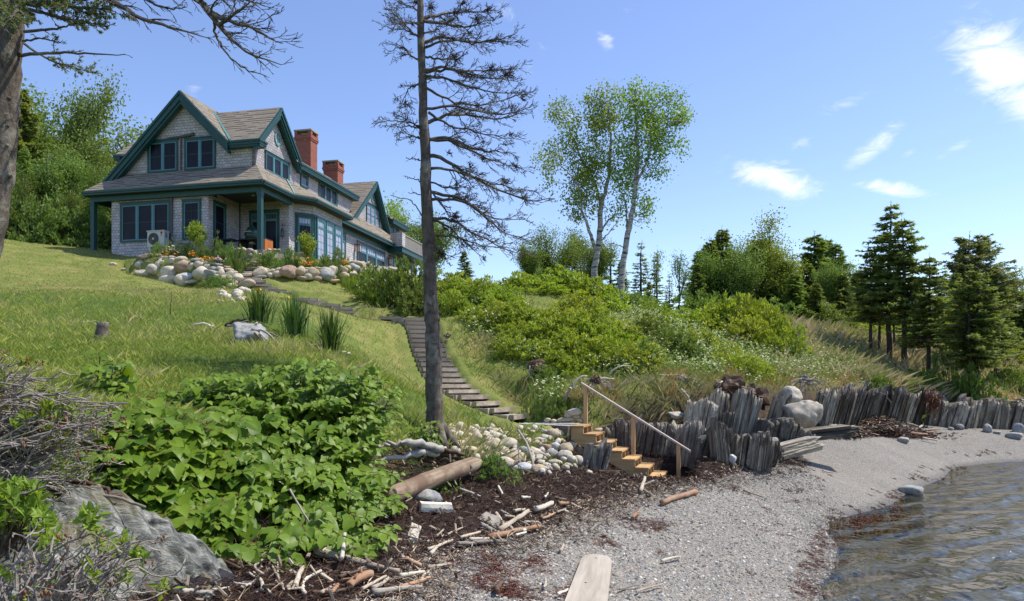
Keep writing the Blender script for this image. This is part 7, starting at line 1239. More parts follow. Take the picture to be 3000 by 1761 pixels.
def driftwood():
    # the big log resting on the riprap
    a, c = at(*A4(175, 650), 7.9), at(*A4(745, 430), 9.75); d = c - a; L = np.linalg.norm(d); ux = d / L; uy = unit(np.cross([0, 0, 1.], ux)); uz = np.cross(ux, uy); m = 24; s = np.linspace(0, 1, m); r = np.random.default_rng(3); b = MB(); R = np.interp(s, [0, .1, .8, .93, 1], [.095, .105, .105, .10, .055]) * 1.0; P = np.stack([s * L, .05 * np.sin(s * 3.1), np.zeros(m)], 1); b.tube(P, R * (1 + r.normal(0, .015, m)), 18)
    for k in range(9): i = r.integers(3, m - 3); a_ = r.uniform(0, 6.28); b.tube([P[i] + np.array([0, math.cos(a_), math.sin(a_)]) * R[i] * .9, P[i] + np.array([.1, math.cos(a_), math.sin(a_)]) * R[i] * 1.14], [.03, .016], 6)
    from mathutils import Matrix
    o = b.build('drift_log', M['logbark'], None, True); o.matrix_world = Matrix(((ux[0], uy[0], uz[0], a[0]), (ux[1], uy[1], uz[1], a[1]), (ux[2], uy[2], uz[2], a[2]), (0, 0, 0, 1))); tag(o, 'big brown drift log sloping from the leafy bush to the boulder heap', 'log')
    # silver driftwood root behind it
    e = empty('driftwood_root', tuple(at(*A4(330, 330), 10.3))); tag(e, 'silver grey twisted driftwood root behind the big log', 'driftwood'); o0 = at(*A4(330, 330), 10.3); r = np.random.default_rng(8)
    for pts, rad in (([(520,345),(450,335),(380,318),(320,312),(250,318),(190,300)], [.05,.055,.06,.05,.03,.02]), ([(500,372),(430,372),(370,365),(320,392),(250,395),(160,415),(60,450)], [.045,.05,.05,.04,.035,.025,.012]), ([(370,345),(330,385),(290,410)], [.05,.03,.015]), ([(230,320),(150,330),(100,360)], [.03,.02,.01]), ([(400,320),(355,300),(330,305)], [.03,.02,.01])):
        b = MB(); Pp = smooth_path([at(*A4(x, y), 10.3 - k * .05) - o0 for k, (x, y) in enumerate(pts)], 16, r, .016); b.tube(Pp, np.interp(np.linspace(0, 1, 16), np.linspace(0, 1, len(rad)), rad) * 1.05 * (1 + r.normal(0, .16, 16)), 9); b.build('root_arm', M['silver'], e, True)
    e2 = empty('root_tangle', tuple(at(*A4(560, 390), 10.6))); tag(e2, 'dark gnarled roots between the silver driftwood and the boulders', 'roots'); o0 = at(*A4(560, 390), 10.6)
    for k, pts in enumerate(([(430,350),(520,372),(620,402)],[(440,380),(540,385),(640,412)],[(420,395),(500,402),(560,425)],[(470,365),(570,362),(650,385)],[(400,410),(470,430),(540,420)])):
        b = MB(); b.tube(smooth_path([at(*A4(x, y), 10.5) - o0 for x, y in pts], 12, r, .012), np.linspace(.045, .025, 12), 7); b.build('root_arm', M['drift_b'], e2, True)
    block(A6(350, 330), A6(745, 345), 34, 26, 'drift_w', 'pale sawn timber block near the end of the big log'); block(A6(1165, 455), A6(1340, 545), 36, 24, 'drift_w', 'short squared pale beam end lying across the driftwood heap', twist=.5); block(A6(235, 735), A6(285, 570), 30, 18, 'drift_w', 'pale split block half sunk in the seaweed below the leafy bush', twist=.3); block(A6(460, 545), A6(600, 600), 12, 6, 'drift', 'flat wood chip lying on the seaweed below the timber block')
    S6 = [((860,110),(1110,212),4.5,'drift_w','pale pointed pole on the seaweed below the boulders'),((1645,220),(1752,232),5,'drift_w','short bleached round piece far up the seaweed'),((1235,750),(1868,612),8.5,'drift_r','reddish peeled log at the edge of the shingle'),((1020,795),(1440,778),6,'drift_g','grey flattish log below the reddish peeled one'),((450,888),(780,785),5,'drift','long pale stick at the tip of the driftwood heap'),((1365,655),(1720,410),8.5,'drift','thick pale log lying slantwise in the driftwood heap'),((1800,385),(2000,312),9,'drift_w','pale bark covered log at the upper end of the heap'),((1380,395),(1740,585),4,'drift_g','thin grey pole lying across the thick pale log'),((1125,565),(1372,685),7,'drift_g','grey bent log left of the thick pale one'),((2105,300),(2232,288),6,'drift_r','short brown round piece right of the heap'),((1650,642),(1850,572),4.5,'drift_w','curved pale stick above the reddish peeled log'),((860,745),(1115,682),4.5,'drift','pale bent stick left of the reddish peeled log'),((980,765),(1222,742),5,'drift_w','straight pale stick ending at the reddish peeled log'),((830,822),(1040,802),6,'drift_g','curled grey piece at the foot of the driftwood heap'),((1680,525),(1852,527),3.5,'drift','thin straight stick in the upper driftwood heap'),((480,955),(572,872),6,'drift_w','short pale stub at the corner of the shingle'),((165,1010),(370,1112),6.5,'drift_r','brown pole sticking out of the seaweed bank'),((440,1115),(740,1058),4.5,'drift','pale stick reaching onto the shingle'),((110,1245),(405,1190),6.5,'drift_w','thick pale branch at the lower seaweed edge'),((370,1275),(462,1190),4.5,'drift','short crooked stick at the lower shingle edge'),((0,1425),(370,1392),7.5,'drift_g','grey brown split log at the bottom of the picture'),((110,1380),(470,1282),6.5,'drift_r','pinkish long stick above the grey split log'),((1500,600),(1530,660),5,'drift_g','small grey stub right of the bent log'),((1420,450),(1540,470),5,'drift','short stick under the squared beam end'),((1760,560),(1960,605),3.2,'drift_g','thin twig at the right end of the heap'),((1540,400),(1690,375),5.5,'drift','stick behind the thick pale log'),((700,690),(900,600),3,'drift','thin straw coloured stick left of the heap'),((1320,440),(1400,590),7,'drift','stub leaning on the squared beam end'),((560,730),(640,640),3.5,'drift','short stick in the seaweed left of the heap'),((1560,700),(1700,650),3.5,'drift_w','small pale stick resting on the reddish peeled log'),((2180,370),(2230,400),4,'drift_w','small pale chip right of the upper heap'),((1900,480),(2060,420),4,'drift_r','brown stick at the right end of the heap'),((2090,400),(2200,345),3,'drift','thin straw stick right of the short brown round piece'),((1930,215),(1985,150),4,'drift_w','upright pale splinter high on the seaweed'),((1340,80),(1400,180),4,'drift_w','pale splinter on the seaweed below the weeds'),((2270,280),(2400,340),3,'drift','thin stick at the far right of the seaweed'),((1340,1000),(1345,1000.1),1,'drift','')]
    for p1, p2, rad, mat, lb in S6[:-1]: drift(A6(*p1), A6(*p2), rad, mat, lb)
    S7 = [((848,160),(1300,268),15,'drift','big split pale log on the seaweed in front of the leafy bush',None,.45),((500,262),(612,376),4,'drift_w','slim pale stick, left one at the bottom edge',None,.8),((792,376),(884,250),6,'drift_w','bright curved stick at the bottom edge',.10,.8),((612,178),(575,275),5,'drift','crooked pale stick under the leafy bush',-.12,.8),((622,232),(686,358),4.5,'drift','pale stick running down from the crooked one',None,.8),((12,90),(285,222),10,'drift_b','dark brown board beside the rock',None,.9),((62,80),(455,242),6.5,'drift_b','long dark wet pole lying beside the brown board',None,.8),((870,108),(1105,152),11,'drift_b','dark brown log above the big split pale one',None,.7),((552,150),(752,165),5.5,'drift_b','brown forked branch under the leafy bush',None,.6),((740,335),(780,235),8,'drift','weathered upright stump end in the seaweed',None,.9),((1020,343),(1132,290),13,'drift_r','orange brown broken log at the bottom',None,.9),((970,292),(1112,255),6.5,'drift_b','brown stick below the big split log',None,.7),((1090,352),(1215,278),5.5,'drift','straight pale stick right of the orange brown log',None,.7),((270,255),(362,240),9,'drift_r','orange brown chunk beside the wet board',None,.8),((1300,180),(1402,218),6,'drift','brown pole end right of the big split log',None,.7),((480,338),(532,303),3.5,'drift_w','small pale splinter at the bottom edge',None,.8),((420,318),(512,332),4,'drift_w','short pale twig at the bottom edge',None,.8),((555,296),(572,352),6,'drift_w','short stub standing at the bottom edge',None,.8),((310,352),(392,335),4,'drift_w','flat pale chip next to the bottom rock',None,.8),((880,372),(952,330),6,'drift','pale stick left of the orange brown log',None,.7),((1150,365),(1402,338),8,'drift_g','grey split board at the lower edge of the shingle',None,.8),((1150,345),(1235,290),7,'drift','broad pale splinter right of the orange brown log',None,.6),((830,372),(1000,350),6,'drift_b','brown branch along the bottom edge',None,.8),((640,190),(655,260),3,'drift','thin twig beside the crooked pale stick',None,.8),((880,275),(930,240),4,'drift_b','dark stick below the big split log',None,.8),((700,350),(780,340),4,'drift','short flat stick at the bottom centre',None,.8),((930,375),(965,335),7,'drift_r','brown chunk at the bottom centre',None,.8),((395,195),(440,215),6,'drift_r','small brown chip under the bush',None,.8)]
    for p1, p2, rad, mat, lb, md, tp in S7: drift(A7(*p1), A7(*p2), rad, mat, lb, md, tp)
    drift(A7(985,222), A7(1002,150), 7, 'drift_w', 'bright broken stub standing on the big split log', lift=(.05, .16)); drift(A7(712, 22), A7(872, 124), 3.2, 'drift_g', 'thin grey stick poking out of the leafy bush', lift=(.35, .05)); drift(A4(1862,702), A4(2066,628), 7, 'drift_r', 'peeled reddish log lying alone on the shingle', None, 1.25); drift(A4(1868,1062), A4(1985,1040), 4.5, 'drift_w', 'small bleached stick alone on the shingle'); drift(A4(1738,632), A4(1756,540), 6, 'drift', 'forked pale driftwood below the beach stairs'); drift(A4(1788,642), A4(1822,560), 4, 'drift_g', 'curved grey stick below the beach stairs', .15); drift(A4(2370,615), A4(2490,662), 1.6, 'drift_b', 'thin dark stick on the shingle below the slate'); drift(A4(1605,1240), A4(1730,1212), 3, 'drift_g', 'twig beside the plank at the bottom edge'); drift(A4(1710,1255), A4(1872,1208), 3.6, 'drift', 'pale crooked stick right of the plank'); drift(A4(1240,1000), A4(1262,965), 4, 'drift', 'small chip with a dark end on the shingle'); drift(A4(1225,1278), A4(1290,1255), 4.5, 'drift_w', 'short pale round stick among the red seaweed'); drift(A4(1140,1232), A4(1150,1180), 4, 'drift_w', 'pale splinter standing in the red seaweed'); drift(A4(855,1270), A4(880,1205), 9, 'drift_b', 'dark curled bark piece at the bottom edge'); drift(A4(1690,800), A4(1725,750), 6, 'drift_r', 'pinkish driftwood stub on the red seaweed patch')
    drift(Z6(868,938), Z6(955,958), 2.6, 'drift', 'tan bent stick on the far shingle', hi=60); drift(Z6(215,1105), Z6(378,1160), 1.6, 'drift_b', 'thin black stick on the middle shingle', hi=60); drift(A4(985,322), A4(1085,500), 3.6, 'drift_g', 'slanting grey stick leaning over the boulder heap', lift=(.25, .02)); drift(A4(1480,500), A4(1640,510), 2.2, 'drift_b', 'dark thin branch lying below the slate slab'); drift(A4(1660,520), A4(1740,480), 2.4, 'drift_g', 'thin branch beneath the lowest tread')
    # the plank in front
    a, c = ground(*A4(1395, 1330)), ground(*A4(1475, 1060)); d = c - a; L = np.linalg.norm(d); w = 86 / F * c[1]; b = MB(); out = [(-.25 * L, -.62), (-.0, -.56), (.55 * L, -.52), (.86 * L, -.49), (.955 * L, -.36), (.99 * L, -.12), (.985 * L, .2), (.95 * L, .42), (.86 * L, .5), (.5 * L, .5), (.0, .5), (-.25 * L, .5)]; b.prism([(x, y * w, 0) for x, y in out], (0, 0, .055)); o = b.build('plank', woodmat('weathered_plank', (.25, .215, .17), (.42, .37, .30), 0, 9, .75, .4)); o.location = a + [0, 0, .015]; o.rotation_euler = (.03, -math.asin(d[2] / L) - .02, math.atan2(d[1], d[0])); tag(o, 'broad weathered plank with a rounded end at the bottom edge', 'plank')
    for x, y in ((.88 * L, .03), (.30 * L, .12)): k = MB(); k.tube([[x, y * w, .05], [x, y * w, .0575]], .011, 10); k.build('bolt_hole', M['black'], o)
    # far driftwood heap under the cliff
    for p1, p2, rad, mat, lb in [((925,588),(1112,600),4.2,'drift','pale log at the left end of the far driftwood pile'),((1168,602),(1420,632),5.5,'drift_r','long brown log at the front of the far pile'),((1088,518),(1172,532),4,'drift_r','orange log end at the back of the far pile'),((1715,612),(1852,608),1.8,'drift','thin yellow pole at the right of the far pile'),((1690,682),(1815,706),3,'drift','pale pole in front of the far pile at the right'),((1575,645),(1722,660),4.2,'drift_r','brown log with a blue rope at the right of the far pile'),((1600,475),(1658,528),2.2,'drift_b','stick standing up out of the far pile'),((1660,600),(1690,560),3,'drift','leaning pale piece in the far pile'),((1740,545),(1800,520),3,'drift','short stick high at the right of the far pile'),((1780,630),(1720,640),3,'drift_r','dark brown end at the right of the far pile'),((1290,555),(1340,600),2.6,'drift','pale splinter in the middle of the far pile'),((1440,520),(1470,540),4,'drift','pale chunk on top of the far pile'),((1180,600),(1195,680),1.6,'drift','thin stick hanging over the front of the far pile'),((980,490),(1060,500),3,'drift_b','dark branch at the back left of the far pile'),((1560,560),(1640,580),3,'drift','straw coloured stick right in the far pile')]: drift(Z6(*p1), Z6(*p2), rad, mat, lb, hi=60, group='driftwood of the far pile', lift=(.06, .06))
    b = MB()
    for k in range(2600):
        x = random.gauss(1330, 230); y = 640 - abs(random.gauss(0, 1)) * 45 - max(0, 1 - abs(x - 1330) / 260) * 20
        q = ground(*Z6(x, y + 25), 15, 34); q = q + [0, 0, random.random() * .42 * max(0, 1 - abs(x - 1330) / 420)]; d = rand_unit(rng, 1)[0] * [1, 1, .4]; b.tube([q - d * .18, q + d * random.uniform(.05, .25)], random.uniform(.006, .016), 3, random.random(), cap=False)
    o = b.build('far_wrack_pile', M['wrack']); tag(o, 'dark heap of seaweed and broken sticks under the far cliff', 'seaweed', kind='stuff')
def wrackmat():
    t = NT('seaweed_strands'); c = t.ramp(t.attr('rnd').outputs['Fac'], [(0, (.018, .010, .008)), (.45, (.055, .03, .022)), (.62, (.10, .03, .02)), (.75, (.16, .10, .06)), (.88, (.36, .28, .18)), (1, (.58, .48, .35))]); t.pbr(c, .7, .25); M['wrack'] = t.done()
    t = NT('red_seaweed'); c = t.ramp(t.attr('rnd').outputs['Fac'], [(0, (.03, .012, .01)), (.5, (.13, .03, .018)), (.8, (.24, .06, .025)), (1, (.20, .12, .04))]); t.pbr(c, .5, .35); M['redweed'] = t.done()
wrackmat()
def strands(b, C, L, rad, tone, flat=.35):
    n = len(C); az = rng.uniform(0, 6.28, n); d = np.stack([np.cos(az), np.sin(az), rng.normal(0, flat, n)], 1); up = rand_unit(rng, n) * .3 + [0, 0, 1]; b.leaves(C - d * (L / 2)[:, None], d, up, L, rad * 2, tone, .4)
def wrack():
    b = MB(); n = 60000; px = rng.uniform(520, 2350, n * 4); py = rng.uniform(1370, 1765, n * 4); Y = np.empty(0)
    # sample in plan instead: random points in the wrack zone
    x = rng.uniform(-4.2, 8, n * 6); yy = 4 + (rng.random(n * 6) ** 1.6) * 17; wd = wrackdist(x, yy); ed, ew = edge(x, yy); m = (wd > -.25 + rng.normal(0, .12, len(x))) & (ed < ew * .6) & (ed > -7) & (yy * .9 + 2 > np.abs(x)); x, yy, wd = x[m][:n], yy[m][:n], wd[m][:n]; C = np.stack([x, yy, hz(x, yy)], 1); k = len(C)
    C[:, 2] += np.abs(rng.normal(0, .035, k)); pat = np.clip(.35 + vnoise(x, yy, 1.2, 31) * .7 + vnoise(x, yy, 5, 32) * .5, 0, 1); tone = np.clip(rng.random(k) ** 1.7 * .75 + pat * .22 + .25 * (np.abs(wd) < .25), 0, 1); strands(b, C, rng.uniform(.03, .16, k) * (1 + .6 * (rng.random(k) < .1)), .0025 + .00028 * yy + (tone > .8) * .002, tone); o = b.build('wrack_line', M['wrack']); tag(o, 'dark brown seaweed wrack mixed with straw and splinters along the beach', 'seaweed', kind='stuff')
    # small chips and bark bits
    b = MB(); n = 1500; i = rng.integers(0, k, n)
    for q in i: 
        s = random.uniform(.012, .045); p = C[q] + [0, 0, s * .3]; R_, _ = np.linalg.qr(rng.normal(size=(3, 3))); ex = R_ @ [s * random.uniform(1, 3.2), 0, 0]; ey = R_ @ [0, s * .6, 0]; ez = R_ @ [0, 0, s * .3]; b.obox(p, ex, ey, ez, random.random())
    o = b.build('wood_chips', grassmat('chip_wood', [(0, (.12, .08, .05)), (.4, (.36, .28, .19)), (1, (.66, .57, .44))])); tag(o, 'small wood chips and splinters strewn over the seaweed', 'wood chips', kind='stuff')
    b = MB()
    for cx, cy, sx, sy, n in [(1450,1690,45,22,900),(1510,1735,35,16,500),(1560,1650,30,14,300),(1440,1640,22,16,160),(1770,1590,22,10,260),(1855,1530,26,10,220),(1920,1540,22,12,420),(2480,1560,90,14,900),(2520,1535,40,10,400),(2390,1640,26,30,520),(2370,1710,24,30,520),(2420,1585,26,12,300),(2440,1515,20,8,160),(2560,1490,60,14,260),(2620,1455,30,6,200),(2700,1400,40,8,200),(2760,1375,30,6,150),(2860,1330,40,6,150),(1680,1740,40,14,240),(1720,1720,30,12,160),(1330,1640,30,10,160),(1940,1625,12,6,40),(2180,1680,14,6,40),(2330,1470,14,5,60),(2250,1500,16,5,50),(2330,1380,30,5,70),(2600,1440,20,5,60),(2140,1430,24,6,110),(2050,1400,30,8,200),(2330,1440,14,4,60),(2410,1400,14,4,50),(2730,1250,60,30,0)]:
        if not n: continue
        P = np.array([ground(cx + random.gauss(0, sx), min(1760, cy + random.gauss(0, sy)), 4, 45) for _ in range(max(4, n // 12))]); C2 = P[rng.integers(0, len(P), n)] + rng.normal(0, .045, (n, 3)) * [1, 1, .25]; C2[:, 2] = np.maximum(hz(C2[:, 0], C2[:, 1]), .0) + np.abs(rng.normal(.006, .008, n)); strands(b, C2, rng.uniform(.03, .13, n), .002 + .0003 * C2[:, 1], rng.random(n), .15)
    for cx, cy, sx, sy, n, zz in [(1780,300,60,45,500,29.0),(1700,240,40,20,160,30),(1640,260,30,60,120,29.5)]:   # weed hanging on the cliff
        for _ in range(n): p = at(*Z6(cx + random.gauss(0, sx * .5), cy + 60 + random.gauss(0, sy)), zz - .5 + random.uniform(-.25, .2)); strands(b, p[None], np.array([random.uniform(.1, .3)]), np.array([.014]), np.array([random.random()]), .8)
    o = b.build('red_seaweed', M['redweed']); tag(o, 'red brown seaweed patches scattered on the shingle and at the waterline', 'seaweed', kind='stuff')
wrack(); driftwood()
def pebbles():
    b = MB(); v = np.array([[1, 0, 0], [.3, .9, 0], [-.7, .6, 0], [-.9, -.4, 0], [0, -1, 0], [.75, -.7, 0], [.1, .1, .55]]) ; f = np.array([[i, (i + 1) % 6, 6] for i in range(6)]); n = 90000; u = rng.random(n * 3); Y = 4.6 + u ** 1.9 * 17; x = rng.uniform(-1.6, 7, n * 3); m = (np.abs(x / Y + .0) < .78); x, Y = x[m], Y[m]; wd = wrackdist(x, Y); z = hz(x, Y); ed, _ = edge(x, Y); m = (wd < .15 + rng.normal(0, .1, len(x))) & (z > -.12) & (ed < 0); x, Y, z = x[m][:n], Y[m][:n], z[m][:n]; k = len(x); s = rng.lognormal(-4.6, .5, k) * (.75 + .045 * Y); s = np.minimum(s, .035 + .03 * (rng.random(k) < .01)); a = rng.uniform(0, 6.28, k); V = v[None] * np.stack([s, s * rng.uniform(.5, .9, k), s], 1)[:, None]; ca, sa = np.cos(a)[:, None], np.sin(a)[:, None]; V = np.stack([V[..., 0] * ca - V[..., 1] * sa, V[..., 0] * sa + V[..., 1] * ca, V[..., 2]], -1) + np.stack([x, Y, z - .001], 1)[:, None]; tl = rng.normal(0, .25, (k, 2)); V[..., 2] += ((V[..., :2] - np.stack([x, Y], 1)[:, None]) * tl[:, None]).sum(-1)
    F_ = (np.arange(k) * 7)[:, None, None] + f[None]; b.add(V.reshape(-1, 3), F_.reshape(-1, 3), np.repeat(rng.random(k), 7)); o = b.build('shingle', grassless('shingle_pebbles', [(0, (.06, .058, .055)), (.25, (.18, .178, .17)), (.5, (.30, .288, .262)), (.72, (.42, .37, .295)), (.88, (.30, .23, .165)), (.94, (.50, .48, .44)), (1, (.72, .70, .65))])); tag(o, 'loose grey and tan pebbles covering the beach', 'pebbles', kind='stuff')
def grassless(name, stops): t = NT(name); t.pbr(t.ramp(t.attr('rnd').outputs['Fac'], stops), .8, .25); return t.done()
pebbles()
def corner():
    # slanting slate outcrop with a trickle of water behind it
    t = NT('green_grey_ledge'); o_ = t.obj(); st = t.noise(t.mapv(o_, (1.2, 6, 5), (.5, .2, .5)), 2.2, 8, .7, .5); n2 = t.noise(o_, 2.4, 5, .6); n3 = t.vor(t.mapv(o_, (1, 2.2, 2.2), (.5, .2, .5)), 3.2, 'DISTANCE_TO_EDGE'); c = t.ramp(st, [(.34, (.04, .041, .035)), (.48, (.20, .205, .18)), (.66, (.50, .505, .44))]); c = t.mix(t.ramp(n2, [(.55, (0, 0, 0)), (.68, (.7, .7, .7))]), c, (.24, .20, .10, 1)); t.pbr(c, .7, .3, t.bump(st, 1.0, .08)); M['ledge'] = t.done()
    nx, ny = 230, 120; u = np.linspace(0, 1, nx); w = np.linspace(0, 1, ny); U, W = np.meshgrid(u, w, indexing='ij')
    # spine runs from the upper left to the lower right in front of the stream
    a = at(-80, 1440, 4.5); c = at(640, 1790, 4.75); back = np.array([.35, .75, -.12]); front = np.array([-.25, -1.5, -.75]); spine = a[None, None] * (1 - U[..., None]) + c[None, None] * U[..., None]; k = (W - .42); P = spine + np.where(k[..., None] < 0, -k[..., None] / .42 * back, k[..., None] / .58 * front); P[..., 2] -= (np.abs(k) * 1.3) ** 2.2 * .3
    ph = (P[..., 0] * .55 + P[..., 1] * .83); P[..., 2] += vnoise(P[..., 0], P[..., 1], 1.7, 51) * .36 + np.abs(vnoise(ph, P[..., 0] * .25, 6, 52)) * .22 - .09 + np.abs(vnoise(P[..., 0] + P[..., 1] * .4, P[..., 1], 5, 54)) * .10 + np.abs(vnoise(ph, P[..., 0] * .6, 17, 56)) * .05 + vnoise(ph * 1.3, P[..., 0], 14, 53) * .05; P[..., 2] -= np.clip((.05 - U) / .05, 0, 1) * .2; b = MB(); i = np.arange(nx - 1)[:, None] * ny; j = np.arange(ny - 1)[None]; b.add(P.reshape(-1, 3), np.stack([i + j, i + ny + j, i + ny + j + 1, i + j + 1], -1).reshape(-1, 4)); o = b.build('slate_outcrop', M['ledge'], None, False); tag(o, 'greenish grey slate outcrop slanting through the bottom left corner', 'rock')
    q = ground(640, 1755, 3, 12); place = at(600, 1755, 4.9); drift(A7(150, 374), A7(312, 374), 10, 'drift_w', 'bleached knobby root at the bottom edge beside the rock')
    t = NT('stream_water'); n = t.noise(t.obj(), 9, 4, .6, .6); t.pbr(t.ramp(n, [(.35, (.012, .010, .007)), (.7, (.05, .04, .025))]), .08, .6, t.bump(n, .7, .03)); M['stream'] = t.done(); b = MB(); pts = [at(x, y, Y) for x, y, Y in [(250,1480,5.55),(330,1560,5.3),(430,1630,5.15),(540,1690,5.05),(640,1740,5.0),(700,1768,4.95)]]; L = []; 
    for k, p in enumerate(pts): L.append((p + [-.09, -.18, .0], p + [.13, .22, .02]))
    for k in range(len(L) - 1):
        for s in range(6):
            f0, f1 = s / 6, (s + 1) / 6; lerp = lambda A, B, q: A * (1 - q) + B * q; b.poly([lerp(L[k][0], L[k + 1][0], f0), lerp(L[k][0], L[k + 1][0], f1), lerp(L[k][1], L[k + 1][1], f1), lerp(L[k][1], L[k + 1][1], f0)])
    o = b.build('stream', M['stream'], None, True); tag(o, 'thin dark trickle of water between the rock and the leafy bush', 'stream', kind='structure')
    for k, (p1, p2, Y, rad, lb) in enumerate([((170,1450),(430,1485),5.2,.016,'grey bare branch lying over the trickle, the long pale one'),((140,1430),(330,1540),5.25,.02,'thick dark branch lying over the trickle, lowest of them'),((180,1415),(350,1455),5.3,.022,'dark thick branch emerging from the twig tangle'),((250,1470),(300,1545),5.2,.018,'short dark branch end above the trickle')]):
        r = np.random.default_rng(k); a, c = at(*p1, Y), at(*p2, Y - .15); b = MB(); b.tube(smooth_path([a, (a + c) / 2 + [0, 0, .05], c], 12, r, .01), np.linspace(rad, rad * .6, 12), 7); o = b.build('bare_branch', M['drift_g'] if k == 0 else M['drift_b'], None, True); tag(o, lb, 'branch', 'branches over the trickle')
corner()
# ------------------------------------------------------------------ stumps, roots and dead wood on the slopes
def deadwood():
    r = np.random.default_rng(12)
    q = on(297, 14.9); e = empty('tree_stump', tuple(q)); tag(e, 'grey sawn tree stump standing in the tall grass on the left', 'stump'); b = MB(); s = np.linspace(0, 1, 8); b.tube(np.stack([.03 * s, 0 * s, s * .48 - .1], 1), .115 + .05 * (1 - s) ** 2 + r.normal(0, .004, 8), 14); b.build('stump_body', M['spruce_bark'], e, True); b = MB(); b.tube([[.03, 0, .381], [.03, 0, .388]], .108, 14); b.build('cut_face', M['drift_w'], e)
    for k, (pts, Y, rad, mat, lb) in enumerate([([(305,1020),(335,1028),(350,1042)],14.2,.05,'silver','pale root end below the sawn stump'),([(235,1025),(270,1030),(300,1027)],14.0,.028,'silver','pale stick lying left of the stump'),([(165,1026),(210,1028)],13.8,.03,'drift_w','short bleached stick far left in the tall grass'),([(238,943),(280,940)],17.5,.016,'drift_w','thin bleached stick high in the tall grass'),([(0,868),(25,872),(40,862)],21,.03,'drift_w','bleached branch at the left picture edge'),([(45,855),(58,862),(72,868)],21,.02,'drift_g','small twisted branch near the left picture edge'),([(545,965),(575,948),(610,950),(640,965)],17.2,.035,'drift_w','arched white driftwood root on the lawn'),([(610,950),(630,975),(648,985)],17.0,.02,'drift_w','thin white root tip under the arched one'),
        ([(660,955),(690,938),(725,935)],15.8,.035,'drift_b','dark curved branch on top of the grey boulder'),([(665,955),(695,948),(728,938)],15.7,.028,'drift_g','second curved branch on the grey boulder'),([(738,965),(775,968),(800,990),(815,1020),(850,1050)],14.9,.03,'drift_g','thick dead branch curling over the grey boulder'),([(780,972),(820,990),(855,1008)],14.9,.018,'drift_g','straight dead branch right of the grey boulder'),([(760,975),(800,1010),(840,1035),(875,1050)],14.8,.016,'silver','bleached thin branch below the curling one'),([(745,975),(790,1020),(830,1045)],14.7,.02,'drift_b','dark branch in the pile by the grey boulder'),([(780,975),(782,960)],14.9,.012,'silver','upright dead twig at the branch pile'),([(840,1040),(855,1055),(853,1070)],14.7,.014,'silver','white twig tip at the lower end of the branch pile'),([(750,960),(752,945)],15.2,.045,'drift_w','white broken stub behind the grey boulder'),([(500,920),(503,850)],18.5,.012,'drift_b','thin upright stake standing in the mown grass'),
        ([(1555,1130),(1550,1100),(1553,1072)],20.5,.03,'drift_w','white hanging root below the torn root ball'),([(1553,1085),(1580,1085),(1600,1070)],20.5,.025,'drift','pale root right of the torn root ball'),([(1480,1084),(1500,1078),(1512,1080)],21.5,.025,'drift_w','short bleached stick on the grass right of the steps'),([(1650,1175),(1680,1130),(1695,1105),(1720,1100)],18.6,.035,'drift_w','white forked branch left of the handrail top'),([(1655,1172),(1665,1150),(1680,1120)],18.5,.04,'drift_g','grey branch under the white forked one'),([(1785,1095),(1808,1075),(1845,1070)],20.5,.03,'drift_w','pale bent branch above the handrail'),([(1730,1118),(1760,1108),(1800,1112)],18.9,.06,'drift','thick pale trunk end behind the handrail'),([(2000,1062),(2020,1066),(2035,1071)],23.5,.04,'drift_w','small pale board lying among the white flowers'),([(1930,1100),(1965,1100),(1990,1098)],20.5,.03,'drift','upper pale root of the uprooted stump'),([(1945,1122),(1975,1124),(2005,1118)],20.4,.025,'drift','lower pale root of the uprooted stump'),([(1995,1140),(2015,1160),(2028,1190)],19.6,.025,'drift_w','white forked root hanging over the dark slab'),([(2005,1142),(2000,1165),(1988,1178)],19.7,.018,'drift','thin root beside the white forked one'),([(1940,1128),(1975,1140),(2040,1160)],20.0,.015,'drift_g','long thin root running down the bank')]):
        base = at(*pts[0], Y); b = MB(); P = smooth_path([at(x, y, Y - i * .05) - base for i, (x, y) in enumerate(pts)], 12, r, .008); b.tube(P, np.linspace(rad, rad * .45, 12), 7)
        if rad >= .02: twigs(r, b, P, np.linspace(rad * .5, rad * .3, 12), 1.5, .2, .1, 0, 0, .3)
        o = b.build('dead_branch', M[mat], None, True, loc=tuple(base)); tag(o, lb, 'dead branch' if rad > .015 else 'stick', 'dead wood on the slopes')
    def rootstump(px, py, Y, rad, label, nroot, spread, dark=False, up=.25, body=True):
        c = at(px, py, Y); e = empty('root_stump', tuple(c)); tag(e, label, 'root stump'); v, f = icosphere(3); v2 = v * (1 + .7 * noise3(v, 2.2, int(px))[:, None] + .5 * noise3(v, 6, int(px) + 5)[:, None]) * [rad * .62, rad * .5, rad * .5]
        if body: b = MB(); b.add(v2, f); b.build('root_ball', M['drift_b'] if dark else M['drift_g'], e, False)
        for k in range(nroot):
            a = r.uniform(2.6, 6.8); b = MB(); L = spread * .65 * r.uniform(.5, 1.2); d = np.array([math.cos(a), -.35 + .2 * math.sin(a), math.sin(a) * .7 + (up if k % 4 == 0 else -.1)]); P = smooth_path([[0, 0, 0], d * L * .4, d * L * .75 + [0, -.05, -.12 * L], d * L + [0, -.05, -.3 * L]], 12, r, .012); P[1:] += np.cumsum(r.normal(0, .03 * spread, (11, 3)), 0); b.tube(P, np.linspace(rad * .085, .005, 12), 5); twigs(r, b, P, np.linspace(rad * .05, .004, 12), 6, .25, -.1, 0, 1, .35); b.build('root', M['drift_g'] if k % 4 else M['drift'], e, True)
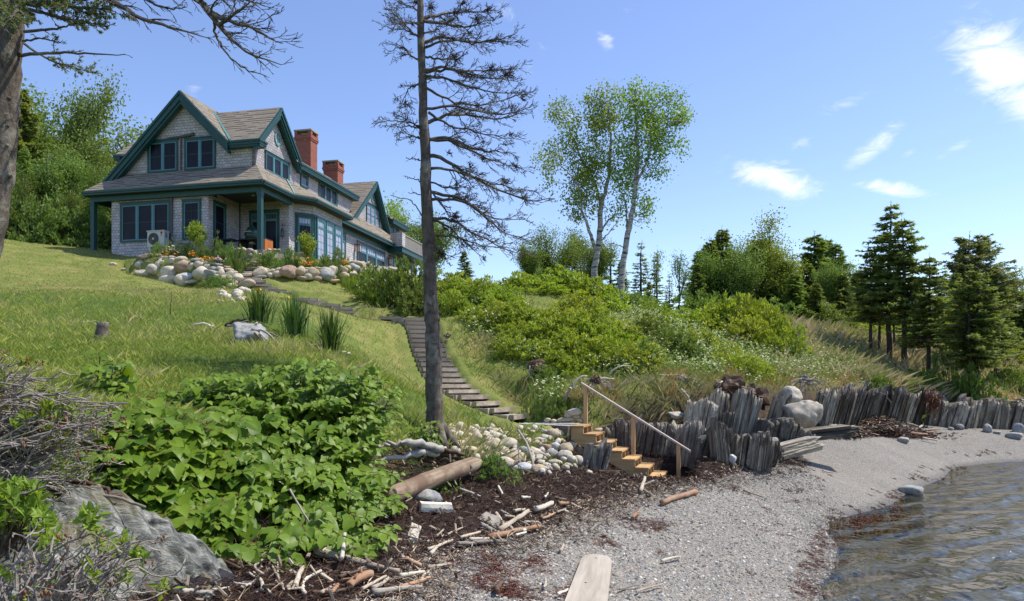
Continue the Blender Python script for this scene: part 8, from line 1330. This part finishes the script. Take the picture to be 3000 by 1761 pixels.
    rootstump(*Z6(722, 175), 23.6, .30, 'grey stump with roots fanning over the pale cliff boulder', 15, 1.1); rootstump(*Z5(190, 195), 20.6, .33, 'brown torn root ball on the slope right of the steps', 6, .5, True); rootstump(*Z5(1320, 295), 20.3, .24, 'small uprooted stump on the bank above the slate', 9, .8); rootstump(*Z5(1690, 345), 19.9, .55, 'dark earthy root plate overhanging the slate ledge', 12, .8, True); rootstump(*Z5(650, 300), 18.8, .22, 'tangled grey root mass behind the handrail', 8, .7, True); rootstump(*Z5(1850, 430), 21.0, .75, 'dark earth and stones in the hollow of the bank', 5, .6, True, 0); rootstump(*Z6(1120, 220), 26.5, .12, 'thin roots trailing along the cliff edge', 7, 1.6)
    rootstump(1725, 885, 33.0, .2, 'small old stump at the foot of the right birch', 4, .4, True); rootstump(1312, 985, 23.5, .16, 'small torn stump beside the upper timber steps', 4, .3, True)
deadwood()
# ------------------------------------------------------------------ camera, light, sky
SUN_EL, SUN_AZ = D2R(58), D2R(80)       # azimuth measured from +Y towards +X
def light():
    d = np.array([math.sin(SUN_AZ) * math.cos(SUN_EL), math.cos(SUN_AZ) * math.cos(SUN_EL), math.sin(SUN_EL)])
    L = bpy.data.lights.new('sun', 'SUN'); L.energy = 3.7; L.angle = D2R(.53); L.color = (1, .94, .84)
    o = bpy.data.objects.new('sun', L); COL.objects.link(o)
    from mathutils import Vector
    o.rotation_euler = Vector(d).to_track_quat('Z', 'Y').to_euler(); o.location = d * 60
    w = bpy.data.worlds.new('World'); scene.world = w; w.use_nodes = True; t = w.node_tree; t.nodes.clear()
    N = lambda typ: t.nodes.new(typ)
    out = N('ShaderNodeOutputWorld'); bg = N('ShaderNodeBackground'); t.links.new(bg.outputs[0], out.inputs[0]); bg.inputs[1].default_value = .15
    sky = N('ShaderNodeTexSky'); sky.sky_type = 'NISHITA'; sky.sun_disc = False; sky.sun_elevation = SUN_EL; sky.sun_rotation = SUN_AZ; sky.altitude = 0; sky.air_density = 1.0; sky.dust_density = .3; sky.ozone_density = 2.6
    tc = N('ShaderNodeTexCoord'); nrm = N('ShaderNodeVectorMath'); nrm.operation = 'NORMALIZE'; t.links.new(tc.outputs['Generated'], nrm.inputs[0])
    def math_(op, a, b=None):
        m = N('ShaderNodeMath'); m.operation = op
        for k, v in enumerate((a, b)):
            if v is None: continue
            if isinstance(v, (int, float)): m.inputs[k].default_value = v
            else: t.links.new(v, m.inputs[k])
        return m.outputs[0]
    # small fair-weather clouds, each an elliptical patch of broken noise at its own bearing and height in the sky
    sep = N('ShaderNodeSeparateXYZ'); t.links.new(nrm.outputs[0], sep.inputs[0])
    # plane above the land: divide by height so that far clouds flatten towards the horizon
    az = math_('ARCTAN2', sep.outputs[0], sep.outputs[1]); el = math_('ARCSINE', sep.outputs[2])
    nz = N('ShaderNodeTexNoise'); mp = N('ShaderNodeMapping'); mp.inputs['Scale'].default_value = (9, 9, 22); mp.inputs['Rotation'].default_value = (0, .35, 0); t.links.new(nrm.outputs[0], mp.inputs[0]); t.links.new(mp.outputs[0], nz.inputs['Vector']); nz.inputs['Scale'].default_value = 2.2; nz.inputs['Detail'].default_value = 10; nz.inputs['Roughness'].default_value = .66; nz.inputs['Distortion'].default_value = .9
    total = None
    clouds = [(2270, 525, 190, 55, .42, 1), (2620, 555, 120, 32, .25, 1), (2560, 430, 130, 42, -.55, .8), (2700, 425, 110, 26, -.5, .45), (2930, 200, 190, 110, .9, 1.1), (3060, 280, 160, 110, .5, 1.1), (1775, 125, 45, 30, .8, .7), (1585, 140, 40, 32, .3, .45),
              (2320, 425, 110, 30, -.1, .45), (570, 270, 45, 40, .4, .5), (1660, 340, 90, 60, .3, .4), (2110, 540, 50, 18, 0, .4), (2890, 90, 90, 50, .5, .6), (1480, 30, 60, 40, .4, .55), (1560, 210, 60, 30, .2, .5), (2790, 440, 90, 22, -.4, .6), (1850, 20, 80, 25, .2, .5), (2480, 300, 120, 30, -.2, .5)]
    for cx, cy, rx, ry, rot, amp in clouds:
        a0 = math.atan2((cx - PX) / F, 1); r = math.hypot((cx - PX) / F, 1); e0 = math.atan2((HOR - cy) / F, r)
        sx, sy = rx / F / r, ry / F / r
        da = math_('SUBTRACT', az, a0); de = math_('SUBTRACT', el, e0); c, s = math.cos(rot), math.sin(rot)
        # rot > 0: patch slopes down to the right
        u = math_('SUBTRACT', math_('MULTIPLY', da, c), math_('MULTIPLY', de, s)); v = math_('ADD', math_('MULTIPLY', da, s), math_('MULTIPLY', de, c))
        q = math_('ADD', math_('POWER', math_('ABSOLUTE', math_('DIVIDE', u, sx)), 2), math_('POWER', math_('ABSOLUTE', math_('DIVIDE', v, sy)), 2))
        g = math_('MULTIPLY', math_('EXPONENT', math_('MULTIPLY', q, -1.1)), amp)
        total = g if total is None else math_('MAXIMUM', total, g)
    # density = patch + noise - threshold
    den = math_('SUBTRACT', math_('ADD', math_('MULTIPLY', total, .66), nz.outputs[0]), .76)
    rp = N('ShaderNodeValToRGB'); t.links.new(math_('MULTIPLY', den, 1.6), rp.inputs[0]); rp.color_ramp.interpolation = 'EASE'; rp.color_ramp.elements[0].position = 0; rp.color_ramp.elements[1].position = 1; rp.color_ramp.elements[1].color = (1, 1, 1, 1)
    hs = N('ShaderNodeHueSaturation'); hs.inputs['Saturation'].default_value = SKY_SAT; hs.inputs['Hue'].default_value = SKY_HUE; hs.inputs['Value'].default_value = SKY_VAL; t.links.new(sky.outputs[0], hs.inputs['Color'])
    mx = N('ShaderNodeMix'); mx.data_type = 'RGBA'; t.links.new(rp.outputs[0], mx.inputs[0]); t.links.new(hs.outputs[0], mx.inputs[6]); mx.inputs[7].default_value = (5.8, 5.8, 5.9, 1)
    t.links.new(mx.outputs[2], bg.inputs[0])
SKY_SAT, SKY_HUE, SKY_VAL = 1.04, .511, .94
light()
cam = bpy.data.cameras.new('camera'); cam.lens = F / 3000 * 36; cam.sensor_width = 36; cam.shift_y = (HOR - 880.5) / 3000; cam.clip_end = 3000; cam.clip_start = .05
co = bpy.data.objects.new('camera', cam); COL.objects.link(co); co.location = (0, 0, EYE); co.rotation_euler = (math.pi / 2, 0, 0); scene.camera = co
scene.view_settings.view_transform = 'Standard'; scene.view_settings.look = 'None'; scene.view_settings.exposure = .65; scene.view_settings.gamma = 1
scene.cycles.max_bounces = 6; scene.cycles.diffuse_bounces = 3; scene.cycles.glossy_bounces = 3; scene.cycles.transmission_bounces = 4; scene.cycles.transparent_max_bounces = 8
scene.cycles.caustics_reflective = False; scene.cycles.caustics_refractive = False; scene.cycles.sample_clamp_indirect = 6
scene.cycles.use_denoising = True
print('n objects', len(scene.objects))
